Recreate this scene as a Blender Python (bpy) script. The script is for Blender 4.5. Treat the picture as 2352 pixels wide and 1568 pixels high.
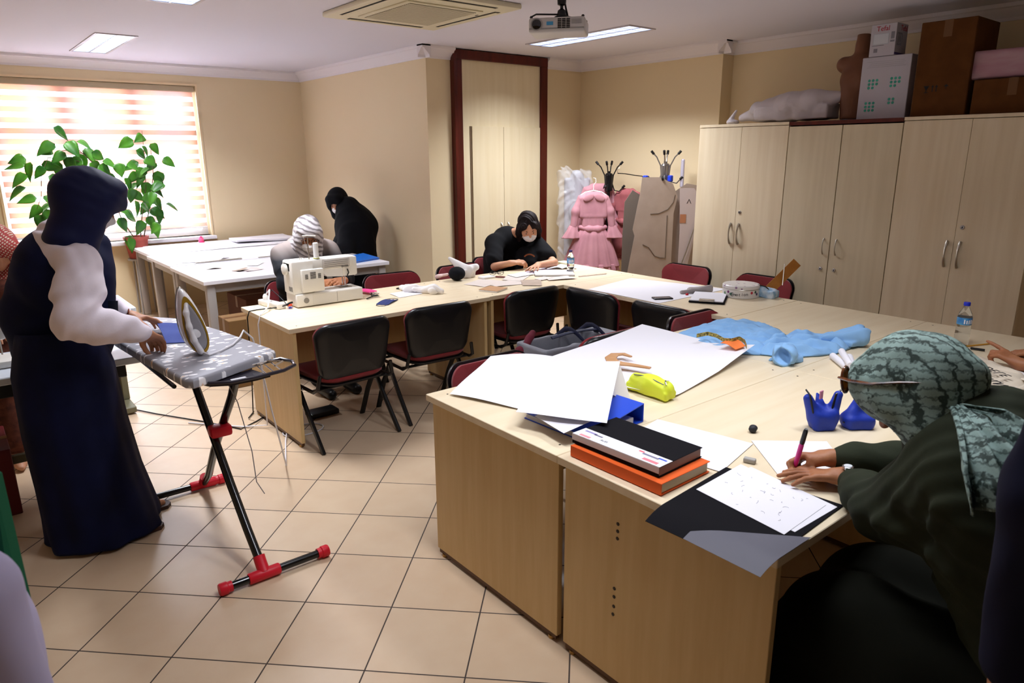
import bpy, bmesh, math, random
import numpy as np
from mathutils import Vector, Matrix, noise
R = math.radians
PI = math.pi
rnd = random.Random(7)
SC = bpy.context.scene
COL = SC.collection
for _o in list(bpy.data.objects):
    bpy.data.objects.remove(_o)

# ---------------------------------------------------------------- camera
cam_data = bpy.data.cameras.new('camera')
cam_data.sensor_fit = 'HORIZONTAL'
cam_data.sensor_width = 36.0
cam_data.lens = 36.0 * 1611.2 / 2352.0
cam_data.clip_start = 0.02
cam = bpy.data.objects.new('camera', cam_data)
COL.objects.link(cam)
def cam_matrix(yaw, pitch, roll, loc):
    f = Vector((math.cos(yaw) * math.cos(pitch), math.sin(yaw) * math.cos(pitch), math.sin(pitch)))
    r = Vector((math.sin(yaw), -math.cos(yaw), 0))
    d = f.cross(r)
    r2 = r * math.cos(roll) + d * math.sin(roll)
    d2 = -r * math.sin(roll) + d * math.cos(roll)
    m = Matrix((r2, -d2, -f)).transposed().to_4x4()
    m.translation = loc
    return m
cam.matrix_world = cam_matrix(0.8879891, -0.26187826, 0.00563386, Vector((0, 0, 1.7)))
cam_data.dof.use_dof = True
cam_data.dof.focus_distance = 4.2
cam_data.dof.aperture_fstop = 8.0
SC.camera = cam

# ---------------------------------------------------------------- colour management, world, daylight
SC.view_settings.view_transform = 'Standard'
SC.view_settings.look = 'None'
SC.view_settings.gamma = 1.0
SC.view_settings.use_curve_mapping = False
SC.view_settings.exposure = 1.14
def lin(h):
    c = [int(h[i:i + 2], 16) / 255 for i in (0, 2, 4)]
    return tuple(x / 12.92 if x <= .04045 else ((x + .055) / 1.055) ** 2.4 for x in c)
world = bpy.data.worlds.new('daylight_sky')
SC.world = world
world.use_nodes = True
world.node_tree.nodes['Background'].inputs[0].default_value = (.80, .90, 1.0, 1)
world.node_tree.nodes['Background'].inputs[1].default_value = 2.2
SC.cycles.max_bounces = 9
SC.cycles.diffuse_bounces = 5
SC.cycles.transparent_max_bounces = 16
SC.cycles.sample_clamp_indirect = 6.0
SC.cycles.caustics_reflective = False
SC.cycles.caustics_refractive = False
def area(name, loc, rot, sx, sy, power, col=(1, 1, 1), parent=None, spread=PI):
    l = bpy.data.lights.new(name, 'AREA')
    l.shape = 'RECTANGLE'; l.size = sx; l.size_y = sy; l.energy = power; l.color = col; l.spread = spread
    o = bpy.data.objects.new(name, l); COL.objects.link(o)
    o.rotation_euler = rot
    if parent is not None:
        o.parent = parent
    o.location = loc
    return o
area('window_daylight', (1.45, 9.25, 1.65), (R(-90), 0, 0), 2.6, 2.2, 300, (.82, .90, 1.0))
FIX_W = 22      # watts per ceiling fixture

# ---------------------------------------------------------------- material helper
MATS = {}
def mat(name, col, rough=.6, metal=0.0, spec=.4, bump=None, var=None, trans=0.0, sheen=0.0, coat=0.0, sss=0.0, ior=1.45, alpha=1.0, emit=None, var2=None):
    if name in MATS: return MATS[name]
    m = bpy.data.materials.new(name); m.use_nodes = True
    nt = m.node_tree; b = nt.nodes['Principled BSDF']
    c = lin(col)
    b.inputs['Base Color'].default_value = (*c, 1)
    b.inputs['Roughness'].default_value = rough
    b.inputs['Metallic'].default_value = metal
    b.inputs['Specular IOR Level'].default_value = spec
    b.inputs['IOR'].default_value = ior
    b.inputs['Transmission Weight'].default_value = trans
    b.inputs['Sheen Weight'].default_value = sheen
    b.inputs['Coat Weight'].default_value = coat
    b.inputs['Alpha'].default_value = alpha
    if sss:
        b.inputs['Subsurface Weight'].default_value = sss
        b.inputs['Subsurface Radius'].default_value = (.01, .004, .002)
    if emit:
        b.inputs['Emission Color'].default_value = (*lin(emit[0]), 1)
        b.inputs['Emission Strength'].default_value = emit[1]
    tc = nt.nodes.new('ShaderNodeTexCoord')
    if var:      # (scale, other hex, (stretch xyz), detail)
        mp = nt.nodes.new('ShaderNodeMapping')
        mp.inputs['Scale'].default_value = var[2] if len(var) > 2 else (1, 1, 1)
        nt.links.new(tc.outputs['Object'], mp.inputs[0])
        n = nt.nodes.new('ShaderNodeTexNoise'); n.inputs['Scale'].default_value = var[0]
        n.inputs['Detail'].default_value = 6
        nt.links.new(mp.outputs[0], n.inputs[0])
        rp = nt.nodes.new('ShaderNodeValToRGB')
        rp.color_ramp.elements[0].position = .35; rp.color_ramp.elements[1].position = .65
        rp.color_ramp.elements[0].color = (*c, 1); rp.color_ramp.elements[1].color = (*lin(var[1]), 1)
        nt.links.new(n.outputs[0], rp.inputs[0]); nt.links.new(rp.outputs[0], b.inputs['Base Color'])
    if bump:     # (scale, strength, stretch)
        mp = nt.nodes.new('ShaderNodeMapping')
        mp.inputs['Scale'].default_value = bump[2] if len(bump) > 2 else (1, 1, 1)
        nt.links.new(tc.outputs['Object'], mp.inputs[0])
        n = nt.nodes.new('ShaderNodeTexNoise'); n.inputs['Scale'].default_value = bump[0]; n.inputs['Detail'].default_value = 4
        nt.links.new(mp.outputs[0], n.inputs[0])
        bp = nt.nodes.new('ShaderNodeBump'); bp.inputs['Strength'].default_value = bump[1]; bp.inputs['Distance'].default_value = .01
        nt.links.new(n.outputs[0], bp.inputs['Height']); nt.links.new(bp.outputs[0], b.inputs['Normal'])
    MATS[name] = m
    return m

# ---------------------------------------------------------------- mesh builder
class MB:
    def __init__(s): s.v = []; s.f = []; s.T = None
    def add(s, vs, fs):
        n = len(s.v)
        if s.T is not None: vs = [s.T @ Vector(v) for v in vs]
        s.v += [tuple(v) for v in vs]; s.f += [tuple(i + n for i in f) for f in fs]
        return s
    def box(s, x0, x1, y0, y1, z0, z1, T=None):
        vs = [(x, y, z) for z in (z0, z1) for y in (y0, y1) for x in (x0, x1)]
        if T is not None: vs = [T @ Vector(v) for v in vs]
        return s.add(vs, [(0, 2, 3, 1), (4, 5, 7, 6), (0, 1, 5, 4), (2, 6, 7, 3), (0, 4, 6, 2), (1, 3, 7, 5)])
    def rbox(s, x0, x1, y0, y1, z0, z1, r=.003, seg=2, T=None):
        bm = bmesh.new()
        vs = [bm.verts.new((x, y, z)) for z in (z0, z1) for y in (y0, y1) for x in (x0, x1)]
        for f in [(0, 2, 3, 1), (4, 5, 7, 6), (0, 1, 5, 4), (2, 6, 7, 3), (0, 4, 6, 2), (1, 3, 7, 5)]: bm.faces.new([vs[i] for i in f])
        bmesh.ops.bevel(bm, geom=bm.edges[:], offset=r, segments=seg, profile=.5, affect='EDGES')
        bm.verts.index_update()
        vv = [v.co.copy() for v in bm.verts]; ff = [tuple(v.index for v in f.verts) for f in bm.faces]
        bm.free()
        if T is not None: vv = [T @ v for v in vv]
        return s.add(vv, ff)
    def tube(s, pts, r, n=8, closed=False, cap=True, flat=1.0):
        pts = [Vector(p) for p in pts]; m = len(pts)
        rr = r if isinstance(r, (list, tuple)) else [r] * m
        vs = []; up = None
        for i, p in enumerate(pts):
            if closed: t = pts[(i + 1) % m] - pts[i - 1]
            else: t = pts[min(i + 1, m - 1)] - pts[max(i - 1, 0)]
            t.normalize()
            if up is None:
                up = Vector((0, 0, 1)) if abs(t.z) < .9 else Vector((1, 0, 0))
            a = up - t * up.dot(t)
            if a.length < 1e-5: a = t.orthogonal()
            a.normalize(); up = a; b = t.cross(a)
            for k in range(n):
                an = 2 * PI * k / n
                vs.append(p + (a * math.sin(an) * flat + b * math.cos(an)) * rr[i])
        fs = []
        for i in range(m if closed else m - 1):
            j = (i + 1) % m
            for k in range(n):
                l = (k + 1) % n
                fs.append((i * n + k, i * n + l, j * n + l, j * n + k))
        if cap and not closed:
            fs.append(tuple(range(n))[::-1]); fs.append(tuple((m - 1) * n + k for k in range(n)))
        return s.add(vs, fs)
    def lathe(s, prof, n=24, c=(0, 0, 0), sx=1, sy=1):
        vs = []; fs = []
        for r, z in prof:
            for k in range(n):
                a = 2 * PI * k / n
                vs.append((c[0] + r * math.cos(a) * sx, c[1] + r * math.sin(a) * sy, c[2] + z))
        for i in range(len(prof) - 1):
            for k in range(n):
                l = (k + 1) % n
                fs.append((i * n + k, i * n + l, (i + 1) * n + l, (i + 1) * n + k))
        fs.append(tuple(range(n))[::-1]); fs.append(tuple((len(prof) - 1) * n + k for k in range(n)))
        return s.add(vs, fs)
    def prism(s, out, z0, z1, T=None):
        n = len(out)
        vs = [(x, y, z0) for x, y in out] + [(x, y, z1) for x, y in out]
        if T is not None: vs = [T @ Vector(v) for v in vs]
        fs = [tuple(range(n))[::-1], tuple(range(n, 2 * n))] + [(i, (i + 1) % n, n + (i + 1) % n, n + i) for i in range(n)]
        return s.add(vs, fs)
    def grid(s, fn, nu, nv, th=0.0):
        P = [[Vector(fn(i / nu, j / nv)) for j in range(nv + 1)] for i in range(nu + 1)]
        vs = [P[i][j] for i in range(nu + 1) for j in range(nv + 1)]
        w = nv + 1
        fs = [(i * w + j, (i + 1) * w + j, (i + 1) * w + j + 1, i * w + j + 1) for i in range(nu) for j in range(nv)]
        if th:
            N = []
            for i in range(nu + 1):
                for j in range(nv + 1):
                    du = P[min(i + 1, nu)][j] - P[max(i - 1, 0)][j]; dv = P[i][min(j + 1, nv)] - P[i][max(j - 1, 0)]
                    nn = du.cross(dv)
                    if nn.length < 1e-12: nn = Vector((0, 0, 1))
                    N.append(nn.normalized())
            k = len(vs)
            vs += [v - n_ * th for v, n_ in zip(vs, N)]
            fs2 = [tuple(x + k for x in f[::-1]) for f in fs]
            bd = []
            for j in range(nv): bd.append((j, j + 1)); bd.append((nu * w + j + 1, nu * w + j))
            for i in range(nu): bd.append(((i + 1) * w, i * w)); bd.append((i * w + nv, (i + 1) * w + nv))
            fs = fs + fs2 + [(a, b, b + k, a + k) for a, b in bd]
        return s.add(vs, fs)
    def ell(s, c, r, n=16, m=10, T=None):
        vs = []; fs = []
        for i in range(m + 1):
            t = PI * i / m
            for k in range(n):
                a = 2 * PI * k / n
                q = Vector((r[0] * math.sin(t) * math.cos(a), r[1] * math.sin(t) * math.sin(a), -r[2] * math.cos(t)))
                if T is not None: q = T @ q
                vs.append(q + Vector(c))
        for i in range(m):
            for k in range(n):
                l = (k + 1) % n
                fs.append((i * n + k, i * n + l, (i + 1) * n + l, (i + 1) * n + k))
        return s.add(vs, fs)
    def build(s, name, m, parent=None, smooth=35, world=False, bev=0):
        me = bpy.data.meshes.new(name)
        off = Vector((0, 0, 0))
        if world and parent is not None:
            off = wloc(parent)
        vs = [Vector(v) - off for v in s.v] if off.length else s.v
        me.from_pydata([tuple(v) for v in vs], [], s.f)
        bm = bmesh.new(); bm.from_mesh(me)
        bmesh.ops.remove_doubles(bm, verts=bm.verts, dist=1e-6)
        bmesh.ops.recalc_face_normals(bm, faces=bm.faces[:])
        bm.to_mesh(me); bm.free()
        return finish(me, name, m, parent, smooth, bev)
def wloc(o):
    p = Vector(o.location)
    while o.parent is not None:
        o = o.parent; p = p + Vector(o.location)
    return p
def finish(me, name, m, parent=None, smooth=35, bev=0):
    o = bpy.data.objects.new(name, me); COL.objects.link(o)
    if m is not None: me.materials.append(m)
    if smooth:
        me.shade_smooth()
        if smooth < 180: me.set_sharp_from_angle(angle=R(smooth))
    if parent is not None: o.parent = parent
    if bev:
        md = o.modifiers.new('bevel', 'BEVEL'); md.width = bev; md.segments = 2; md.limit_method = 'ANGLE'
    return o
def tag(o, label, cat, group=None):
    o['label'] = label; o['category'] = cat
    if group: o['group'] = group
    return o
def thing(name, label, cat, loc=(0, 0, 0), rz=0, group=None):
    o = bpy.data.objects.new(name, None); COL.objects.link(o)
    o.empty_display_size = .05
    o.location = loc; o.rotation_euler = (0, 0, rz)
    return tag(o, label, cat, group)
def struct(o): o['kind'] = 'structure'; return o
def copy_tree(o, parent=None):
    c = o.copy(); COL.objects.link(c)
    if parent is not None: c.parent = parent
    for ch in [q for q in bpy.data.objects if q.parent == o]: copy_tree(ch, c)
    return c
def sbox(name, m, *a, bev=0):
    return struct(MB().box(*a).build(name, m, smooth=0, bev=bev))
def text_mesh(name, s, size, m, parent, loc, rot, ext=.0006, sx=1, sy=1, font=None, align='CENTER'):
    cu = bpy.data.curves.new(name, 'FONT'); cu.body = s; cu.size = size; cu.extrude = ext
    cu.align_x = align; cu.align_y = 'CENTER'; cu.resolution_u = 3
    t = bpy.data.objects.new(name, cu); COL.objects.link(t)
    dg = bpy.context.evaluated_depsgraph_get()
    me = bpy.data.meshes.new_from_object(t.evaluated_get(dg))
    bpy.data.objects.remove(t); bpy.data.curves.remove(cu)
    me.transform(Matrix.Diagonal((sx, sy, 1, 1)))
    me.materials.clear(); me.materials.append(m); me.name = name
    o = bpy.data.objects.new(name, me); COL.objects.link(o)
    o.parent = parent; o.location = loc
    if isinstance(rot, Matrix): o.rotation_euler = rot.to_euler()
    else: o.rotation_euler = rot
    return o
def frame(x, z):     # rotation matrix whose local x and z axes are the given world vectors
    x = Vector(x).normalized(); z = Vector(z); z = (z - x * z.dot(x)).normalized(); y = z.cross(x)
    return Matrix((x, y, z)).transposed()
def Tm(loc, rot=None):
    m = (rot if rot is not None else Matrix.Identity(3)).to_4x4(); m.translation = Vector(loc); return m
# ================================================================ smooth solid modelling (signed distance field -> mesh)
class Sdf:
    def __init__(s): s.p = []
    def cone(s, a, b, ra, rb=None, k=.015):           # tapered capsule
        s.p.append(('c', np.array(a, float), np.array(b, float), ra, ra if rb is None else rb, k)); return s
    def chain(s, pts, rs, k=.015):
        for i in range(len(pts) - 1): s.cone(pts[i], pts[i + 1], rs[i], rs[i + 1], k)
        return s
    def ell(s, c, r, rot=None, k=.015):
        m = np.array(rot if rot is not None else Matrix.Identity(3), float)
        s.p.append(('e', np.array(c, float), np.array(r, float), m, None, k)); return s
    def box(s, c, h, rot=None, r=.01, k=.01):
        m = np.array(rot if rot is not None else Matrix.Identity(3), float)
        s.p.append(('b', np.array(c, float), np.array(h, float), m, r, k)); return s
    def cut(s, c, r, rot=None, k=.01):                # subtract an ellipsoid
        m = np.array(rot if rot is not None else Matrix.Identity(3), float)
        s.p.append(('x', np.array(c, float), np.array(r, float), m, None, k)); return s
    def cutbox(s, c, h, rot=None, r=.005, k=.008):
        m = np.array(rot if rot is not None else Matrix.Identity(3), float)
        s.p.append(('y', np.array(c, float), np.array(h, float), m, r, k)); return s
    def bounds(s):
        lo = np.full(3, 1e9); hi = -lo
        for q in s.p:
            if q[0] == 'c':
                lo = np.minimum(lo, np.minimum(q[1] - q[3], q[2] - q[4])); hi = np.maximum(hi, np.maximum(q[1] + q[3], q[2] + q[4]))
            elif q[0] in 'eb':
                e = np.abs(q[3]) @ (q[2] + (q[4] or 0)); lo = np.minimum(lo, q[1] - e); hi = np.maximum(hi, q[1] + e)
        return lo, hi
    def mesh(s, h=.008, disp=None, amp=0.0, pad=.02, box=None):
        lo, hi = s.bounds() if box is None else (np.array(box[0]), np.array(box[1]))
        lo = lo - pad - amp; hi = hi + pad + amp
        n = np.ceil((hi - lo) / h).astype(int) + 1
        D = np.full(n, .06, np.float32)
        for q in s.p:
            kind, k = q[0], q[5]
            if kind == 'c':
                a, b = np.minimum(q[1] - q[3], q[2] - q[4]), np.maximum(q[1] + q[3], q[2] + q[4])
            else:
                e = np.abs(q[3]) @ (q[2] + (q[4] or 0)); a, b = q[1] - e, q[1] + e
            m = max(k, h * 2) + .03
            i0 = np.clip(np.floor((a - m - lo) / h).astype(int), 0, n); i1 = np.clip(np.ceil((b + m - lo) / h).astype(int) + 1, 0, n)
            if (i1 <= i0).any(): continue
            ax = [lo[t] + h * np.arange(i0[t], i1[t]) for t in range(3)]
            X, Y, Z = np.meshgrid(*ax, indexing='ij')
            if kind == 'c':
                pa = (X - q[1][0], Y - q[1][1], Z - q[1][2]); ba = q[2] - q[1]; L = max(ba @ ba, 1e-12)
                t = np.clip((pa[0] * ba[0] + pa[1] * ba[1] + pa[2] * ba[2]) / L, 0, 1)
                d = np.sqrt((pa[0] - ba[0] * t) ** 2 + (pa[1] - ba[1] * t) ** 2 + (pa[2] - ba[2] * t) ** 2) - (q[3] + (q[4] - q[3]) * t)
            else:
                M = q[3]; P = (X - q[1][0], Y - q[1][1], Z - q[1][2])
                l = [M[0, c] * P[0] + M[1, c] * P[1] + M[2, c] * P[2] for c in range(3)]
                r = q[2]
                if kind in 'ex':
                    k0 = np.sqrt((l[0] / r[0]) ** 2 + (l[1] / r[1]) ** 2 + (l[2] / r[2]) ** 2)
                    k1 = np.sqrt((l[0] / r[0] ** 2) ** 2 + (l[1] / r[1] ** 2) ** 2 + (l[2] / r[2] ** 2) ** 2) + 1e-9
                    d = k0 * (k0 - 1) / k1
                else:
                    qq = [np.abs(l[c]) - r[c] for c in range(3)]
                    d = np.sqrt(sum(np.maximum(v, 0) ** 2 for v in qq)) + np.minimum(np.maximum(qq[0], np.maximum(qq[1], qq[2])), 0) - q[4]
            sl = tuple(slice(i0[t], i1[t]) for t in range(3))
            c = D[sl]
            if kind in 'xy':
                d = -d; hh = np.maximum(k - np.abs(c - d), 0) / k
                D[sl] = np.maximum(c, d) + hh * hh * k * .25
            else:
                hh = np.maximum(k - np.abs(c - d), 0) / k
                D[sl] = np.minimum(c, d) - hh * hh * k * .25
        if disp is not None:
            idx = np.argwhere(np.abs(D) < amp * 2 + h * 2)
            P = lo + idx * h
            D[tuple(idx.T)] -= (disp(P) * amp).astype(np.float32)
        return nets(D, lo, h)
    def build(s, name, m, parent=None, h=.008, disp=None, amp=0.0, relax=2, smooth=180, world=True):
        v, f = s.mesh(h, disp, amp)
        if relax: v = relax_mesh(v, f, relax)
        if world and parent is not None: v = v - np.array(wloc(parent))
        me = bpy.data.meshes.new(name)
        me.vertices.add(len(v)); me.vertices.foreach_set('co', v.astype(np.float32).ravel())
        me.loops.add(len(f) * 4); me.loops.foreach_set('vertex_index', f.astype(np.int32).ravel())
        me.polygons.add(len(f)); me.polygons.foreach_set('loop_start', np.arange(0, len(f) * 4, 4, dtype=np.int32))
        me.update(calc_edges=True); me.validate()
        return finish(me, name, m, parent, smooth)
def nets(D, lo, h):
    S = D < 0
    c = [S[a:a - 1 or None, b:b - 1 or None, e:e - 1 or None] for a in (0, 1) for b in (0, 1) for e in (0, 1)]
    tot = sum(x.astype(np.int8) for x in c)
    act = (tot > 0) & (tot < 8)
    ids = np.full(act.shape, -1, np.int64)
    idx = np.argwhere(act); ids[tuple(idx.T)] = np.arange(len(idx))
    acc = np.zeros((len(idx), 3)); cnt = np.zeros(len(idx))
    cor = [(a, b, e) for a in (0, 1) for b in (0, 1) for e in (0, 1)]
    val = [D[tuple((idx + np.array(q)).T)].astype(float) for q in cor]
    for i in range(8):
        for j in range(i + 1, 8):
            dd = np.array(cor[j]) - np.array(cor[i])
            if abs(dd).sum() != 1: continue
            x = (val[i] < 0) != (val[j] < 0)
            t = np.where(x, val[i] / np.where(x, val[i] - val[j], 1), 0)
            acc += np.where(x[:, None], np.array(cor[i]) + t[:, None] * dd, 0); cnt += x
    v = lo + (idx + acc / cnt[:, None]) * h
    fs = []
    for ax in range(3):
        u, w = (ax + 1) % 3, (ax + 2) % 3
        A = np.take(S, range(S.shape[ax] - 1), ax); B = np.take(S, range(1, S.shape[ax]), ax)
        e = np.argwhere(A != B)
        e = e[(e[:, u] > 0) & (e[:, w] > 0) & (e[:, u] < S.shape[u] - 1) & (e[:, w] < S.shape[w] - 1)]
        ou = np.zeros(3, int); ou[u] = 1; ow = np.zeros(3, int); ow[w] = 1
        q = np.stack([ids[tuple((e - ou - ow).T)], ids[tuple((e - ow).T)], ids[tuple(e.T)], ids[tuple((e - ou).T)]], 1)
        flip = ~S[tuple(e.T)]
        q[flip] = q[flip][:, ::-1]
        fs.append(q)
    return v, np.concatenate(fs)
def relax_mesh(v, f, n, lam=.5):
    e = np.concatenate([f[:, [0, 1]], f[:, [1, 2]], f[:, [2, 3]], f[:, [3, 0]]])
    e = np.concatenate([e, e[:, ::-1]])
    cnt = np.bincount(e[:, 0], minlength=len(v))[:, None]
    for i in range(n):
        for l in (lam, -lam * .9):
            a = np.stack([np.bincount(e[:, 0], v[e[:, 1], k], minlength=len(v)) for k in range(3)], 1) / cnt
            v = v + (a - v) * l
    return v
def folds(dirv, freq, warp=1.5, seed=0.0, sharp=1.0, along=None):
    """wavy cloth folds: ridges that run across dirv, bent by low-frequency noise"""
    d = np.array(dirv, float); d /= np.linalg.norm(d)
    def f(P):
        x, y, z = P.T
        w = np.sin(x * 7.1 + seed) * np.cos(y * 6.3 + seed * 1.7) + np.sin(z * 5.7 + seed * .6 + x * 3)
        w2 = np.sin(x * 17 + z * 13 + seed) * .5
        a = (P @ d) * freq + warp * w + w2
        s = np.sin(a) * .6 + np.sin(a * 1.9 + 1.3 + w) * .4
        return s * (0.55 + 0.45 * np.sin(x * 4 + y * 5 + z * 6 + seed * 3))
    return f
def mixd(*fs):
    return lambda P: sum(w * f(P) for w, f in fs)

# ---------------------------------------------------------------- people helpers (all coordinates are world metres)
def V(*a): return np.array(a, float)
def basis(yaw, pitch=0, roll=0):
    """columns: right, forward, up of a head turned to yaw (deg, 0 = +x) and tilted down by pitch"""
    m = Matrix.Rotation(R(yaw - 90), 3, 'Z') @ Matrix.Rotation(R(-pitch), 3, 'X') @ Matrix.Rotation(R(roll), 3, 'Y')
    return m
def head(s, c, B, k=1.0):
    """c = centre of the skull; B = basis"""
    Bn = np.array(B)
    def P(x, y, z): return c + Bn @ (V(x, y, z) * k)
    s.ell(P(0, -.012, .02), V(.074, .094, .088) * k, B, .02)
    s.ell(P(0, .022, -.03), V(.061, .068, .078) * k, B, .03)
    s.ell(P(0, .060, -.088), V(.026, .022, .02) * k, B, .03)
    for e in (-1, 1):
        s.ell(P(e * .037, .055, -.03), V(.024, .02, .022) * k, B, .02)
        s.ell(P(e * .03, .068, .022), V(.028, .014, .01) * k, B, .014)
        s.ell(P(e * .074, -.004, -.015), V(.009, .018, .03) * k, B, .006)
    for e in (-1, 1): s.cut(P(e * .031, .088, .003), V(.017, .013, .009) * k, B, .008)
    s.cone(P(0, .082, .008), P(0, .104, -.030), .008 * k, .0125 * k, .008)
    for e in (-1, 1): s.ell(P(e * .012, .094, -.032), V(.008, .009, .007) * k, B, .005)
    s.ell(P(0, .084, -.058), V(.023, .010, .0052) * k, B, .004)
    s.ell(P(0, .082, -.068), V(.019, .010, .0055) * k, B, .004)
    return P
def eyes(P, B, parent, lids=.5, k=1.0):
    for e in (-1, 1):
        c = P(e * .031, .0665, .001)
        ew = Sdf().ell(c, V(.0120, .0120, .0070) * k, B).build('eye', M_eyewhite, parent, .002, relax=0)
        f = np.array(B) @ V(0, 1, -.25); f /= np.linalg.norm(f)
        Sdf().ell(c + f * .0080 * k, V(.0068, .0062, .0060) * k, B).build('iris', M_iris, ew, .0015, relax=0)
        br = [P(e * x, y, z) for x, y, z in ((.012, .083, .020), (.028, .083, .027), (.046, .070, .022))]
        Sdf().chain(br, [.0028 * k, .0034 * k, .0018 * k], .003).build('eyebrow', M_brow, parent, .0018, relax=1)
def hand(s, w, d, n, side, curls=(.3, .3, .35, .4, .3), spread=.12, k=1.0, thumb=None, flex=None):
    """w wrist point, d direction of the fingers, n direction out of the back of the hand, side = +1 when the thumb lies at n x d"""
    d = V(*d); d /= np.linalg.norm(d); n = V(*n); n = n - d * (n @ d); n /= np.linalg.norm(n)
    t = np.cross(n, d) * side                       # towards the thumb
    def P(a, b, c): return w + (d * a + t * b + n * c) * k
    s.cone(w, P(.03, 0, 0), .024 * k, .024 * k, .015)
    for b in (-.027, -.009, .009, .026):
        s.cone(P(.018, b * .55, -.001), P(.082, b, 0), .0125 * k, .0115 * k, .012)
    s.cone(P(.02, .018, -.008), P(.06, .034, -.010), .014 * k, .011 * k, .012)
    tips = []
    ln = ((.043, .026, .021), (.047, .030, .023), (.043, .028, .022), (.034, .021, .019))
    for i, (b, l, c) in enumerate(zip((.027, .0095, -.009, -.027), ln, curls[:4])):
        a0 = P(.084 - abs(b - .005) * .25, b, .001); ang = c * .55; q = a0
        sp = spread * (b / .027) * .9
        rs = (.0098, .0088, .0078, .0066)
        for j, L in enumerate(l):
            dd = (d * math.cos(ang) + t * sp * math.cos(ang) - n * math.sin(ang)); dd /= np.linalg.norm(dd)
            q2 = q + dd * L * k
            s.cone(q, q2, rs[j] * k * (.92 if i == 3 else 1), rs[j + 1] * k * (.92 if i == 3 else 1), .0035)
            q = q2; ang += c * (1.15 if j == 0 else .75)
        tips.append(q)
    tc = curls[4]
    th = thumb or (.9, .55, -.25)
    a0 = P(.024, .022, -.008)
    d1 = d * (1 - .45 * th[1]) + t * th[1] * 1.1 + n * th[2]; d1 /= np.linalg.norm(d1)
    a1 = a0 + d1 * .042 * k
    d2 = d1 + (d * .6 - t * .6) * tc - n * .2 * tc; d2 /= np.linalg.norm(d2)
    a2 = a1 + d2 * .034 * k
    d3 = d2 + (d * .4 - t * .9) * tc; d3 /= np.linalg.norm(d3)
    a3 = a2 + d3 * .026 * k
    s.cone(a0, a1, .0155 * k, .0115 * k, .012); s.cone(a1, a2, .0112 * k, .0098 * k, .004); s.cone(a2, a3, .0098 * k, .0078 * k, .004)
    return tips + [a3]
def skin_mat(name, col, col2):
    return mat(name, col, .5, spec=.35, sss=.08, var=(14, col2), bump=(220, .08))
M_skin = skin_mat('light_brown_skin', 'C08A68', 'B57C5C')
M_skin_d = skin_mat('tanned_skin', 'A8714E', '9C6444')
M_skin_l = skin_mat('fair_skin', 'CF9C7C', 'C48E70')
M_eyewhite = mat('eye_white', 'B9A99E', .3)
M_iris = mat('dark_iris', '1E120C', .2)
M_brow = mat('dark_eyebrow', '1E1512', .8)
M_mask = mat('white_face_mask', 'E6E2E2', .8, bump=(60, .12, (.3, .3, 4)))
def facemask(P, B, parent, k=1.0, loops=True):
    s = Sdf()
    s.ell(P(0, .036, -.052), V(.064, .071, .056) * k, B, .01)
    s.cone(P(0, .085, -.022), P(0, .108, -.036), .010 * k, .015 * k, .02)
    s.cut(P(0, .01, -.046), V(.066, .082, .070) * k, B, .006)
    s.cutbox(P(0, -.06, -.05), V(.12, .07, .12) * k, B)
    s.cut(P(0, .03, .052), V(.10, .11, .060) * k, B, .004)
    o = s.build('face_mask', M_mask, parent, .003, disp=folds((0, 0, 1), 330, .5), amp=.0012)
    if loops:
        for e in (-1, 1):
            MB().tube([P(e * .060, .02, -.03), P(e * .074, -.006, .0), P(e * .083, -.024, .004), P(e * .080, -.026, -.03), P(e * .066, .01, -.072)], .0012, 5).build('ear_loop', M_mask, o, world=True)
    return o

_F = 1611.2
_CM = np.array(cam_matrix(.8879891, -.26187826, .00563386, Vector((0, 0, 1.7))).to_3x3()); _CO = V(0, 0, 1.7)
def _ray(px, py): return _CM @ V((px - 1176) / _F, -(py - 784) / _F, -1)
def AD(px, py, dep): return _CO + _ray(px, py) * dep
def AZ(px, py, z):
    d = _ray(px, py); return _CO + d * ((z - 1.7) / d[2])
def AY(px, py, y):
    d = _ray(px, py); return _CO + d * (y / d[1])
def AX(px, py, x):
    d = _ray(px, py); return _CO + d * (x / d[0])
def mid(a, b, t=.5): return a + (b - a) * t


def loft(secs, nseg=72, nrow=6, fold=None, cap=True):
    """secs: (centre xyz, rx, ry, yaw deg); fold(a, t) -> radial factor"""
    m = MB(); vs = []; rows = []
    K = len(secs)
    tot = (K - 1) * nrow
    for i in range(tot + 1):
        u = i / nrow; j = min(int(u), K - 2); f = u - j
        g = f * f * (3 - 2 * f) * .5 + f * .5
        a, b = secs[j], secs[j + 1]
        c = np.array(a[0]) * (1 - g) + np.array(b[0]) * g
        rx, ry, yw = (a[q] * (1 - g) + b[q] * g for q in (1, 2, 3))
        t = i / tot
        for k in range(nseg):
            an = 2 * PI * k / nseg
            q = 1 + (fold(an, t) if fold else 0)
            x, y = rx * math.cos(an) * q, ry * math.sin(an) * q
            vs.append((c[0] + x * math.cos(R(yw)) - y * math.sin(R(yw)), c[1] + x * math.sin(R(yw)) + y * math.cos(R(yw)), c[2]))
    fs = [(i * nseg + k, i * nseg + (k + 1) % nseg, (i + 1) * nseg + (k + 1) % nseg, (i + 1) * nseg + k) for i in range(tot) for k in range(nseg)]
    if cap: fs += [tuple(range(nseg))[::-1], tuple(tot * nseg + k for k in range(nseg))]
    return m.add(vs, fs)

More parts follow.
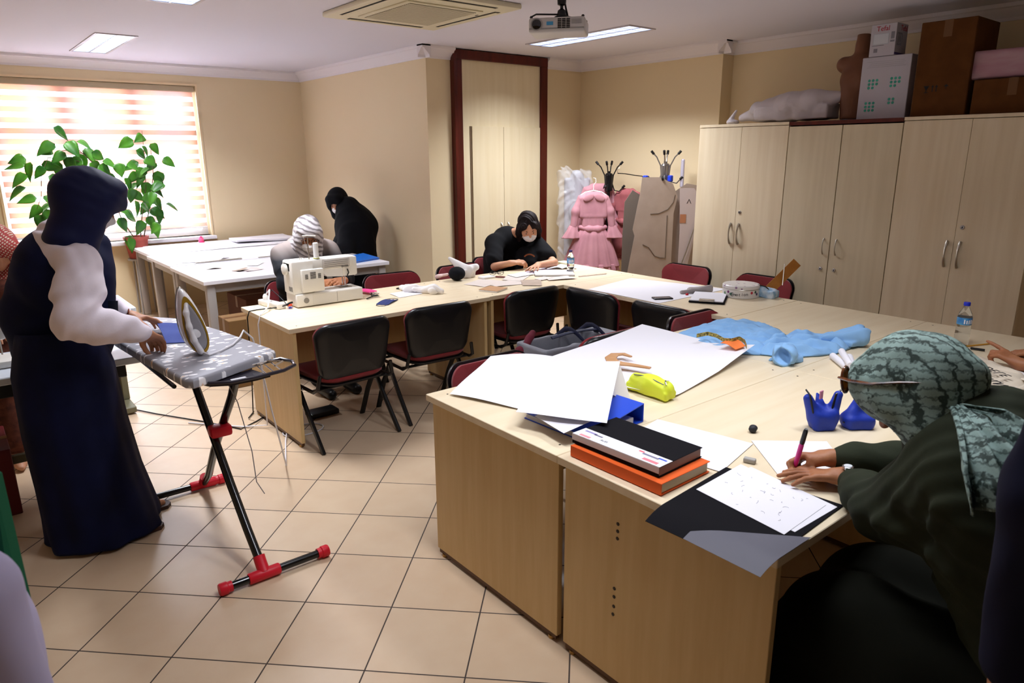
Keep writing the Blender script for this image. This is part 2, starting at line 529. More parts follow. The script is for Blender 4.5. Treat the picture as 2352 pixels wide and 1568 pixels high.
# ================================================================ the room
CZ = 2.65
M_wall = mat('cream_wall_paint', 'E2CFAA', .75, spec=.25, bump=(90, .06))
M_ceil = mat('white_ceiling_paint', 'D9D6E0', .85, spec=.2, bump=(60, .04))
M_corn = mat('white_cornice', 'E2DCDF', .6)
M_white = mat('white_plastic', 'E9E7E3', .35)
M_beige = mat('beige_plastic', 'D9CFB4', .45)
M_black = mat('black_plastic', '131315', .35)
M_chrome = mat('chrome', 'C9C9CC', .18, metal=1)
M_steel = mat('brushed_steel', 'B9B3A8', .32, metal=1)
M_dark = mat('dark_recess', '1A1612', .7)
# floor: square tiles laid at 45 degrees, dark joints
def floor_material():
    m = bpy.data.materials.new('beige_floor_tiles'); m.use_nodes = True
    nt = m.node_tree; L = nt.links; b = nt.nodes['Principled BSDF']
    geo = nt.nodes.new('ShaderNodeTexCoord')
    mp = nt.nodes.new('ShaderNodeMapping'); mp.vector_type = 'POINT'
    mp.inputs['Rotation'].default_value = (0, 0, R(-45))
    L.new(geo.outputs['Object'], mp.inputs[0])
    P = .3475
    def off(axis, o):
        sp = nt.nodes.new('ShaderNodeSeparateXYZ'); L.new(mp.outputs[0], sp.inputs[0])
        a = nt.nodes.new('ShaderNodeMath'); a.operation = 'SUBTRACT'; a.inputs[1].default_value = o; L.new(sp.outputs[axis], a.inputs[0])
        d = nt.nodes.new('ShaderNodeMath'); d.operation = 'DIVIDE'; d.inputs[1].default_value = P; L.new(a.outputs[0], d.inputs[0])
        return d
    u = off(0, .2205); v = off(1, .0185)
    def edge(x):
        r = nt.nodes.new('ShaderNodeMath'); r.operation = 'ROUND'; L.new(x.outputs[0], r.inputs[0])
        s = nt.nodes.new('ShaderNodeMath'); s.operation = 'SUBTRACT'; L.new(x.outputs[0], s.inputs[0]); L.new(r.outputs[0], s.inputs[1])
        a = nt.nodes.new('ShaderNodeMath'); a.operation = 'ABSOLUTE'; L.new(s.outputs[0], a.inputs[0]); return a
    mn = nt.nodes.new('ShaderNodeMath'); mn.operation = 'MINIMUM'; L.new(edge(u).outputs[0], mn.inputs[0]); L.new(edge(v).outputs[0], mn.inputs[1])
    rp = nt.nodes.new('ShaderNodeMapRange'); rp.inputs[1].default_value = .0055; rp.inputs[2].default_value = .0095
    L.new(mn.outputs[0], rp.inputs[0])
    # tile to tile tone
    cb = nt.nodes.new('ShaderNodeCombineXYZ')
    for k, x in ((0, u), (1, v)):
        f = nt.nodes.new('ShaderNodeMath'); f.operation = 'FLOOR'; L.new(x.outputs[0], f.inputs[0]); L.new(f.outputs[0], cb.inputs[k])
    wn = nt.nodes.new('ShaderNodeTexWhiteNoise'); L.new(cb.outputs[0], wn.inputs[0])
    ns = nt.nodes.new('ShaderNodeTexNoise'); ns.inputs['Scale'].default_value = 9; ns.inputs['Detail'].default_value = 5; L.new(geo.outputs['Object'], ns.inputs[0])
    ad = nt.nodes.new('ShaderNodeMath'); ad.operation = 'MULTIPLY_ADD'; ad.inputs[1].default_value = .35; L.new(wn.outputs[0], ad.inputs[0]); L.new(ns.outputs[0], ad.inputs[2])
    cr = nt.nodes.new('ShaderNodeValToRGB'); cr.color_ramp.elements[0].position = .3; cr.color_ramp.elements[1].position = 1.0
    cr.color_ramp.elements[0].color = (*lin('C8AC8E'), 1); cr.color_ramp.elements[1].color = (*lin('D0B89B'), 1)
    L.new(ad.outputs[0], cr.inputs[0])
    mx = nt.nodes.new('ShaderNodeMix'); mx.data_type = 'RGBA'
    mx.inputs[6].default_value = (*lin('3A2E28'), 1); L.new(cr.outputs[0], mx.inputs[7]); L.new(rp.outputs[0], mx.inputs[0])
    L.new(mx.outputs[2], b.inputs['Base Color'])
    rr = nt.nodes.new('ShaderNodeMapRange'); rr.inputs[3].default_value = .8; rr.inputs[4].default_value = .34; L.new(rp.outputs[0], rr.inputs[0])
    L.new(rr.outputs[0], b.inputs['Roughness'])
    bp = nt.nodes.new('ShaderNodeBump'); bp.inputs['Strength'].default_value = .5; bp.inputs['Distance'].default_value = .002
    L.new(rp.outputs[0], bp.inputs['Height']); L.new(bp.outputs[0], b.inputs['Normal'])
    b.inputs['Specular IOR Level'].default_value = .5
    return m
XL, YB, XR, YW = -1.3, -1.4, 5.86, 8.62      # left wall, wall behind camera, right wall, window wall
YD, X1, XP, YP = 5.80, 3.72, 5.70, 4.00      # closet wall plane, short wall plane, pillar face, pillar end
struct(MB().box(XL - .2, XR + .3, YB - .2, YW + .3, -.1, 0).build('floor', floor_material(), smooth=0))
sbox('ceiling', M_ceil, XL - .2, XR + .3, YB - .2, YW + .3, CZ, CZ + .12)
sbox('wall_left', M_wall, XL - .15, XL, YB, YW + .2, 0, CZ)
sbox('wall_near', M_wall, XL, XR + .15, YB - .15, YB, 0, CZ)
sbox('wall_right', M_wall, XR, XR + .15, YB, YP, 0, CZ)
sbox('wall_right_pillar', M_wall, XP, XR + .15, YP, YD, 0, CZ)
sbox('wall_closet', M_wall, X1, XR + .15, YD, YD + .6, 0, CZ)
sbox('wall_short', M_wall, X1, X1 + .6, YD + .6, YW + .2, 0, CZ)
# window wall with its opening
WX0, WX1, WZ0, WZ1 = .56, 2.49, .80, 2.44
w = MB()
w.box(XL, WX0, YW, YW + .22, 0, CZ).box(WX1, X1, YW, YW + .22, 0, CZ).box(WX0, WX1, YW, YW + .22, 0, WZ0).box(WX0, WX1, YW, YW + .22, WZ1, CZ)
struct(w.build('wall_window', M_wall, smooth=0))
# cornice: stepped coving along every visible wall
def cornice(name, p, q, nrm):
    p = Vector((*p, 0)); q = Vector((*q, 0)); n = Vector((*nrm, 0))
    prof = [(0, 0), (0, -.105), (.012, -.105), (.016, -.085), (.03, -.07), (.055, -.05), (.07, -.03), (.085, -.025), (.09, -.012), (.09, 0)]
    m = MB(); vs = []
    for e in (p, q):
        for a, b in prof: vs.append(e + n * a + Vector((0, 0, CZ + b)))
    k = len(prof)
    m.add(vs, [(i, (i + 1) % k, k + (i + 1) % k, k + i) for i in range(k)] + [tuple(range(k)), tuple(range(k, 2 * k))[::-1]])
    return struct(m.build(name, M_corn, smooth=25))
cornice('trim_1', (XL, YW), (X1, YW), (0, -1))
cornice('trim_2', (X1, YD - .09), (X1, YW), (-1, 0))
cornice('trim_3', (X1 - .09, YD), (3.995, YD), (0, -1))
cornice('trim_4', (5.17, YD), (XP, YD), (0, -1))
cornice('trim_5', (XP, YP - .09), (XP, YD), (-1, 0))
cornice('trim_6', (XP - .09, YP), (XR, YP), (0, -1))
cornice('trim_7', (XR, YB), (XR, YP), (-1, 0))
# window frame, sill, glass, mullions
M_frame = mat('window_upvc', 'D8D8DC', .4)
wf = bpy.data.objects.new('window_1', None); COL.objects.link(wf); wf.location = (WX0, YW, WZ0); struct(wf)
f = MB(); yy = YW + .12
for a in ((WX0, WX0 + .06, WZ0, WZ1), (WX1 - .06, WX1, WZ0, WZ1), (1.16, 1.24, WZ0, WZ1), (1.80, 1.88, WZ0, WZ1)): f.box(a[0], a[1], yy, yy + .06, a[2], a[3])
for z in (WZ0, WZ1 - .06, 1.9): f.box(WX0, WX1, yy + .002, yy + .058, z, z + .06)
f.build('window_frame', M_frame, wf, world=True, smooth=0)
M_glass = bpy.data.materials.new('window_glass'); M_glass.use_nodes = True
_nt = M_glass.node_tree; _nt.nodes.clear()
_o = _nt.nodes.new('ShaderNodeOutputMaterial'); _t = _nt.nodes.new('ShaderNodeBsdfTransparent'); _g = _nt.nodes.new('ShaderNodeBsdfGlossy'); _mx = _nt.nodes.new('ShaderNodeMixShader'); _fr = _nt.nodes.new('ShaderNodeFresnel')
_g.inputs['Roughness'].default_value = .02
_nt.links.new(_fr.outputs[0], _mx.inputs[0]); _nt.links.new(_t.outputs[0], _mx.inputs[1]); _nt.links.new(_g.outputs[0], _mx.inputs[2]); _nt.links.new(_mx.outputs[0], _o.inputs[0])
MB().box(WX0 + .03, WX1 - .03, yy + .028, yy + .032, WZ0 + .03, WZ1 - .03).build('window_pane', M_glass, wf, world=True, smooth=0)
MB().rbox(WX0 - .05, WX1 + .03, YW - .10, YW + .12, WZ0 - .04, WZ0, .006).build('window_sill', mat('white_marble_sill', 'E4E2E6', .25), wf, world=True)
f = MB().box(WX1, WX1 + .02, YW - .012, YW, WZ0, WZ1 + .02).box(WX0 - .02, WX0, YW - .012, YW, WZ0, WZ1 + .02).box(WX0, WX1, YW - .012, YW, WZ1, WZ1 + .02)
f.build('window_reveal_bead', mat('cream_bead', 'EAD2A8', .5), wf, world=True, smooth=0)
# zebra roller blind: alternating sheer and woven bands
def blind_mat(name, col, tcol, tr, em=None):
    m = bpy.data.materials.new(name); m.use_nodes = True; nt = m.node_tree; nt.nodes.clear()
    o = nt.nodes.new('ShaderNodeOutputMaterial'); d = nt.nodes.new('ShaderNodeBsdfDiffuse'); t = nt.nodes.new('ShaderNodeBsdfTranslucent'); tp = nt.nodes.new('ShaderNodeBsdfTransparent')
    m1 = nt.nodes.new('ShaderNodeMixShader'); m2 = nt.nodes.new('ShaderNodeMixShader')
    d.inputs[0].default_value = (*lin(col), 1)
    tc = nt.nodes.new('ShaderNodeTexCoord'); n = nt.nodes.new('ShaderNodeTexNoise'); n.inputs['Scale'].default_value = 2.2; mp = nt.nodes.new('ShaderNodeMapping'); mp.inputs['Scale'].default_value = (1, 1, .15)
    nt.links.new(tc.outputs['Object'], mp.inputs[0]); nt.links.new(mp.outputs[0], n.inputs[0])
    rp = nt.nodes.new('ShaderNodeValToRGB'); rp.color_ramp.elements[0].position = .4; rp.color_ramp.elements[1].position = .6
    rp.color_ramp.elements[0].color = (*lin(tcol[0]), 1); rp.color_ramp.elements[1].color = (*lin(tcol[1]), 1)
    nt.links.new(n.outputs[0], rp.inputs[0]); nt.links.new(rp.outputs[0], t.inputs[0])
    m1.inputs[0].default_value = .6; m2.inputs[0].default_value = tr
    nt.links.new(d.outputs[0], m1.inputs[1]); nt.links.new(t.outputs[0], m1.inputs[2])
    nt.links.new(m1.outputs[0], m2.inputs[1]); nt.links.new(tp.outputs[0], m2.inputs[2]); nt.links.new(m2.outputs[0], o.inputs[0])
    return m
bl = thing('roller_blind', 'white and peach striped zebra roller blind over the bright window', 'blind', (1.5, YW + .02, 2.40))
bw = MB(); bs = MB()
z = 2.375; k = 0
while z > 1.0 - .07:
    h = .052 if k % 2 == 0 else .050
    if z - h < .87: h = z - .87
    (bw if k % 2 == 0 else bs).box(WX0 + .03, WX1 - .035, YW + .019, YW + .021, z - h, z)
    z -= h; k += 1
bw.build('woven_band', blind_mat('woven_blind_fabric', 'E2C6AE', ('D0AE9B', 'CEADAB'), .0), bl, world=True, smooth=0)
bs.build('sheer_band', blind_mat('sheer_blind_fabric', 'F4F0F0', ('F0F0F0', 'E8E4F0'), .30), bl, world=True, smooth=0)
MB().rbox(WX0 + .01, WX1 - .01, YW + .0, YW + .07, 2.375, 2.435, .012).build('headbox', mat('blind_headbox', 'B9A98C', .5), bl, world=True)
MB().tube([(WX0 + .03, YW + .02, z), (WX1 - .035, YW + .02, z)], .011, 8).build('bottom_bar', M_white, bl, world=True)

# ---------------------------------------------------------------- ceiling lights
M_tube = mat('fluorescent_tube', 'FFFFFF', .4, emit=('BFD6FF', .50))
M_louv = mat('louvre_aluminium', 'D5DCEC', .2, metal=.85)
def fixture(label, x, y, w, l, gain=1.0):
    t = thing('ceiling_light', label, 'ceiling light', (x, y, CZ), 0, 'recessed louvre ceiling lights')
    m = MB(); e = .018
    m.box(-w / 2 - e, w / 2 + e, -l / 2 - e, -l / 2, -.008, 0).box(-w / 2 - e, w / 2 + e, l / 2, l / 2 + e, -.008, 0)
    m.box(-w / 2 - e, -w / 2, -l / 2, l / 2, -.008, 0).box(w / 2, w / 2 + e, -l / 2, l / 2, -.008, 0)
    m.build('rim', mat('light_rim', 'B9B2B4', .4), t, smooth=0)
    m = MB()
    n = int(l / .1)
    for k in range(n + 1):
        yk = -l / 2 + k * l / n
        m.box(-w / 2, w / 2, yk - .0015, yk + .0015, -.006, -.0005)
    for xk in (-w / 2 + .002, 0, w / 2 - .002): m.box(xk - .006, xk + .006, -l / 2, l / 2, -.007, -.0005)
    m.build('louvre', M_louv, t, smooth=0)
    for s_ in (-1, 1):
        MB().box(s_ * w / 4 - w / 4 + .008, s_ * w / 4 + w / 4 - .008, -l / 2 + .01, l / 2 - .01, -.004, -.001).build('diffuser', M_tube, t, smooth=0)
    a = area('lamp', (0, 0, -.02), (0, 0, 0), w * .9, l * .95, FIX_W * gain, (.90, .93, 1.0), t, R(128))
    return t
fixture('square-looking lit ceiling light nearest the window', 1.40, 7.41, .28, 1.25)
fixture('long lit ceiling light near the closet, beside the projector', 4.54, 4.56, .28, 1.20)
fixture('lit ceiling light cut by the top edge, left of the air conditioner', 1.40, 4.55, .28, 1.25, .9)
fixture('unseen ceiling light added to brighten the ironing woman and the near floor', 1.40, 1.70, .28, 1.25, .38)  # out of view, added along the row to brighten the woman and near floor
fixture('unseen ceiling light added above the near work tables to brighten them', 2.60, 1.25, .28, 1.20, .36)  # out of view, added to lift the brightness of the near desks
# ================================================================ furniture
def wood(name, a, b, rough=.38, stretch=(1, 1, .08), scale=26, spec=.4):
    return mat(name, a, rough, var=(scale, b, stretch), bump=(60, .03, stretch), spec=spec)
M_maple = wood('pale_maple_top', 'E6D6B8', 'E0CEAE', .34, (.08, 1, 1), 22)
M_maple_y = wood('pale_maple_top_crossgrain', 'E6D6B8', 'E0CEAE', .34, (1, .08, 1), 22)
M_maple_v = wood('shaded_maple_panel', 'D2B684', 'CAAC78', .42)  # darker copy of the top maple, shade of the desk sides put into colour
M_cab = wood('birch_cabinet_door', 'E2D3B6', 'DAC9AA', .38, (1, 1, .06), 20)
M_cab2 = wood('grey_birch_cabinet_door', 'D8CBAE', 'D0C2A4', .38, (1, 1, .06), 20)
M_mahog = wood('dark_red_mahogany', '5A1A0E', '48120A', .35, (1, 1, .1), 18)
M_screw = mat('dark_screw_cap', '2A1D14', .5)
M_brass = mat('brass_glide', 'B08A50', .35, metal=.7)
M_foot = mat('brown_glide', '5A3A20', .4)

TZ = .74
def desk(label, x0, x1, y0, y1, along='x', dots=None, m=None):
    t = thing('desk', label, 'desk', ((x0 + x1) / 2, (y0 + y1) / 2, 0), 0, 'pale maple work desks')
    w, d = (x1 - x0) / 2, (y1 - y0) / 2
    g = .0012
    MB().rbox(-w + g, w - g, -d + g, d - g, TZ - .028, TZ, .002, 1).build('desktop', M_maple if along == 'x' else M_maple_y, t, smooth=0)
    if along == 'x':
        for s in (-1, 1):
            p = MB(); a = s * (w - .022); b = s * (w - .045)
            p.rbox(min(a, b), max(a, b), -d + .012, d - .02, .03, TZ - .0285, .0015, 1)
            e = p.build('end_panel', M_maple_v, t, smooth=0)
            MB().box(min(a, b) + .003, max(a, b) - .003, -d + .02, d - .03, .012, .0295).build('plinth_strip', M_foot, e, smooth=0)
            for yy_ in (-d + .05, d - .06): MB().lathe([(.013, 0), (.013, .013), (.006, .0125)], 10, ((a + b) / 2, yy_, 0)).build('glide', M_brass, e)
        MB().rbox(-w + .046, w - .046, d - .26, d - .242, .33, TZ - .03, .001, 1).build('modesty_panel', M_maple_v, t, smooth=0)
        for yy_, zz_ in dots or ():
            q = MB(); q.T = Matrix.Translation((-w + .0215, yy_, zz_)) @ Matrix.Rotation(R(-90), 4, 'Y')
            q.lathe([(.006, -.001), (.006, .0008), (.004, .0012)], 10).build('screw_cap', M_screw, t)
    else:
        for s in (-1, 1):
            p = MB(); a = s * (d - .022); b = s * (d - .045)
            p.rbox(-w + .02, w - .02, min(a, b), max(a, b), .03, TZ - .0285, .0015, 1)
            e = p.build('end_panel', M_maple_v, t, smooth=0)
            q = MB().box(-w + .04, w - .04, min(a, b) + .003, max(a, b) - .003, .0, .0295)
            q.build('glide', M_foot, e)
        MB().rbox(w - .26, w - .242, -d + .046, d - .046, .33, TZ - .03, .001, 1).build('modesty_panel', M_maple_v, t, smooth=0)
    for sx_ in (-1, 1):
        for sy_ in (-1, 1): MB().lathe([(.0045, TZ - .002), (.0045, TZ + .0006), (.003, TZ + .0009)], 8, (sx_ * (w - .07), sy_ * (d - .06), 0)).build('screw', M_screw, t)
    return t
desk('maple desk carrying the sewing machine', 1.457, 2.90, 3.80, 4.60)
desk('maple desk the woman in the black t-shirt works at', 2.90, 4.385, 3.81, 4.60)
desk('maple desk with the phone, clipboard and floral tin, along the cabinets', 3.60, 4.385, 2.362, 3.81, 'y')
desk('maple desk nearest the ironing board, under the white paper and blue binder', 1.455, 2.92, 1.56, 2.36)
desk('maple desk under the light blue dress', 2.92, 4.385, 1.56, 2.36)
desk('nearest maple desk, carrying the orange book and black folder', 1.455, 2.92, .766, 1.56,
     dots=[(.14, .57), (.14, .595), (.14, .545), (.145, .30), (.145, .335), (.145, .365), (.147, .27), (.12, .71)])
desk('maple desk at the right edge with the printed cloth bag', 2.92, 4.385, .766, 1.56)

# ---- white cutting tables by the window
M_wtop = mat('white_laminate', 'E6E3E8', .3, spec=.5)
M_gleg = mat('grey_metal_leg', 'A8A29E', .45, metal=.2)
def white_table(label, x0, x1, y0, y1, z=.74):
    t = thing('cutting_table', label, 'table', ((x0 + x1) / 2, (y0 + y1) / 2, 0), 0, 'white cutting tables in a row')
    w, d = (x1 - x0) / 2, (y1 - y0) / 2
    MB().rbox(-w, w, -d + .001, d - .001, z - .03, z, .002, 1).build('tabletop', M_wtop, t, smooth=0)
    MB().box(-w + .03, w - .03, -d + .04, -d + .06, z - .10, z - .031).box(-w + .03, w - .03, d - .06, d - .04, z - .10, z - .031).box(-w + .04, -w + .06, -d + .06, d - .06, z - .10, z - .031).box(w - .06, w - .04, -d + .06, d - .06, z - .10, z - .031).build('apron', M_gleg, t, smooth=0)
    for sx_ in (-1, 1):
        for sy_ in (-1, 1):
            m = MB(); x = sx_ * (w - .06); y = sy_ * (d - .06)
            m.rbox(x - .035, x + .035, y - .035, y + .035, 0.012, z - .031, .012, 2)
            m.box(x - .028, x + .028, y - .028, y + .028, 0, .0125)
            m.build('leg', M_gleg, t)
    return t
white_table('white cutting table nearest the room, with the small paper pieces', 1.553, 3.205, 5.735, 6.72)
white_table('middle white cutting table of three', 1.56, 3.23, 6.722, 7.60, .745)
white_table('white cutting table pushed against the window', 1.60, 3.30, 7.602, 8.48, .745)

# ---- cabinets along the right wall
def handle(parent, y, z, l=.11, th=.006, out=.028, x=0):
    m = MB(); pts = []
    for i in range(13):
        a = i / 12; pts.append((x - out * math.sin(PI * a) ** .6, y, z - l / 2 + l * a))
    m.tube(pts, [th * (1.3 - .5 * math.sin(PI * i / 12)) for i in range(13)], 8, flat=1)
    return m.build('handle', M_steel, parent)
def lock(parent, y, z, x=0):
    m = MB(); m.T = Matrix.Translation((x, y, z)) @ Matrix.Rotation(R(-90), 4, 'Y')
    m.lathe([(.014, 0), (.014, .003), (.011, .006), (.008, .006), (.008, .003)], 16)
    o = m.build('lock', M_chrome, parent)
    n = MB(); n.box(x - .0065, x - .004, y - .002, y + .002, z - .006, z + .006)
    n.build('keyhole', M_black, o, smooth=0)
def cabinet(label, y0, y1, zt=1.918, style=0):
    FX = 5.10; D = .50
    t = thing('storage_cabinet', label, 'cabinet', (FX, (y0 + y1) / 2, 0), 0, 'tall birch storage cabinets')
    h = (y1 - y0) / 2
    dark = style == 1
    MW = M_cab2 if dark else M_cab
    b = MB()
    b.box(.02, D, -h + .001, -h + .02, .0, zt - .0222).box(.02, D, h - .02, h - .001, .0, zt - .0222)
    b.box(.02, D - .01, -h + .02, h - .02, .06, .08).box(D - .01, D, -h + .02, h - .02, 0, zt - .0222).box(.03, D, -h + .02, h - .02, 0.0, .06)
    for zs in (.45, .85, 1.2, 1.55): b.box(.05, D - .01, -h + .02, h - .02, zs, zs + .018)
    b.build('carcass', M_dark if dark else MW, t, smooth=0)
    MB().rbox(-.004, D, -h + .0005, h - .0005, zt - .022, zt + (.004 if dark else 0), .0015, 1).build('top_board', M_mahog if dark else M_cab, t, smooth=0)
    gap = .006 if dark else .0018
    for s in (-1, 1):
        ya, yb = (gap / 2 + (.0), h - .002) if s > 0 else (-h + .002, -gap / 2)
        d = MB().rbox(0, .018, ya, yb, .065, zt - (.03 if dark else .0255), .0012, 1).build('door', MW, t, smooth=0)
        if dark:
            handle(d, s * .048, 1.02, .115, .004, .02)
            lock(d, s * .052, .851)
        else:
            handle(d, s * .038, 1.05, .165, .0075, .026)
            if s < 0: lock(d, s * .036, 1.226)
    return t
cabinet('tall birch cabinet nearest the cardboard patterns, white plastic bag on top', 2.953, 3.760)
cabinet('tall cabinet with a dark red top board and wide black door gap', 2.133, 2.951, 1.912, 1)
cabinet('tall birch cabinet at the right edge, brown cartons on top', 1.318, 2.131)

# ---- built-in closet with dark red frame
cl = thing('built_in_closet', 'floor-to-ceiling birch closet in a dark red wooden frame', 'closet', (4.58, YD, 0))
M_clos = wood('cream_closet_panel', 'E3D5B4', 'DDCDA9', .42, (1, 1, .06), 16)
f = MB()
f.rbox(3.994, 4.086, YD - .055, YD, 0, 2.556, .004, 1).rbox(5.083, 5.172, YD - .055, YD, 0, 2.556, .004, 1).rbox(3.994, 5.172, YD - .057, YD, 2.556, 2.64, .004, 1)
f.rbox(3.985, 4.02, YD - .065, YD, 0, 2.60, .003, 1)
f.build('frame', M_mahog, cl, world=True)
MB().box(4.086, 5.083, YD - .028, YD - .0, 0, 2.556).build('panel', M_clos, cl, world=True, smooth=0)
MB().box(4.178, 4.196, YD - .034, YD - .029, .06, 1.957).build('dark_edge_strip', mat('brown_edge_strip', '6E5A44', .5), cl, world=True, smooth=0)
for s, (xa, xb) in ((-1, (4.198, 4.588)), (1, (4.592, 5.078))):
    d = MB().rbox(xa, xb, YD - .044, YD - .029, .06, 1.957, .0012, 1).build('door', M_clos, cl, world=True, smooth=0)
    m = MB(); hx = 4.592 + s * .045
    m.tube([(hx, YD - .045 - .026 * math.sin(PI * i / 12) ** .6, .90 + .105 * i / 12) for i in range(13)], [.006 * (1.3 - .5 * math.sin(PI * i / 12)) for i in range(13)], 8)
    m.build('handle', M_steel, d, world=True)

# ---- visitor chairs: black steel frame, maroon cushions, black plastic back shell
M_maroon = mat('maroon_chair_fabric', '80171F', .85, sheen=.2, bump=(400, .15), var=(300, '6E121A'))
M_shell = mat('black_chair_shell', '0E0E12', .32, spec=.5)
M_tubeb = mat('black_steel_tube', '0C0C0F', .3, spec=.5)
def rr_outline(w, h, r, bulge=0.0, n=6, bot=.6):
    # rounded rectangle, slightly narrower at the bottom
    pts = []
    for cx_, cz_, a0 in ((w / 2 - r, h - r, 0), (-w / 2 + r, h - r, 90), (-w / 2 * .9 + r, r, 180), (w / 2 * .9 - r, r, 270)):
        for i in range(n + 1):
            a = R(a0 + 90 * i / n)
            pts.append((cx_ + r * math.cos(a), cz_ + r * math.sin(a)))
    out = []
    for x, z in pts:
        z2 = z + (bulge * (1 - (2 * x / w) ** 2) if z > h / 2 else -bulge * .6 * (1 - (2 * x / w) ** 2))
        out.append((x, z2))
    return out
def cushion(m, out, mapf, t0, t1, rings=((0, .90), (.5, 1.0), (.9, 1.0), (1, .93))):
    # out: 2-D outline; mapf(x, z, depth) -> point; layered shells for a pillowy solid
    n = len(out); cx_ = sum(p[0] for p in out) / n; cz_ = sum(p[1] for p in out) / n
    vs = []; fs = []
    lay = []
    for (a, s) in rings:
        lay.append([mapf(cx_ + (x - cx_) * s, cz_ + (z - cz_) * s, t0 + (t1 - t0) * a) for x, z in out])
    def cap(s_list, dep):
        return [[mapf(cx_ + (x - cx_) * s, cz_ + (z - cz_) * s, dep(s)) for x, z in out] for s in s_list]
    front = cap((.7, .35), lambda s: t1 + (t1 - t0) * .12 * (1 - s))
    back = cap((.35, .7), lambda s: t0)
    allr = back + lay + front
    for r_ in allr: vs += r_
    for i in range(len(allr) - 1):
        for k in range(n):
            l = (k + 1) % n
            fs.append((i * n + k, i * n + l, (i + 1) * n + l, (i + 1) * n + k))
    fs.append(tuple(range(n))[::-1]); fs.append(tuple((len(allr) - 1) * n + k for k in range(n)))
    m.add(vs, fs)
    return m
def make_chair(label):
    # origin on the floor below the seat centre, chair faces +y
    t = thing('visitor_chair', label, 'chair', (0, 0, 0), 0, 'maroon and black visitor chairs')
    seat = rr_outline(.47, .44, .09)
    def ms(x, z, d): return Vector((x, z - .22, d + .012 * (2 * x / .47) ** 2))
    cushion(MB(), seat, ms, .435, .482).build('seat', M_maroon, t, smooth=60)
    cushion(MB(), seat, ms, .412, .434, ((0, .86), (.5, .99), (1, 1.0))).build('seat_pan', M_shell, t, smooth=60)
    back = rr_outline(.485, .36, .075, .012)
    def mb_(x, z, d):
        c = .045 * (2 * x / .485) ** 2
        zz = .475 + z
        lean = -.05 * (z / .36)
        return Vector((x, -.215 + lean + c + d, zz))
    cushion(MB(), back, mb_, .012, .045).build('backrest', M_maroon, t, smooth=60)
    sh = MB(); cushion(sh, rr_outline(.500, .375, .08, .012), lambda x, z, d: mb_(x, z - .007, d), -.016, .0115, ((0, .93), (.35, .985), (.7, 1), (1, 1)))
    sh.build('back_shell', M_shell, t, smooth=60)
    for s in (-1, 1):
        x = s * .262
        fl = MB().tube([(x, .215, .0), (x, .12, .225), (x * .985, .02, .395)], .0125, 8, flat=1.6).build('leg', M_tubeb, t)
        rl = MB().tube([(x, -.24, .0), (x, -.08, .225), (x, .03, .395)], .0125, 8, flat=1.6).build('leg', M_tubeb, t)
        MB().tube([(x * .98, .18, .40), (x * .98, -.16, .40), (x * .96, -.205, .43), (x * .9, -.215, .52)], .0115, 8).build('side_rail', M_tubeb, t)
        b_ = MB(); b_.T = Matrix.Translation((x, -.02, .385)) @ Matrix.Rotation(R(90), 4, 'Y')
        b_.lathe([(.008, -.016), (.008, .016), (.005, .019)], 10).build('bolt', M_chrome, t)
    for yb_ in (.17, -.13): MB().tube([(-.25, yb_, .398), (.25, yb_, .398)], .0105, 8).build('crossbar', M_tubeb, t)
    t.scale = (1, 1, .905)
    return t
chair0 = make_chair('maroon chair with black back, nearest in front of the sewing machine')
used = []
def place_chair(x, y, rz, label):
    o = chair0 if not used else copy_tree(chair0)
    used.append(o); o.location = (x, y, 0); o.rotation_euler = (0, 0, R(rz)); o['label'] = label
    return o
place_chair(1.790, 3.90, 3, 'maroon chair with black back, nearest the end of the sewing machine desk')
place_chair(2.44, 3.94, -2, 'black-backed maroon chair, second along the sewing machine desk, beside the navy mask')
place_chair(3.25, 3.96, 0, 'black chair back at the inner corner, under the desk with loose papers')
place_chair(3.72, 3.43, -90, 'black chair back at the long desk, just right of the inner corner')
place_chair(3.72, 2.80, -90, 'black chair back half hidden beside the light blue dress')
place_chair(3.44, 2.29, 180, 'chair with its maroon front showing, beside the light blue dress')
place_chair(1.93, 2.33, 180, 'chair hidden under white paper, maroon corner showing at the left desk corner')
place_chair(2.76, 2.72, 0, 'chair holding the grey tool bag between the two desk rows')
place_chair(2.10, 5.05, 180, 'maroon chair under the woman at the sewing machine')
place_chair(2.78, 4.79, 174, 'empty maroon chair just behind the desk, right of the sewing machine')
place_chair(3.49, 4.80, 184, 'empty maroon chair behind the round black ball, before the closet')
place_chair(4.02, 5.02, 176, 'maroon chair under the woman in the black t-shirt')
place_chair(4.73, 3.68, 90, 'maroon chair between the long desk and the first cabinet, red cloth on it')
place_chair(4.73, 2.94, 90, 'maroon chair behind the floral tin, wooden ruler rising beside it')
place_chair(1.86, .24, 0, 'chair under the woman in the green headscarf')
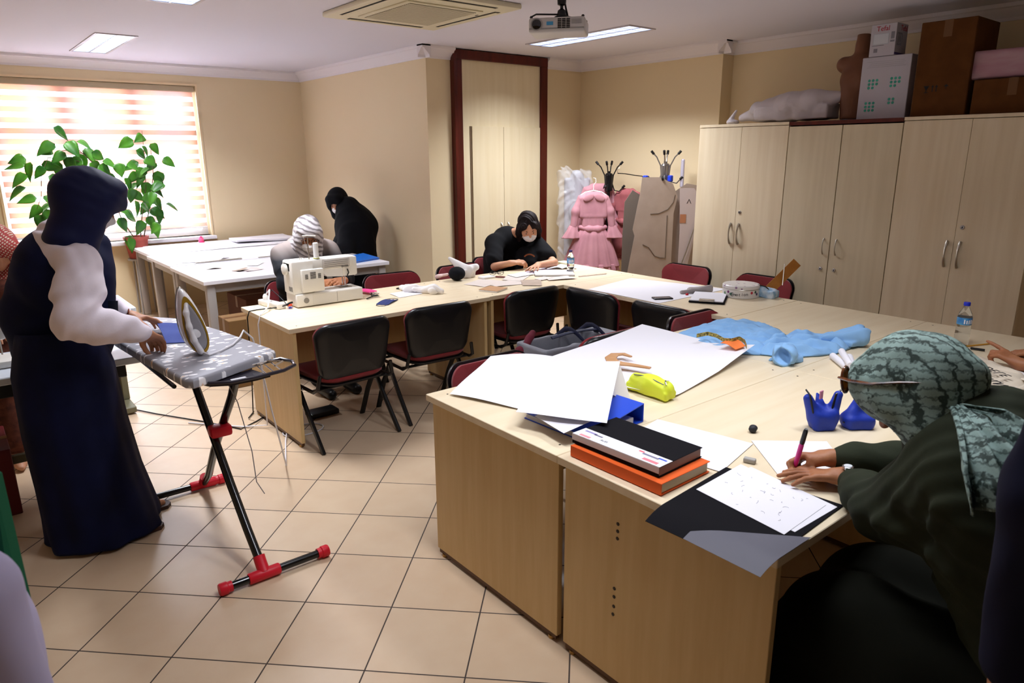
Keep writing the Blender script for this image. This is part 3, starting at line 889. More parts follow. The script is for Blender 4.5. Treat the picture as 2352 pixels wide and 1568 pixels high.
# ================================================================ things on and around the tables
M_paper = mat('white_paper', 'E6E4EA', .75, spec=.2)
M_paper_w = mat('warm_white_paper', 'E6E2E0', .8, spec=.2)
M_tracing = mat('grey_tracing_paper', 'D2C6BE', .7, spec=.2)
M_card = mat('grey_cardboard', 'B7A596', .85, spec=.1, var=(12, 'AD9B8C'))
M_brown = mat('brown_corrugated_carton', '5E3A1C', .85, spec=.1, var=(10, '543218'))
M_blackcard = mat('black_card', '141317', .85, spec=.12)
M_clear = mat('clear_plastic', 'F4F8FA', .06, trans=.97, ior=1.25, spec=.5)
M_ink = mat('black_ink', '101014', .6)
T0 = .74
def sheet(name, label, cat, C, group=None, m=None, wav=0.0, seed=0.0, n=14, th=.0006, lift=None, parent=None):
    """C: four world corners (x, y, z)"""
    C = [V(*c) for c in C]
    def fn(u, v):
        p = C[0] * (1 - u) * (1 - v) + C[1] * u * (1 - v) + C[2] * u * v + C[3] * (1 - u) * v
        z = wav * (.5 + .5 * math.sin(u * 5.1 + seed + v * 2.3)) * (.5 + .5 * math.sin(v * 4.3 + seed * 1.7)) if wav else 0
        if lift: z += lift(u, v)
        return p + V(0, 0, z)
    mb = MB().grid(fn, n, n, th)
    o = mb.build(name, m or M_paper, parent, smooth=60, world=parent is not None)
    if parent is None:
        c = sum(C) / 4; o.location = (c[0], c[1], min(q[2] for q in C))
        o.data.transform(Matrix.Translation(-Vector(o.location)))
        tag(o, label, cat, group)
    return o
def centre(o):     # give a mesh built in world coordinates its own origin
    co = [v.co for v in o.data.vertices]
    c = Vector((sum(v.x for v in co) / len(co), sum(v.y for v in co) / len(co), min(v.z for v in co)))
    o.data.transform(Matrix.Translation(-c)); o.location = c
    return o

# ---------------- ironing board
ib = thing('ironing_board', 'ironing board with silver daisy-print cover, black crossed legs and red feet', 'ironing board', (.85, 3.2, 0))
def daisy():
    m = bpy.data.materials.new('silver_daisy_print_cover'); m.use_nodes = True; nt = m.node_tree; b = nt.nodes['Principled BSDF']; b.inputs['Roughness'].default_value = .55; b.inputs['Metallic'].default_value = .15
    tc = nt.nodes.new('ShaderNodeTexCoord'); mp = nt.nodes.new('ShaderNodeMapping'); mp.inputs['Scale'].default_value = (.75, 1.5, .25); nt.links.new(tc.outputs['Object'], mp.inputs[0])
    v = nt.nodes.new('ShaderNodeTexVoronoi'); v.inputs['Scale'].default_value = 22; v.inputs['Randomness'].default_value = .8; nt.links.new(mp.outputs[0], v.inputs[0])
    w = nt.nodes.new('ShaderNodeTexNoise'); w.inputs['Scale'].default_value = 70; nt.links.new(mp.outputs[0], w.inputs[0])
    d = mathn(nt, 'ADD', v.outputs[0], mathn(nt, 'MULTIPLY', mathn(nt, 'SUBTRACT', w.outputs[0], .5), .22))
    r = nt.nodes.new('ShaderNodeValToRGB'); e = r.color_ramp.elements; r.color_ramp.interpolation = 'LINEAR'
    e[0].position = .10; e[0].color = (*lin('D79A3A'), 1); e[1].position = .14; e[1].color = (*lin('F3F1F4'), 1)
    a = e.new(.32); a.color = (*lin('F3F1F4'), 1); a = e.new(.37); a.color = (*lin('98979F'), 1)
    nt.links.new(d, r.inputs[0]); nt.links.new(r.outputs[0], b.inputs['Base Color']); return m
def mathn(nt, op, a, b):
    n = nt.nodes.new('ShaderNodeMath'); n.operation = op
    for i, x in enumerate((a, b)):
        if isinstance(x, (int, float)): n.inputs[i].default_value = x
        else: nt.links.new(x, n.inputs[i])
    return n.outputs[0]
out = [(.640, 2.780), (.665, 2.755), (.75, 2.790), (1.02, 2.925), (1.068, 2.965), (1.065, 3.02), (1.0, 3.50), (.95, 3.75), (.90, 3.92), (.82, 4.03), (.72, 4.05), (.63, 3.98), (.58, 3.85), (.56, 3.65), (.60, 3.2)]
mb = MB(); cx_, cy_ = .82, 3.35
lays = [(.832, .975), (.836, 1.0), (.858, 1.0), (.868, .985), (.872, .95), (.872, .5)]
vs = []; n_ = len(out)
for z, s_ in lays: vs += [(cx_ + (x - cx_) * s_, cy_ + (y - cy_) * (1 - (1 - s_) * .45), z) for x, y in out]
fs = [(i * n_ + k, i * n_ + (k + 1) % n_, (i + 1) * n_ + (k + 1) % n_, (i + 1) * n_ + k) for i in range(len(lays) - 1) for k in range(n_)] + [tuple(range(n_))[::-1], tuple(5 * n_ + k for k in range(n_))]
cov = mb.add(vs, fs).build('padded_cover', daisy(), ib, world=True, smooth=50)
MB().tube([(.62, 2.86, .825), (.60, 3.6, .825), (.66, 3.95, .825), (.8, 4.0, .825), (.93, 3.7, .825), (1.03, 3.0, .825)], .009, 8).build('rim_tube', M_tubeb, ib, world=True)
M_red = mat('red_plastic', 'C8182C', .4)
def legc(pts, x): return [(x, y, z) for y, z in pts]
MB().tube(legc([(2.655, .045), (2.80, .16), (2.97, .31), (3.14, .47), (3.35, .67), (3.50, .825)], .815), .0185, 14).build('leg', mat('gloss_black_tube', '0B0B0D', .18, spec=.6), ib, world=True)
MB().tube(legc([(3.63, .045), (3.52, .13), (3.36, .32), (3.15, .53), (2.98, .70), (2.88, .825)], .868), .0185, 14).build('leg', MATS['gloss_black_tube'], ib, world=True)
MB().rbox(.795, .889, 3.095, 3.165, .475, .525, .012).build('pivot', M_red, ib, world=True)
for (xa, xb, y, tx) in ((.635, 1.095, 2.635, .815), (.59, .975, 3.655, .868)):
    f = MB().tube([(xa + .02, y, .026), (xb - .02, y, .026)], .0165, 14).build('foot_bar', MATS['gloss_black_tube'], ib, world=True)
    q = MB(); q.T = Matrix.Translation((tx, y, .026)) @ Matrix.Rotation(R(90), 4, 'Y')
    q.lathe([(.021, -.065), (.024, -.06), (.024, .06), (.021, .065)], 18)
    q.build('t_joint', M_red, f, world=True)
    s_ = 1 if y < 3 else -1
    MB().tube([(tx, y, .03), (tx, y + s_ * .035, .065), (tx, y + s_ * .05, .085)], .0245, 14).build('leg_socket', M_red, f, world=True)
    for xe, s2 in ((xa, 1), (xb, -1)):
        q = MB(); q.T = Matrix.Translation((xe, y, .026)) @ Matrix.Rotation(R(90) * s2, 4, 'Y')
        q.lathe([(.023, -.002), (.026, .004), (.026, .028), (.022, .032), (.022, .048)], 18)
        q.build('end_cap', M_red, f, world=True)
tr = MB()
rim = [(.70, 2.84), (.73, 2.775), (.80, 2.735), (.90, 2.735), (1.02, 2.755), (1.085, 2.80), (1.10, 2.86), (1.075, 2.93), (1.0, 2.925), (.9, 2.885), (.78, 2.835)]
tr.tube([(x, y, .836) for x, y in rim], .008, 8, closed=True)
rest = tr.build('iron_rest_frame', mat('dark_enamel', '2A2630', .2, spec=.6), ib, world=True)
MB().prism(rim[:4] + [(.96, 2.748), (.93, 2.89), (.78, 2.837)], .822, .828).build('rest_plate', MATS['dark_enamel'], rest, world=True, smooth=0)
for k in range(3): MB().tube([(.95 + k * .035, 2.76 + k * .01, .832), (.96 + k * .033, 2.89 + k * .01, .832)], .003, 6).build('wire_rod', M_chrome, rest, world=True)
MB().tube([(.92, 2.885, .846), (1.0, 2.89, .85), (1.05, 2.84, .85), (1.0, 2.80, .85)], .004, 6).build('wire_loop', M_chrome, rest, world=True)
MB().tube([(.70, 2.89, .858), (.86, 2.90, .868), (1.02, 2.96, .868)], .004, 6).build('wire_rail', M_chrome, rest, world=True)
q = MB(); q.box(.815, .875, 2.765, 2.80, .8285, .829).build('sticker', M_paper, rest, world=True, smooth=0)
MB().tube([(.80, 2.80, .826), (.84, 2.82, .72), (.87, 2.80, .5), (.875, 2.80, .36), (.90, 2.79, .30)], .0022, 6).build('dangling_cord', mat('grey_cord', '8E8C92', .6), ib, world=True)

# ---------------- steam iron standing on its heel
ir = thing('steam_iron', 'white and gold steam iron standing upright on the ironing board', 'iron', (.80, 3.11, .8725))
u_ = V(.99, -.10, 0); u_ /= np.linalg.norm(u_)           # across the iron, image right
f_ = V(-.10, -.99, 0); f_ /= np.linalg.norm(f_)          # out of the top of the iron
zz = V(-.17 * u_[0], -.17 * u_[1], 1); zz /= np.linalg.norm(zz)
def IP(a, b, c): return V(.80, 3.11, .8725) + u_ * a + f_ * b + zz * c
def tear(w, h0, h1, k=26):
    pts = []
    for i in range(k):
        t = i / k * 2 * PI
        s_ = (1 - math.cos(t)) / 2                 # 0 bottom .. 1 tip
        x = w * math.sin(t) * (1 - s_ * .62) ** .8 * 1.12
        pts.append((x, h0 + (h1 - h0) * s_))
    return pts
def tearsolid(name, m, parent, lays, sm=60):
    mb = MB(); vs = []; k = 26
    for (w, h0, h1, b) in lays: vs += [IP(x, b, z) for x, z in tear(w, h0, h1)]
    fs = [(i * k + j, i * k + (j + 1) % k, (i + 1) * k + (j + 1) % k, (i + 1) * k + j) for i in range(len(lays) - 1) for j in range(k)] + [tuple(range(k))[::-1], tuple((len(lays) - 1) * k + j for j in range(k))]
    return mb.add(vs, fs).build(name, m, parent, world=True, smooth=sm)
M_ivory = mat('white_iron_shell', 'E4E2E6', .22, spec=.5, coat=.3); M_goldp = mat('gold_trim', 'A8842A', .3, metal=.3)
M_smoke = mat('smoky_grey_plastic', '8F8C92', .2, spec=.6)
tearsolid('soleplate', M_steel, ir, [(.060, .0, .292, -.050), (.062, -.0, .296, -.046), (.060, .0, .292, -.040)])
tearsolid('body', M_ivory, ir, [(.058, .002, .290, -.039), (.060, .002, .292, -.02), (.056, .004, .284, .01), (.049, .010, .268, .03), (.044, .018, .252, .038)])
tearsolid('trim', M_goldp, ir, [(.050, .010, .266, .0335), (.050, .010, .266, .043), (.042, .022, .240, .043), (.042, .022, .240, .0385)])
tearsolid('water_tank', M_smoke, ir, [(.0415, .023, .239, .0395), (.039, .026, .234, .045), (.032, .04, .21, .047)])
hd = Sdf(); hd.chain([IP(-.004, .04, .232), IP(-.016, .062, .20), IP(-.022, .070, .14), IP(-.020, .066, .08), IP(-.006, .045, .022)], [.009, .010, .010, .011, .014], .015)
hd.build('handle', M_ivory, ir, .003)
q = MB(); q.T = Matrix(np.c_[u_, zz, f_]).to_4x4(); q.T.translation = Vector(IP(-.004, .05, .105)); q.lathe([(.019, 0), (.018, .012), (.012, .014)], 20)
q.build('dial', M_ivory, ir, world=True)
MB().tube([IP(.0, .05, .02), IP(.02, .06, .004), IP(.07, .03, .006), IP(.14, -.05, .006), IP(.20, -.16, .01), IP(.235, -.24, .02), IP(.262, -.22, -.02), IP(.270, -.25, -.14), IP(.262, -.27, -.42), IP(.27, -.36, -.78), IP(.30, -.55, -.864), IP(.40, -.90, -.866), IP(.52, -1.25, -.866)], .0042, 8).build('power_cord', mat('white_cord', 'DAD8DC', .5), ir, world=True)

# ---------------- cloth pieces on the board
M_bluec = mat('blue_cotton', '49589C', .85, var=(9, '3C4B90'), bump=(300, .05))
z0 = .8735
sheet('fabric_piece', 'small blue cotton piece being folded on the ironing board', 'cloth', [(.755, 3.66, z0 + .035), (.865, 3.60, z0 + .03), (.80, 3.34, z0), (.725, 3.38, z0)], m=M_bluec, wav=.008, th=.003)
sheet('fabric_piece', 'light blue cloth piece under the ironing hand, dark blue hem', 'cloth', [(.61, 3.62, z0), (.72, 3.60, z0), (.70, 3.46, z0), (.61, 3.50, z0)], m=mat('light_blue_cotton', '8F9AC8', .85), wav=.004, th=.002)
sheet('fabric_piece', 'blue and white cloth strip behind the steam iron', 'cloth', [(.84, 3.50, z0), (.90, 3.44, z0), (.83, 3.26, z0), (.80, 3.30, z0)], m=mat('pale_blue_cotton', 'B8BEDC', .85), wav=.004, th=.002)

# ---------------- sewing machine
sm = thing('sewing_machine', 'white domestic sewing machine seen from the back, on the desk end', 'sewing machine', (1.93, 4.39, T0))
M_ivm = mat('ivory_machine_shell', 'E6E2DA', .3, spec=.5)
MB().rbox(1.722, 2.190, 4.305, 4.48, T0 + .006, .826, .006).build('base', M_ivm, sm, world=True)
MB().rbox(1.83, 2.186, 4.303, 4.306, T0 + .012, .820, .0012, 1).build('base_cover', mat('ivory_shell_panel', 'DEDAD2', .35), sm, world=True)
MB().box(1.9985, 2.0005, 4.3015, 4.3035, T0 + .012, .82).build('cover_seam', mat('seam_grey', '9A968E', .6), sm, world=True)
MB().rbox(1.712, 1.86, 4.325, 4.48, .824, 1.040, .012).build('column', M_ivm, sm, world=True)
MB().rbox(1.765, 1.915, 4.296, 4.33, .838, .985, .006).build('motor_cover', M_ivm, sm, world=True)
mv = MB()
for gx, n_ in ((1.785, 5), (1.82, 7), (1.873, 5)):
    for k in range(n_): mv.box(gx, gx + (.038 if gx == 1.82 else .020), 4.2945, 4.2965, .925 + k * .0065, .928 + k * .0065)
mv.build('vent_slots', M_dark, sm, world=True, smooth=0)
MB().rbox(1.712, 2.165, 4.35, 4.47, .962, 1.038, .014).build('arm', M_ivm, sm, world=True)
MB().rbox(1.93, 2.125, 4.3465, 4.3505, .972, 1.030, .004).build('arm_panel', mat('light_grey_panel', 'CFCAC4', .35), sm, world=True)
for k in range(4): MB().box(1.945, 2.115, 4.3455, 4.3467, .981 + k * .0125, .9825 + k * .0125).build('panel_line', M_ink, sm, world=True, smooth=0)
text_mesh('brand_lettering', 'SINGER', .016, M_ink, sm, Vector((2.09, 4.3458, .973)) - sm.location, (R(90), 0, 0))
MB().rbox(2.075, 2.185, 4.352, 4.468, .905, 1.036, .014).build('head', M_ivm, sm, world=True)
MB().prism([(1.915, .965), (2.08, .965), (2.08, .905), (1.965, .915)], -.05, .05, Matrix.Translation((0, 4.41, 0)) @ Matrix.Rotation(R(90), 4, 'X')).build('lamp_housing', mat('lamp_diffuser', 'F2F0EE', .3), sm, world=True, smooth=20)
MB().tube([(2.105, 4.345, .955), (2.112, 4.342, .93), (2.10, 4.345, .905)], .004, 6).build('presser_lever', M_black, sm, world=True)
MB().tube([(2.095, 4.41, .91), (2.095, 4.41, .845)], .0045, 8).build('needle_bar', M_chrome, sm, world=True)
MB().tube([(2.108, 4.40, .91), (2.108, 4.40, .838)], .0035, 8).build('presser_bar', M_chrome, sm, world=True)
MB().rbox(2.085, 2.125, 4.385, 4.43, .829, .836, .002).build('presser_foot', M_chrome, sm, world=True)
MB().rbox(2.05, 2.14, 4.36, 4.45, .8262, .8285, .0008, 1).build('needle_plate', M_steel, sm, world=True)
q = MB(); q.T = Matrix.Translation((1.708, 4.41, .985)) @ Matrix.Rotation(R(-90), 4, 'Y'); q.lathe([(.034, 0), (.036, .004), (.036, .018), (.026, .022), (.010, .022)], 28)
q.build('handwheel', M_ivm, sm, world=True)
MB().lathe([(.020, 0), (.020, .006), (.017, .008), (.017, .10), (.014, .104)], 24, (1.905, 4.375, 1.040)).build('spool', mat('white_thread_spool', 'E8E6E6', .7), sm, world=True)
MB().lathe([(.0205, 0), (.0205, .005)], 24, (1.905, 4.375, 1.0415)).build('spool_band', mat('yellow_green_band', 'B9BE3A', .5), sm, world=True)
MB().tube([(1.852, 4.37, 1.035), (1.852, 4.37, 1.19)], .004, 8).build('thread_guide_pole', M_steel, sm, world=True)
MB().tube([(1.825, 4.385, 1.192), (1.852, 4.37, 1.194), (1.90, 4.35, 1.190)], .004, 8).build('thread_guide_arm', M_ivm, sm, world=True)
MB().tube([(1.83, 4.38, 1.19), (1.846, 4.38, 1.10), (1.862, 4.375, 1.04)], .0009, 4).build('thread', M_paper_w, sm, world=True)
for x in (1.80, 1.812): MB().tube([(x, 4.40, 1.036), (x, 4.40, 1.055)], .0022, 6).build('bobbin_pin', M_steel, sm, world=True)
q = MB()
for k in range(5): q.box(1.7112, 1.7122, 4.34 + k * .012, 4.345 + k * .012, .845, .875)
q.build('side_vents', M_dark, sm, world=True, smooth=0)
MB().lathe([(.0008, 0), (.018, .0001), (.018, .0012), (.0008, .0013)], 20).build('badge', mat('grey_badge', '8A8680', .5), sm)
_bg = [c for c in sm.children if c.name.startswith('badge')][0]; _bg.rotation_euler = (R(90), 0, 0); _bg.location = Vector((1.785, 4.3035, .785)) - sm.location
MB().tube([(1.712, 4.36, .775), (1.69, 4.355, .773), (1.665, 4.35, .765)], .007, 8).build('plug', M_black, sm, world=True)
MB().tube([(1.665, 4.35, .765), (1.62, 4.37, .752), (1.57, 4.40, .748), (1.50, 4.42, .746), (1.452, 4.425, .742), (1.438, 4.43, .70), (1.435, 4.44, .4), (1.42, 4.46, .05), (1.40, 4.50, .012), (1.47, 4.60, .012)], .0038, 8).build('power_cord', M_black, sm, world=True)

# ---------------- power strip and bits around it
ps = thing('power_strip', 'white power strip with plugs beside the sewing machine', 'power strip', (1.62, 4.48, T0))
a = MB(); a.T = Matrix.Rotation(R(100), 4, 'Z'); a.rbox(-.125, .125, -.028, .028, .001, .036, .006)
a.build('housing', M_white, ps)
for k in (-1, 0, 1):
    q = MB(); c = Matrix.Rotation(R(100), 3, 'Z') @ Vector((k * .07, 0, 0)); q.lathe([(.019, .0362), (.019, .037), (.017, .0368)], 16, (c.x, c.y, 0)); q.build('socket', mat('socket_grey', 'C8C6C4', .5), ps)
a = MB(); c = Matrix.Rotation(R(100), 3, 'Z') @ Vector((.07, 0, 0)); a.lathe([(.017, .037), (.018, .06), (.010, .075)], 12, (c.x, c.y, 0)); a.build('plug', M_white, ps)
MB().tube([(c.x, c.y, .07), (c.x + .02, c.y - .03, .105), (c.x - .01, c.y - .10, .09), (c.x - .06, c.y - .20, .03), (-.155, -.22, .005), (-.175, -.22, -.05), (-.178, -.225, -.30), (-.182, -.22, -.715), (-.30, -.10, -.733), (-.55, .2, -.733)], .0048, 8).build('white_cable', MATS['white_cord'], ps)
MB().tube([(0, .1, .04), (.03, .06, .10), (.05, -.02, .06), (.07, -.10, .012)], .003, 6).build('black_cable', M_black, ps)
o = Sdf().cone((1.70, 4.41, .75), (1.735, 4.40, .752), .008, .007).build('seam_ripper', mat('orange_red_plastic', 'E8431A', .4), None, .0025); tag(centre(o), 'orange-red handle lying behind the sewing machine plug', 'tool')
MB0 = MB(); 
for i in range(26):
    a0 = rnd.uniform(0, 6.28); r0 = rnd.uniform(.003, .018)
    MB0.tube([(r0 * math.cos(a0 + t) * 1.0, r0 * math.sin(a0 + t), .003 + .012 * rnd.random()) for t in (0, .8, 1.7, 2.6)], .0009, 4)
o = MB0.build('thread_scrap', mat('violet_blue_thread', '4B4C9E', .8)); o.location = (1.685, 4.335, T0); tag(o, 'tangle of violet-blue thread beside the power strip', 'thread'); o['kind'] = 'stuff'

# ---------------- masks, phone, cloth bundle right of the machine
def flat_mask(label, m, loc, rz, loopm):
    t = thing('cloth_mask', label, 'mask', loc, R(rz))
    def fn(u, v): return ((u - .5) * .17, (v - .5) * .085, .004 + .006 * math.sin(PI * u) + .0022 * math.sin(v * 20))
    MB().grid(fn, 16, 16, .002).build('panel', m, t, smooth=180)
    for e in (-1, 1): MB().tube([(e * .085, .038, .004), (e * .115, .03, .003), (e * .13, .0, .003), (e * .115, -.03, .003), (e * .085, -.038, .004)], .0018, 6).build('ear_loop', loopm, t)
    return t
M_navym = mat('navy_cotton_mask', '2C3768', .85)
flat_mask('navy blue cloth mask with black ear loops, in front of the sewing machine', M_navym, (2.26, 4.10, T0), 38, M_black)
flat_mask('bright pink and white cloth mask at the right end of the sewing machine', mat('pink_cotton', 'D8407E', .85), (2.30, 4.50, T0 + .012), -70, M_paper)
b = thing('brush', 'black bristle brush lying against the sewing machine', 'brush', (2.25, 4.30, T0), R(30))
MB().tube([(-.06, 0, .008), (.01, 0, .010)], .005, 8).build('handle', M_black, b)
q = MB()
for i in range(34):
    a0 = rnd.uniform(-.9, .9); q.tube([(.01, 0, .010), (.01 + .05 * math.cos(a0), .05 * math.sin(a0), .004 + .03 * rnd.random())], .0012, 4)
q.build('bristles', M_black, b)
def phone(label, loc, rz, m2):
    t = thing('phone', label, 'phone', loc, R(rz))
    MB().rbox(-.034, .034, -.066, .066, 0, .010, .004).build('case', M_black, t)
    MB().rbox(-.029, .029, -.052, .052, .0095, .0106, .0004, 1).build('screen', m2, t)
    return t
phone('dark phone lying above the white paper slips on the sewing desk', (2.62, 4.48, T0), -62, mat('olive_phone_screen', '4A4030', .15))
phone('grey phone lying on the big white sheet on the cabinet-side desk', (3.74, 2.98, T0 + .002), 60, mat('grey_phone_screen', '6E6C70', .12))
sheet('paper_slip', 'white paper slip under the tied cloth bundle', 'paper', [(2.42, 4.35, .742), (2.62, 4.38, .742), (2.60, 4.20, .742), (2.40, 4.18, .742)], wav=.003)
o = Sdf(); o.chain([(2.545, 4.33, .765), (2.585, 4.27, .775), (2.60, 4.24, .768), (2.66, 4.15, .772), (2.70, 4.11, .760)], [.024, .024, .016, .034, .020], .02); o.cone((2.55, 4.40, .762), (2.56, 4.30, .770), .018, .025, .02)
o = centre(o.build('cloth_bundle', M_paper_w, None, .004, disp=mixd((1, folds((1, 1, .3), 180, 3, 1)), (1, folds((1, -1, .6), 120, 3, 4))), amp=.006)); tag(o, 'crumpled white cloth bundle tied with a violet cord', 'cloth')
MB().tube([Vector((2.60 + .020 * math.cos(a), 4.245 + .014 * math.sin(a) * .5, .768 + .020 * math.sin(a))) - o.location for a in [2 * PI * i / 16 for i in range(16)]], .003, 6, closed=True).build('cord', mat('violet_cord', '3E3C8C', .6), o)

# ---------------- round black ball, white bag, papers, glasses on desk D
bt = Sdf().ell((3.10, 4.49, .795), (.066, .066, .054)).build('pin_cushion', M_blackcloth if 'M_blackcloth' in globals() else mat('black_cloth', '0B0C12', .85, spec=.2, bump=(260, .06)), None, .005, disp=folds((1, .5, .3), 60, 1, 1), amp=.0015); tag(centre(bt), 'round matt black ball-shaped thing on the desk before the closet', 'cushion')
o = Sdf(); o.cone((3.24, 4.56, .79), (3.15, 4.66, .89), .05, .012, .02).cone((3.24, 4.56, .79), (3.30, 4.52, .82), .05, .03, .02); o.box((3.25, 4.55, .775), (.05, .03, .03), None, .004)
o = centre(o.build('paper_bag', M_paper_w, None, .005, disp=folds((1, .5, .3), 70, 3, 2), amp=.006)); tag(o, 'crumpled white paper bag behind the black ball', 'bag')
o = centre(Sdf().cone((3.03, 4.66, .758), (3.08, 4.60, .775), .018, .012).build('tissue', mat('pale_pink_tissue', 'E6C9C4', .8), None, .004, disp=folds((1, .5, .3), 150, 3, 2), amp=.005)); tag(o, 'pale pink crumpled tissue left of the black ball', 'tissue')
o = centre(MB().rbox(3.28, 3.40, 4.38, 4.46, T0, .756, .004).build('small_box', M_paper_w)); tag(o, 'small white box right of the black ball', 'box')
t = thing('notebook', 'closed brown kraft notebook near the desk seam', 'notebook', (3.07, 3.985, T0), R(22))
MB().rbox(-.08, .075, -.075, .075, .001, .011, .0015).build('pages', M_paper_w, t)
MB().rbox(-.083, .078, -.078, .078, .0112, .013, .0006, 1).build('cover', mat('kraft_brown_card', 'B98E68', .8), t, smooth=0)
pp = [((3.19, 4.27), .30, .22, 20, M_tracing), ((3.33, 4.13), .34, .20, -10, M_tracing), ((3.52, 4.28), .30, .18, 35, M_tracing), ((3.46, 4.02), .26, .16, 50, M_card), ((3.66, 4.10), .16, .10, 10, M_tracing), ((3.76, 4.02), .24, .14, -20, M_tracing), ((3.62, 4.34), .22, .14, 5, M_paper_w)]
names = ['large translucent grey pattern piece beside the kraft notebook', 'translucent grey pattern piece spreading across the desk seam side', 'thin grey pattern piece under the folded glasses', 'grey card pattern corner at the desk edge by the chair back', 'tiny grey pattern slip right of the card corner', 'grey pattern strip toward the inner desk corner', 'off-white paper strip in front of the drawing woman']
for i, ((c, w_, h_, a_, m_), nm) in enumerate(zip(pp, names)):
    a_ = R(a_); cs = []
    for sx_, sy_ in ((-1, -1), (1, -1), (.8, 1), (-.9, .8)): cs.append((c[0] + sx_ * w_ / 2 * math.cos(a_) - sy_ * h_ / 2 * math.sin(a_), c[1] + sx_ * w_ / 2 * math.sin(a_) + sy_ * h_ / 2 * math.cos(a_), .7415 + i * .0012))
    sheet('pattern_piece', nm, 'paper', cs, 'grey pattern pieces on the desks', m_, .004, i)
g = thing('eyeglasses', 'folded black eyeglasses on the grey pattern papers', 'glasses', (3.44, 4.42, T0 + .009), R(-30))
for e in (-1, 1):
    MB().tube([(e * .032 + .024 * math.cos(a), 0, .022 + .018 * math.sin(a)) for a in [2 * PI * i / 18 for i in range(18)]], .002, 5, closed=True).build('rim', M_black, g)
    MB().tube([(e * .058, .0, .026), (e * .055, .03, .02), (-e * .04, .04 + e * .006, .01)], .0022, 5).build('temple', M_black, g)
MB().tube([(-.01, 0, .028), (.01, 0, .028)], .002, 5).build('bridge', M_black, g)
o = centre(Sdf().cone((3.33, 4.46, .75), (3.45, 4.33, .748), .007, .006).build('marker', mat('dark_red_plastic', '6A1420', .4), None, .003)); tag(o, 'dark red pencil left of the folded eyeglasses', 'pencil')
# drawing things of the woman in the t-shirt
sheet('drawing_sheet', 'lavender sheet under the hands of the woman in black t-shirt', 'paper', [(3.72, 4.44, .742), (4.02, 4.50, .742), (4.05, 4.28, .742), (3.76, 4.24, .742)], m=mat('lavender_paper', 'C5BAC8', .7))
t = thing('sketchbook', 'open white sketchbook pad in front of the woman in the black t-shirt', 'book', (3.88, 4.22, T0 + .003), R(-38))
MB().rbox(-.16, .16, -.12, .12, 0, .012, .001, 1).build('pages', M_paper, t, smooth=0)
MB().rbox(-.162, .162, -.122, .122, -.002, .0, .0006, 1).build('cover', M_blackcard, t, smooth=0)
t = thing('book', 'open white book at the far desk corner behind the small bottle', 'book', (4.13, 4.42, T0), R(-30))
def pg(u, v, e=1): return (e * u * .13, (v - .5) * .19, .004 + .022 * math.sin(min(u * 2.2, 1) * PI * .5) * (1 - u) + .003)
for e in (-1, 1): MB().grid(lambda u, v, e=e: pg(u, v, e), 12, 4, .003).build('page_block', M_paper, t, smooth=180)
o = centre(MB().rbox(4.20, 4.30, 4.42, 4.54, T0, .775, .003).build('sticky_notes', mat('pale_yellow_paper', 'E6E0B4', .8))); tag(o, 'pale yellow note block at the far desk corner', 'notes')
o = centre(MB().tube([(3.93, 3.98, .7445), (4.20, 3.93, .7445)], .004, 8).build('clear_ruler', M_clear)); tag(o, 'thin clear pen lying in front of the small water bottle', 'pen')

def bottle(label, loc, h, r, band, word, cap):
    t = thing('water_bottle', label, 'bottle', loc)
    p = [(r * .55, .0), (r * .92, .004), (r, .015), (r, h * .10), (r * .95, h * .12), (r, h * .14), (r, h * .24), (r * .95, h * .26), (r, h * .28), (r * .97, h * .40), (r * .93, h * .46), (r * .97, h * .50), (r * .97, h * .66), (r * .80, h * .76), (r * .42, h * .87), (r * .37, h * .90), (r * .37, h * .93)]
    MB().lathe(p, 28).build('bottle_body', M_clear, t, smooth=50)
    MB().lathe([(r * .42, h * .92), (r * .45, h * .925), (r * .45, h * .99), (r * .40, h)], 20).build('cap', cap, t)
    l = MB().lathe([(r * .985, h * band[0]), (r * .99, h * band[0] + .001), (r * .99, h * band[1] - .001), (r * .985, h * band[1])], 28).build('label', mat('blue_bottle_label', '2A6FB4', .35, var=(20, '5FA6CE')), t)
    q = MB()
    for i in range(9):
        a = R(200 + i * 9); q.box(-.0028, .0028, -.0005, .0005, h * band[0] + .006, h * band[1] - .008 - (i % 3) * .002, Matrix.Translation((r * .995 * math.cos(a), r * .995 * math.sin(a), 0)) @ Matrix.Rotation(a + PI / 2, 4, 'Z')) if i % 2 == 0 else None
    q.build('label_marks', M_paper, l, smooth=0)
    return t
bottle('small clear water bottle at the far desk corner, pale label', (4.04, 4.19, T0), .185, .031, (.42, .64), '', mat('violet_cap', '3C3070', .35))
bottle('clear water bottle with blue cap and blue label on the right-hand desk', (3.96, 1.235, T0), .225, .034, (.50, .66), '', mat('blue_cap', '2030C0', .35))

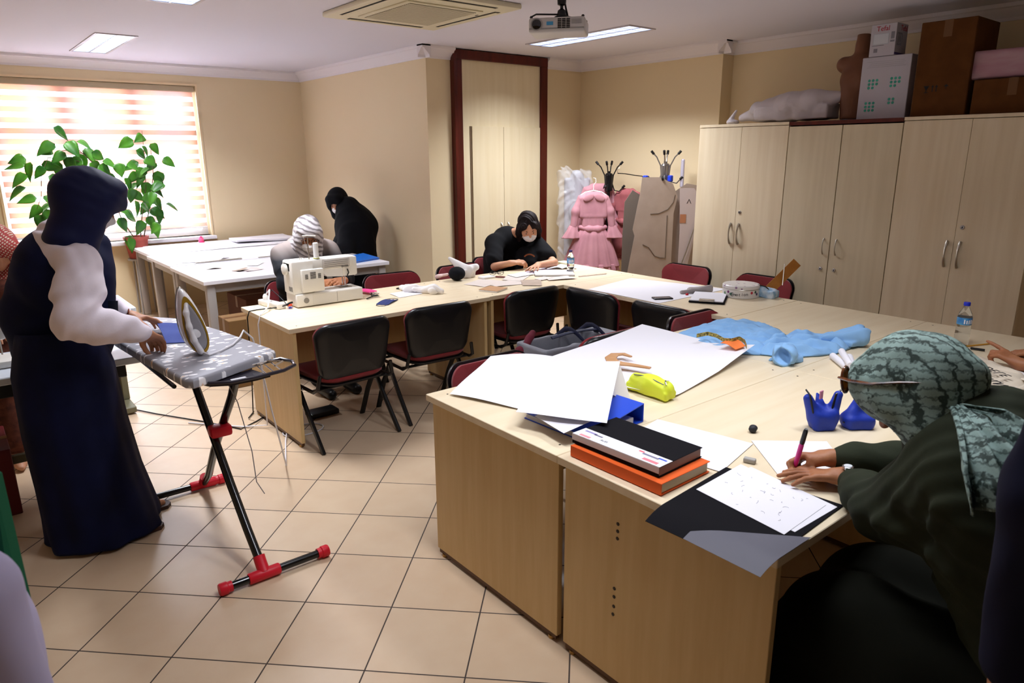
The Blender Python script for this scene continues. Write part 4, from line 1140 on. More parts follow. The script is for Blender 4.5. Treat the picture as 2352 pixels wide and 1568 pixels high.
# ---------------- cabinet-side desk
sheet('pattern_sheet', 'large blank white sheet covering the cabinet-side desk', 'paper', [(3.605, 3.55, .7415), (4.20, 3.66, .7415), (4.375, 2.90, .7415), (3.605, 2.90, .7415)], wav=.0015)
t = thing('clipboard', 'black clipboard holding white sheets on the cabinet-side desk', 'clipboard', (3.97, 2.77, T0 + .003), R(30))
MB().rbox(-.16, .16, -.115, .115, 0, .010, .003).build('board', M_blackcard, t)
MB().rbox(-.15, .155, -.105, .11, .0105, .017, .0008, 1).build('paper_stack', M_paper, t, smooth=0)
MB().rbox(-.165, -.12, -.05, .05, .012, .024, .004).build('clip', M_chrome, t)
o = Sdf(); o.cone((4.05, 2.98, .762), (4.15, 2.90, .768), .022, .030, .02).cone((3.98, 3.00, .752), (4.05, 2.98, .757), .012, .02, .02)
o = centre(o.build('crumpled_cloth', mat('grey_rag', 'A9A2A0', .85), None, .004, disp=mixd((1, folds((1, .4, .3), 120, 3, 2)), (1, folds((.3, 1, .6), 90, 3, 5))), amp=.006)); tag(o, 'crumpled grey rag beside the clipboard', 'cloth')
o = centre(Sdf().ell((3.97, 2.95, .748), (.014, .010, .008)).build('red_clip', M_red, None, .003)); tag(o, 'tiny red object at the edge of the grey rag', 'clip')
tn = thing('biscuit_tin', 'round floral tin box lettered Emotion on the cabinet-side desk', 'tin', (4.235, 2.70, T0))
def flor(nt, tc): 
    v = nt.nodes.new('ShaderNodeTexVoronoi'); v.inputs['Scale'].default_value = 26; nt.links.new(tc.outputs['Object'], v.inputs[0])
    r = nt.nodes.new('ShaderNodeMapRange'); r.inputs[1].default_value = .24; r.inputs[2].default_value = .18; nt.links.new(v.outputs[0], r.inputs[0]); return r.outputs[0]
def pattern_mat0(name, base, dark, build, rough=.7):
    m = bpy.data.materials.new(name); m.use_nodes = True
    nt = m.node_tree; b = nt.nodes['Principled BSDF']; b.inputs['Roughness'].default_value = rough
    tc = nt.nodes.new('ShaderNodeTexCoord'); fac = build(nt, tc)
    mx = nt.nodes.new('ShaderNodeMix'); mx.data_type = 'RGBA'; mx.inputs[6].default_value = (*lin(base), 1); mx.inputs[7].default_value = (*lin(dark), 1)
    nt.links.new(fac, mx.inputs[0]); nt.links.new(mx.outputs[2], b.inputs['Base Color']); return m
MB().lathe([(.118, 0), (.122, .003), (.122, .062)], 48).build('tin_body', mat('white_tin_enamel', 'DCD8D4', .3), tn)
MB().lathe([(.124, .058), (.1245, .060), (.1245, .080), (.118, .086), (.002, .087)], 48).build('lid', pattern_mat0('floral_tin_print', 'DAD5D2', '8C6A8E', flor, .3), tn)
MB().lathe([(.1252, .059), (.1262, .060), (.1252, .062)], 48).build('lid_rim', M_steel, tn)
va = math.atan2(-2.70, -4.235)
def on_tin(a, z, r=.1228): return Vector((r * math.cos(va + a), r * math.sin(va + a), z)), (R(90), 0, va + a + PI / 2)
for i, ch in enumerate('Emotion'):
    p, ro = on_tin(-.46 + i * .135, .027 + .001 * i); text_mesh('lettering', ch, .036 if i == 0 else .030, M_ink, tn, p, ro, .0004)
for a_, z_, c_ in ((-.72, .042, '7C2F6A'), (.62, .042, 'C01E3C'), (1.0, .030, '4A2A5E'), (.88, .045, '3A5A48'), (-1.0, .03, '4C7A4A'), (-.55, .03, '3E6A5A')):
    p, ro = on_tin(a_, z_); q = MB(); q.T = Matrix.Translation(p) @ Matrix.Rotation(va + a_, 4, 'Z') @ Matrix.Rotation(R(90), 4, 'Y')
    for k in range(5): q.lathe([(.0045, 0), (.004, .0008)], 8, (.0055 * math.cos(k * 1.257), .0055 * math.sin(k * 1.257), 0))
    q.build('painted_flower', mat('enamel_' + c_, c_, .4), tn, smooth=0)
# bag with a wooden ruler behind the tin
bg = thing('cloth_bag', 'white and blue cloth pencil bag with black strap behind the floral tin', 'bag', (4.36, 2.54, T0))
Sdf().cone((4.30, 2.62, .785), (4.345, 2.52, .775), .035, .03, .02).box((4.335, 2.56, .765), (.04, .06, .02), None, .006).build('bag_body', mat('pale_blue_white_cloth', 'CFDCE8', .7, var=(18, '5C9CC8')), bg, .005, disp=folds((1, 1, .4), 60, 2, 2), amp=.004)
MB().tube([(4.28, 2.60, .825), (4.31, 2.56, .815), (4.325, 2.525, .785), (4.315, 2.505, .748)], .008, 8, flat=.5).build('strap', M_black, bg, world=True)
t = thing('wooden_ruler', 'light brown wooden ruler standing slanted out of the pencil bag', 'ruler', (4.37, 2.58, .742))
a0, a1 = V(4.335, 2.585, .747), AD(1829, 604, 4.90)
rf = frame((a1 - a0), (-.75, -.6, .2)).to_4x4(); rf.translation = Vector(a0); q = MB(); q.T = rf
q.rbox(-.01, float(np.linalg.norm(a1 - a0)) + .01, -.034, .034, -.002, .002, .001, 1).build('blade', mat('orange_brown_wood', 'B97B36', .45, var=(20, 'AC6E2C', (1, .1, 1))), t, world=True, smooth=0)
MB().tube([AD(1797, 655, 4.83), AD(1802, 606, 4.86)], .0035, 6).build('pencil', M_steel, t, world=True)
o = Sdf().cone((4.97, 3.79, .68), (4.97, 3.68, .70), .018, .03, .02).cone((4.97, 3.70, .70), (4.97, 3.60, .66), .03, .015, .02)
o = centre(o.build('red_cloth', mat('bright_red_cloth', 'D8181C', .8), None, .005, disp=folds((.2, 1, .8), 90, 3, 2), amp=.008)); tag(o, 'bright red crumpled cloth on the chair before the first cabinet', 'cloth')
# ================================================================ near desks
sheet('pattern_sheet', 'biggest blank white sheet at the middle, french curve lying on it', 'paper',
      [(2.03, 2.36, .748), (2.96, 2.49, .772), (2.98, 1.80, .762), (2.14, 1.655, .745)], wav=.010, seed=1.2, n=24, lift=lambda u, v: .035 * max(0, v - .75) * 4 * max(0, u - .55) * 2 + .02 * max(0, .1 - u) * 10 * v)
sheet('pattern_sheet', 'white sheet curling up over the left desk corner', 'paper',
      [(1.52, 2.275, .743), (1.95, 2.56, .765), (2.24, 2.32, .752), (1.66, 1.88, .746)], wav=.010, seed=.4, n=24, lift=lambda u, v: .014 * math.sin(PI * v) * u)
sheet('pattern_sheet', 'folded white sheet rising over the blue binder', 'paper',
      [AZ(1185, 946, .80), AZ(1262, 826, .83), AZ(1424, 838, .88), AZ(1394, 972, .83)], wav=.012, seed=3.2, n=20, lift=lambda u, v: .03 * (v - .5) * u)
sheet('pattern_sheet', 'grey-white turned-down flap hanging from the folded sheet', 'paper',
      [AZ(1424, 838, .879), AZ(1396, 900, .85), AZ(1440, 925, .75), AZ(1449, 920, .75)], wav=.003, n=10, m=M_paper_w)
sheet('pattern_sheet', 'white inner sheet sticking out of the blue binder', 'paper',
      [AZ(1235, 952, .776), AZ(1300, 940, .80), AZ(1342, 962, .81), AZ(1296, 994, .776)], wav=.003, n=10)
# french curve
t = thing('french_curve', 'light wooden hook-shaped french curve on the big white sheet', 'drawing tool', (2.47, 2.13, .762))
path = [AZ(x, y, .782) for x, y in ((1450, 819), (1432, 813), (1412, 814), (1402, 822), (1407, 830), (1425, 835), (1445, 837), (1470, 841), (1494, 845))]
wd = [.006, .016, .022, .026, .028, .024, .018, .014, .010]
L_, R_ = [], []
for i, p in enumerate(path):
    d = path[min(i + 1, 8)] - path[max(i - 1, 0)]; d = V(d[0], d[1]); d /= np.linalg.norm(d); nn = V(-d[1], d[0])
    L_.append((p[0] + nn[0] * wd[i], p[1] + nn[1] * wd[i])); R_.append((p[0] - nn[0] * wd[i], p[1] - nn[1] * wd[i]))
m_ = MB(); k = len(L_)
vs = [(x, y, z) for z in (.779, .785) for x, y in L_ + R_[::-1]]
fs = []
for i in range(k - 1):
    a, b, c, d = i, i + 1, 2 * k - 2 - i, 2 * k - 1 - i
    fs.append((a, b, c, d)); fs.append(tuple(2 * k + q for q in (d, c, b, a)))
for i in range(2 * k): j = (i + 1) % (2 * k); fs.append((j, i, 2 * k + i, 2 * k + j))
m_.add(vs, fs).build('blade', mat('tan_wood', 'C49468', .5, var=(15, 'BA8858')), t, world=True, smooth=0)
# yellow pencil case
pc = thing('pencil_case', 'bright yellow-green zipped pencil case on the white sheet', 'pencil case', (2.25, 1.84, .75))
a, b = AZ(1462, 872, .785), AZ(1528, 894, .785)
s_ = Sdf(); s_.chain([a, mid(a, b), b], [.030, .037, .034], .03); s_.box(mid(a, b) - V(0, 0, .022), (.10, .028, .010), frame(b - a, (0, 0, 1)), .006)
s_.build('case_body', mat('neon_yellow_nylon', 'D6E23A', .5, bump=(120, .06)), pc, .004, disp=mixd((1, folds((1, -.5, .4), 110, 2.5, 2)), (.6, folds((.3, 1, .4), 80, 2, 5))), amp=.003)
dv = (b - a) / np.linalg.norm(b - a)
MB().tube([a + dv * t_ + V(-.02, -.012, .030 + .006 * math.sin(t_ * 28)) for t_ in (-.01, .03, .06, .09, .12, .15)], .0022, 6).build('zip', mat('grey_zip', '6E6E78', .5), pc, world=True)
MB().tube([b + V(.0, -.0, .036), b + V(-.015, -.010, .036), b + V(-.02, -.02, .028)], .003, 6).build('zip_pull', M_steel, pc, world=True)
MB().tube([a + dv * t_ + V(-.022, -.026, .010 + .003 * math.sin(t_ * 40)) for t_ in (-.02, .01, .04, .07, .10)], .0014, 5).build('printed_line', mat('blue_grey_print', '5A6A9C', .6), pc, world=True)
text_mesh('printed_letter', 'Y', .035, mat('grey_print', '6E7278', .6), pc, Vector(b + V(-.012, -.010, .040)) - pc.location, (R(-25), R(-20), R(-60)))
# blue lever-arch binder
bd = thing('ring_binder', 'blue lever-arch ring binder lying open-ended at the desk seam', 'binder', (1.75, 1.73, T0), 0)
M_bind = mat('royal_blue_binder', '1F4AC4', .35, spec=.5)
def wedge(x0, x1, z0, z1, th, y0, y1):
    return MB().add([(x0, y0, z0), (x1, y0, z1), (x1, y1, z1), (x0, y1, z0), (x0, y0, z0 + th), (x1, y0, z1 + th), (x1, y1, z1 + th), (x0, y1, z0 + th)], [(0, 3, 2, 1), (4, 5, 6, 7), (0, 1, 5, 4), (1, 2, 6, 5), (2, 3, 7, 6), (3, 0, 4, 7)])
bd.rotation_euler = (0, 0, R(2))
wedge(-.155, .145, .001, .001, .003, -.16, .16).build('lower_cover', M_bind, bd, smooth=0)
wedge(-.150, .145, .022, .070, .003, -.16, .16).build('upper_cover', M_bind, bd, smooth=0)
MB().rbox(.145, .149, -.16, .16, .001, .073, .001, 1).build('spine', M_bind, bd, smooth=0)
for k in range(6): wedge(-.152, .10, .0045 + k * .0028, .006 + k * .004, .0015, -.152, .152).build('sheet_stack', M_paper_w if k % 2 else M_paper, bd, smooth=0)
MB().tube([(.07, -.07, .004), (.07, -.07, .045), (.10, -.07, .056), (.125, -.07, .045), (.128, -.07, .004)], .0025, 8).build('ring', M_chrome, bd)
MB().tube([(.07, .02, .004), (.07, .02, .045), (.10, .02, .056), (.125, .02, .045), (.128, .02, .004)], .0025, 8).build('ring', M_chrome, bd)
sheet('paper_sheet', 'white sheet lying on the binder cover beneath the folded sheet', 'paper', [AZ(1228, 955, .79), AZ(1300, 930, .80), AZ(1360, 966, .815), AZ(1295, 995, .788)], n=6)
# books at the near edge
bk = thing('book', 'thick orange hardback book under the black book', 'book', (1.61, 1.345, T0 + .003), R(1))
M_or = mat('bright_orange_cloth', 'E8601C', .6)
MB().rbox(-.118, .118, -.185, .185, .0, .003, .001, 1).rbox(-.118, .118, -.185, .185, .034, .037, .001, 1).rbox(-.121, -.117, -.185, .185, 0, .037, .001, 1).build('cover', M_or, bk, smooth=0)
MB().rbox(-.115, .112, -.180, .180, .0035, .0335, .001, 1).build('pages', mat('cream_pages', 'CFC0A4', .8, bump=(5, .1, (1, 1, 400))), bk, smooth=0)
bk = thing('book', 'black book with a white printed band, topmost on the orange book', 'book', (1.618, 1.365, T0 + .0425), R(2))
MB().rbox(-.108, .108, -.175, .175, .0, .002, .0008, 1).build('back_cover', M_blackcard, bk, smooth=0)
MB().rbox(-.106, .104, -.172, .172, .0022, .030, .001, 1).build('pages', mat('grey_pages', '8E8478', .8), bk, smooth=0)
cv = MB().rbox(-.108, .108, -.175, .175, .0302, .0325, .0008, 1).build('front_cover', M_blackcard, bk, smooth=0)
MB().rbox(-.110, -.1082, -.175, .175, .0, .0325, .0006, 1).build('spine', M_blackcard, bk, smooth=0)
bnd = MB().box(-.1085, -.045, -.1752, .1752, .0326, .0332).box(-.1108, -.1101, -.1752, .1752, .012, .0332).build('paper_band', M_paper, bk, smooth=0)
text_mesh('band_lettering', 'ALES', .014, mat('grey_print', '6E7278', .6), bnd, (-.085, .06, .0334), (0, 0, R(-90)))
for (x, y, w_, l_, c_) in ((-.098, .13, .012, .045, 'E58A92'), (-.062, .135, .010, .05, '8E86B4'), (-.066, .10, .008, .035, '6E6C80'), (-.094, -.13, .014, .055, 'E9808C'), (-.066, -.11, .010, .06, '7F7C92'), (-.060, -.15, .008, .03, '3E5AC8'), (-.058, -.07, .008, .02, 'E06070')):
    MB().box(x - w_ / 2, x + w_ / 2, y - l_ / 2, y + l_ / 2, .0333, .0336).build('band_print', mat('print_' + c_, c_, .6), bnd, smooth=0)
sheet('paper_sheet', 'large white sheet partly under the black and orange books', 'paper', [(1.70, 1.50, .7425), (1.96, 1.555, .7425), (2.03, 1.20, .7425), (1.76, 1.14, .7425)], n=6, wav=.002)
# black folder drooping over the edge, sketches
def fold_fn(u, v):
    p = V(1.375, 1.115, 0) * (1 - u) * (1 - v) + V(1.80, 1.15, 0) * u * (1 - v) + V(1.84, .795, 0) * u * v + V(1.385, .775, 0) * (1 - u) * v
    z = .7425 if p[0] > 1.46 else .7425 - (1.46 - p[0]) ** 2 * 2.2 - (1.46 - p[0]) * .05
    return (p[0], p[1], z)
fo = MB().grid(fold_fn, 40, 12, .0015).build('portfolio_folder', M_blackcard, None, smooth=60); tag(centre(fo), 'black card folder drooping over the nearest desk edge', 'folder')
def fold2(u, v):
    x = 1.36 + u * (.14 + .16 * v) ; y = .99 - .23 * v - .0 * u
    x0 = 1.378 - .0 * v
    p = (x0 + u * (.03 + .20 * v), .99 - .225 * v)
    z = .7437 if p[0] > 1.46 else .7437 - (1.46 - p[0]) ** 2 * 2.2 - (1.46 - p[0]) * .05
    return (p[0], p[1], z)
MB().grid(fold2, 20, 12, .0006).build('grey_lining', mat('slate_grey_card', '5C5B66', .55), fo, smooth=60, world=True)
sk = sheet('drawing_sheet', 'white sheet of fine pencil sketches on the black folder', 'drawing', [(1.60, 1.115, .7455), (1.85, 1.13, .7455), (1.80, .825, .7455), (1.565, .815, .7455)], n=6)
sheet('drawing_sheet', 'second sketch sheet just showing beneath the topmost one', 'drawing', [(1.62, 1.10, .7442), (1.86, 1.10, .7442), (1.815, .80, .7442), (1.60, .805, .7442)], n=6)
q = MB()
for i in range(26):
    x, y = 1.61 + .19 * rnd.random(), .85 + .24 * rnd.random(); a0 = rnd.uniform(0, 6.28); l_ = rnd.uniform(.006, .022); c_ = rnd.uniform(-2, 2)
    pts = []
    for j in range(6):
        pts.append((x, y, .7464)); x += l_ / 5 * math.cos(a0 + c_ * j / 3); y += l_ / 5 * math.sin(a0 + c_ * j / 3)
    q.tube(pts, .0005, 4)
q.build('pencil_lines', mat('graphite', '9A98A4', .7), sk, world=True, smooth=0)
sheet('paper_sheet', 'small white sheet the woman in green is writing on', 'paper', [(1.88, 1.02, .7425), (2.05, 1.22, .7425), (2.24, 1.05, .7425), (2.06, .88, .7425)], n=6)
o = centre(Sdf().box((1.892, 1.125, T0 + .0085), (.016, .007, .005), frame((.3, -.9, 0), (0, 0, 1)), .003).build('eraser', mat('grey_white_rubber', 'A8A49E', .8), None, .0025)); tag(o, 'worn grey eraser beside the small white sheet', 'eraser')
o = centre(Sdf().ell((2.125, 1.262, T0 + .0135), (.017, .015, .0135)).build('kneaded_rubber', mat('dark_grey_putty', '26282E', .6), None, .003, disp=folds((1, .5, .3), 220, 2, 2), amp=.002)); tag(o, 'small round dark putty rubber on the bare desk top', 'rubber')
# blue pouches
M_bl = mat('royal_blue_nylon', '1B36A4', .55, bump=(160, .08))
p1_ = thing('pouch', 'open royal blue zip pouch, the left of two', 'pouch', (2.345, 1.125, T0), 0, 'royal blue pouches')
s_ = Sdf(); s_.box((2.345, 1.125, .772), (.026, .020, .022), frame((.80, -.60, 0), (0, 0, 1)), .012)
s_.cone((2.322, 1.142, .785), (2.296, 1.160, .858), .026, .016, .03); s_.cone((2.365, 1.108, .785), (2.384, 1.096, .866), .026, .014, .03); s_.cone((2.345, 1.135, .80), (2.350, 1.15, .862), .02, .010, .02); s_.cut((2.335, 1.12, .885), (.02, .05, .04), frame((.80, -.60, 0), (0, 0, 1)), .01)
s_.build('pouch_body', M_bl, p1_, .0035, disp=folds((1, .5, .5), 110, 2, 2), amp=.002)
for pts in ([(2.300, 1.128, .765), (2.292, 1.138, .82), (2.282, 1.148, .875), (2.296, 1.172, .885)], [(2.345, 1.092, .765), (2.352, 1.098, .82), (2.37, 1.098, .872), (2.392, 1.092, .884)]):
    MB().tube(pts, .0038, 6, flat=.6).build('zip', M_black, p1_, world=True)
MB().rbox(2.318, 2.338, 1.128, 1.133, .855, .885, .001, 1).build('pink_lining', mat('pale_pink_lining', 'D08CA8', .7), p1_, world=True)
p2_ = thing('pouch', 'closed royal blue wedge pouch, the right one next to the headscarf', 'pouch', (2.43, 1.075, T0), 0, 'royal blue pouches')
s_ = Sdf(); s_.box((2.452, 1.048, .762), (.034, .022, .012), frame((.80, -.60, 0), (0, 0, 1)), .010); s_.cone((2.425, 1.07, .772), (2.462, 1.055, .852), .026, .010, .03); s_.cone((2.48, 1.03, .772), (2.466, 1.05, .852), .026, .010, .03)
s_.build('pouch_body', M_bl, p2_, .0035, disp=folds((1, .5, .5), 110, 2, 4), amp=.002)
MB().tube([(2.395, 1.072, .765), (2.43, 1.06, .80), (2.475, 1.045, .855)], .004, 6, flat=.6).build('zip', M_black, p2_, world=True)
o = centre(Sdf().box((2.30, .86, .7475), (.05, .03, .004), frame((.8, -.6, 0), (0, 0, 1)), .003).build('small_case', mat('navy_card_case', '1C3464', .5), None, .003)); tag(o, 'navy blue flat case under the green sleeve', 'case')

# ---------------- light blue dress with tape on the far near-desk
def cloth_patch(outline, z0, hgt, seed, nr=26, spin=0.0):
    c = sum(V(*p) for p in outline) / len(outline)
    N = 160; pts = [V(*p) for p in outline]; L = len(pts)
    def ed(t):
        x = t * L; i = int(x) % L; f = x - int(x)
        p0, p1, p2, p3 = pts[i - 1], pts[i], pts[(i + 1) % L], pts[(i + 2) % L]
        return .5 * ((2 * p1) + (-p0 + p2) * f + (2 * p0 - 5 * p1 + 4 * p2 - p3) * f * f + (-p0 + 3 * p1 - 3 * p2 + p3) * f ** 3)
    vs = []
    for j in range(nr + 1):
        r = 1 - j / nr * .995
        for k in range(N):
            t = k / N; e = ed(t); p = c + (e - c) * r * (1 + (.018 * math.sin(k * .55 + seed) if j == 0 else 0))
            x, y = p
            n1 = noise.noise(Vector((x * 9 + seed, y * 9, seed))); n2 = noise.noise(Vector((x * 26, y * 26 + seed, 1.7)))
            ridge = abs(math.sin((x * .8 + y * .6) * 34 + 3.2 * n1 + seed)) ** 1.5
            z = z0 + .003 + (1 - r ** 6) * (hgt * (.30 + .45 * ridge + .5 * n1 + .18 * n2))
            vs.append((x, y, max(z, z0 + .002)))
    fs = [(j * N + k, j * N + (k + 1) % N, (j + 1) * N + (k + 1) % N, (j + 1) * N + k) for j in range(nr) for k in range(N)] + [tuple(nr * N + k for k in range(N)), tuple(range(N))[::-1]]
    return MB().add(vs, fs)
M_lb = mat('light_blue_gathered_cloth', '86B2DE', .85, sheen=.05, bump=(200, .06))
dr = thing('dress', 'light blue gathered dress with ruffled sleeves lying on the desks', 'dress', (3.2, 1.95, T0))
o1 = [(3.00, 2.30), (3.25, 2.33), (3.52, 2.32), (3.60, 2.20), (3.56, 2.02), (3.42, 1.88), (3.22, 1.80), (3.04, 1.78), (2.92, 1.90), (2.88, 2.05), (2.95, 2.18)]
cloth_patch(o1, T0, .055, 1.0).build('skirt_part', M_lb, dr, world=True, smooth=180)
o2 = [(3.10, 1.86), (3.30, 1.88), (3.46, 1.86), (3.56, 1.70), (3.50, 1.58), (3.36, 1.55), (3.24, 1.58), (3.10, 1.66), (3.02, 1.78)]
cloth_patch(o2, T0 + .002, .075, 4.0).build('bodice', M_lb, dr, world=True, smooth=180)
for (c_, a_, nm) in ((V(3.02, 1.655, .775), 200, 1), (V(3.50, 1.60, .785), -40, 2)):
    s_ = Sdf(); d_ = V(math.cos(R(a_)), math.sin(R(a_)), 0)
    s_.cone(c_ - d_ * .10, c_, .030, .040, .03); s_.cone(c_, c_ + d_ * .06 + V(0, 0, .01), .040, .056, .03); s_.box(c_ - V(0, 0, .02), (.05, .05, .008), None, .006)
    s_.cut(c_ + d_ * .12 + V(0, 0, .012), (.07, .042, .038), Matrix.Rotation(R(a_), 3, 'Z'), .01)
    s_.build('sleeve', M_lb, dr, .005, disp=mixd((1, folds((-d_[1], d_[0], .6), 90, 2, nm)), (.5, folds((.3, .6, 1), 60, 2, 3))), amp=.008)
t = thing('measuring_tape', 'black and yellow printed tape beside the orange scrap on the blue dress', 'tape', (3.0, 2.0, .80))
tp = [AZ(x, y, .80) for x, y in ((1600, 776), (1625, 771), (1645, 776), (1662, 786), (1680, 787), (1698, 782), (1710, 790), (1714, 802))]
def tape(u, v):
    x = u * 7; i = min(int(x), 6); f = x - i; p = tp[i] * (1 - f) + tp[i + 1] * f
    return p + V(0, 0, (v - .5) * .02 + .012)
def strp(nt, tc): return wave(nt, tc, 30, (0, 0, .6), .5, 2, .5, .55)
MB().grid(tape, 40, 2, .001).build('tape_band', mat('tape_print', '2A2A22', .6, var=(120, 'C8B45A')), t, world=True, smooth=60)
o = sheet('fabric_scrap', 'orange fabric scrap tucked under the printed tape', 'cloth', [AZ(1655, 789, .80), AZ(1690, 777, .805), AZ(1712, 795, .80), AZ(1690, 803, .79)], m=mat('orange_cotton', 'E87A3A', .8), wav=.01, th=.002)
# rolled papers behind the headscarf
for i, (a, b, r_, nm) in enumerate((((3.02, 1.33, .757), (3.26, 1.47, .757), .017, 'white paper roll nearest the camera of the roll stack'), ((3.06, 1.37, .757), (3.22, 1.53, .757), .016, 'white paper roll at the far side of the roll stack'), ((3.04, 1.36, .783), (3.24, 1.50, .783), .015, 'white paper roll topmost of the small roll stack'))):
    t = thing('paper_roll', nm, 'paper roll', (a[0], a[1], T0), 0, 'paper rolls behind the green headscarf')
    MB().tube([a, b], r_, 20).build('roll', M_paper, t, world=True)

# ---------------- right-hand desk: bag, papers, markers, pencil
M_canvas = mat('natural_canvas', 'D9CCB8', .85, bump=(240, .12))
tb = thing('tote_bag', 'natural canvas bag printed with large dark capital letters', 'bag', (3.38, .96, T0))
o3 = [(3.50, 1.16), (3.66, 1.08), (3.60, .95), (3.50, .84), (3.34, .76), (3.18, .80), (3.16, .92), (3.26, 1.06)]
bb = cloth_patch(o3, T0 + .028, .030, 7.0).build('bag_body', M_canvas, tb, world=True, smooth=180)
MB().tube([(3.20, .95, .785), (3.16, .86, .79), (3.20, .78, .79), (3.30, .76, .80), (3.34, .80, .80)], .008, 6, flat=.4).build('strap', M_canvas, tb, world=True)
M_prn = mat('dark_print', '1E1C22', .7)
c1, c2 = AZ(2225, 812, .81), AZ(2305, 850, .805)
d1 = c2 - c1; ang = math.atan2(d1[1], d1[0]); up_ = AZ(2250, 870, .80) - AZ(2262, 835, .80)
for txt, pa, pb, sz in (('MÜCADELE', (2222, 826), (2310, 862), .052), ('TOPYEKUN', (2220, 846), (2300, 883), .052)):
    A, Bq = AZ(*pa, .815), AZ(*pb, .812); d_ = Bq - A; n_ = len(txt)
    for i, ch in enumerate(txt):
        p = A + d_ * (i / (n_ - 1))
        text_mesh('printed_letter', ch, sz, M_prn, tb, Vector(p) - tb.location, (0, 0, math.atan2(d_[1], d_[0])), .0006, 1.0, -1.15)
text_mesh('printed_scribble', '~✓', .04, M_prn, tb, Vector(AZ(2262, 880, .808)) - tb.location, (0, 0, ang), .0006)
for i, (dx, dy, rz, nm) in enumerate(((0, 0, -28, 'bottom sheet of the white paper pile under the canvas bag'), (.02, .01, -34, 'middle sheet of the white paper pile under the canvas bag'), (.06, .04, -22, 'grey-edged sheet on top of the paper pile under the canvas bag'))):
    a_ = R(rz); cs = []
    for sx_, sy_ in ((-1, -1), (1, -1), (1, 1), (-1, 1)): cs.append((3.30 + dx + sx_ * .27 * math.cos(a_) - sy_ * .17 * math.sin(a_), .93 + dy + sx_ * .27 * math.sin(a_) + sy_ * .17 * math.cos(a_), .742 + i * .007))
    sheet('paper_sheet', nm, 'paper', cs, 'paper pile under the canvas bag', M_paper if i < 2 else M_paper_w, n=5)
def stick(name, label, cat, a, b, r, m, tipm, capm=None):
    a, b = V(*a), V(*b); d = b - a; t = thing(name, label, cat, tuple(a))
    MB().tube([a, a + d * .06], [.0008, r], 8).build('tip', tipm, t, world=True)
    MB().tube([a + d * .06, a + d * .72], r, 10).build('barrel', m, t, world=True)
    MB().tube([a + d * .72, b], r * 1.02, 10).build('end', capm or m, t, world=True)
stick('pencil', 'yellow pencil lying before the pointing hand', 'pencil', AZ(2209, 796, .745), AZ(2275, 789, .745), .0038, mat('yellow_pencil_paint', 'C8902C', .45), M_black)
stick('marker', 'short black marker under the pointing hand', 'marker', AZ(2228, 799, .748), AZ(2262, 804, .748), .006, M_black, M_black)
stick('marker', 'black and white marker in front of the canvas bag', 'marker', AZ(2252, 892, .775), AZ(2335, 893, .775), .008, M_black, M_black, M_paper_w)
o = centre(Sdf().cone(AZ(2300, 900, .775), AZ(2340, 896, .775), .009, .009).build('glue_tube', mat('white_tube_dark_print', 'C8C2C0', .4), None, .003)); tag(o, 'white tube with dark print lying beside the marker', 'tube')

# ---------------- grey tool bag on the chair
gb = thing('tool_bag', 'grey open-topped tool bag with navy straps standing on a chair', 'bag', (2.73, 2.80, .44))
M_gn = mat('grey_nylon', '77777E', .55, bump=(160, .1), var=(5, '6A6A72')); M_st = mat('navy_strap', '161A34', .6)
bf = frame((1, -.05, 0), (0, 0, 1)).to_4x4(); bf.translation = Vector((2.73, 2.80, .445))
def shell(x0, x1, y0, y1, z0, z1, th):
    q = MB(); q.T = bf
    q.rbox(x0, x1, y0, y1, z0, z0 + th, .004, 1); q.rbox(x0, x1, y0, y0 + th, z0, z1, .004, 1); q.rbox(x0, x1, y1 - th, y1, z0, z1 - .01, .004, 1); q.rbox(x0, x0 + th, y0, y1, z0, z1, .004, 1); q.rbox(x1 - th, x1, y0, y1, z0, z1, .004, 1)
    return q
s_ = Sdf(); Rb = frame((1, -.05, 0), (0, 0, 1))
s_.box((2.73, 2.80, .560), (.300, .120, .105), Rb, .014); s_.cutbox((2.68, 2.805, .64), (.22, .095, .10), Rb, .012)
s_.build('bag_body', M_gn, gb, .007, disp=mixd((1, folds((1, .4, .5), 26, 2, 2)), (.5, folds((.2, .4, 1), 50, 2, 5))), amp=.006)
for x in (-.02, .15):
    q = MB(); q.T = bf; q.tube([(x, -.138, .0), (x, -.140, .225), (x - .01, -.06, .275), (x, .0, .285), (x + .01, .06, .275), (x, .14, .21)], .014, 6, flat=.25); q.build('strap', M_st, gb, world=True)
q = MB(); q.T = bf; q.tube([(-.16, -.0, .255), (-.08, -.03, .275), (.05, -.02, .272), (.14, -.04, .268), (.18, .0, .24)], .018, 6, flat=.4); q.build('carry_handle', M_st, gb, world=True)
q = MB(); q.T = bf; q.box(-.26, -.10, -.1365, -.1340, .125, .130); q.build('pocket_seam', M_dark, gb, world=True, smooth=0)
o = Sdf().cone((2.50, 2.93, .50), (2.42, 2.90, .62), .03, .03, .03).cone((2.42, 2.90, .62), (2.56, 2.96, .70), .03, .02, .02)
o = centre(o.build('garment', mat('dark_maroon_cloth', '5A1424', .85), None, .006, disp=folds((1, .5, .3), 60, 3, 2), amp=.006)); tag(o, 'dark maroon garment stuffed between the bag and its chair', 'garment')
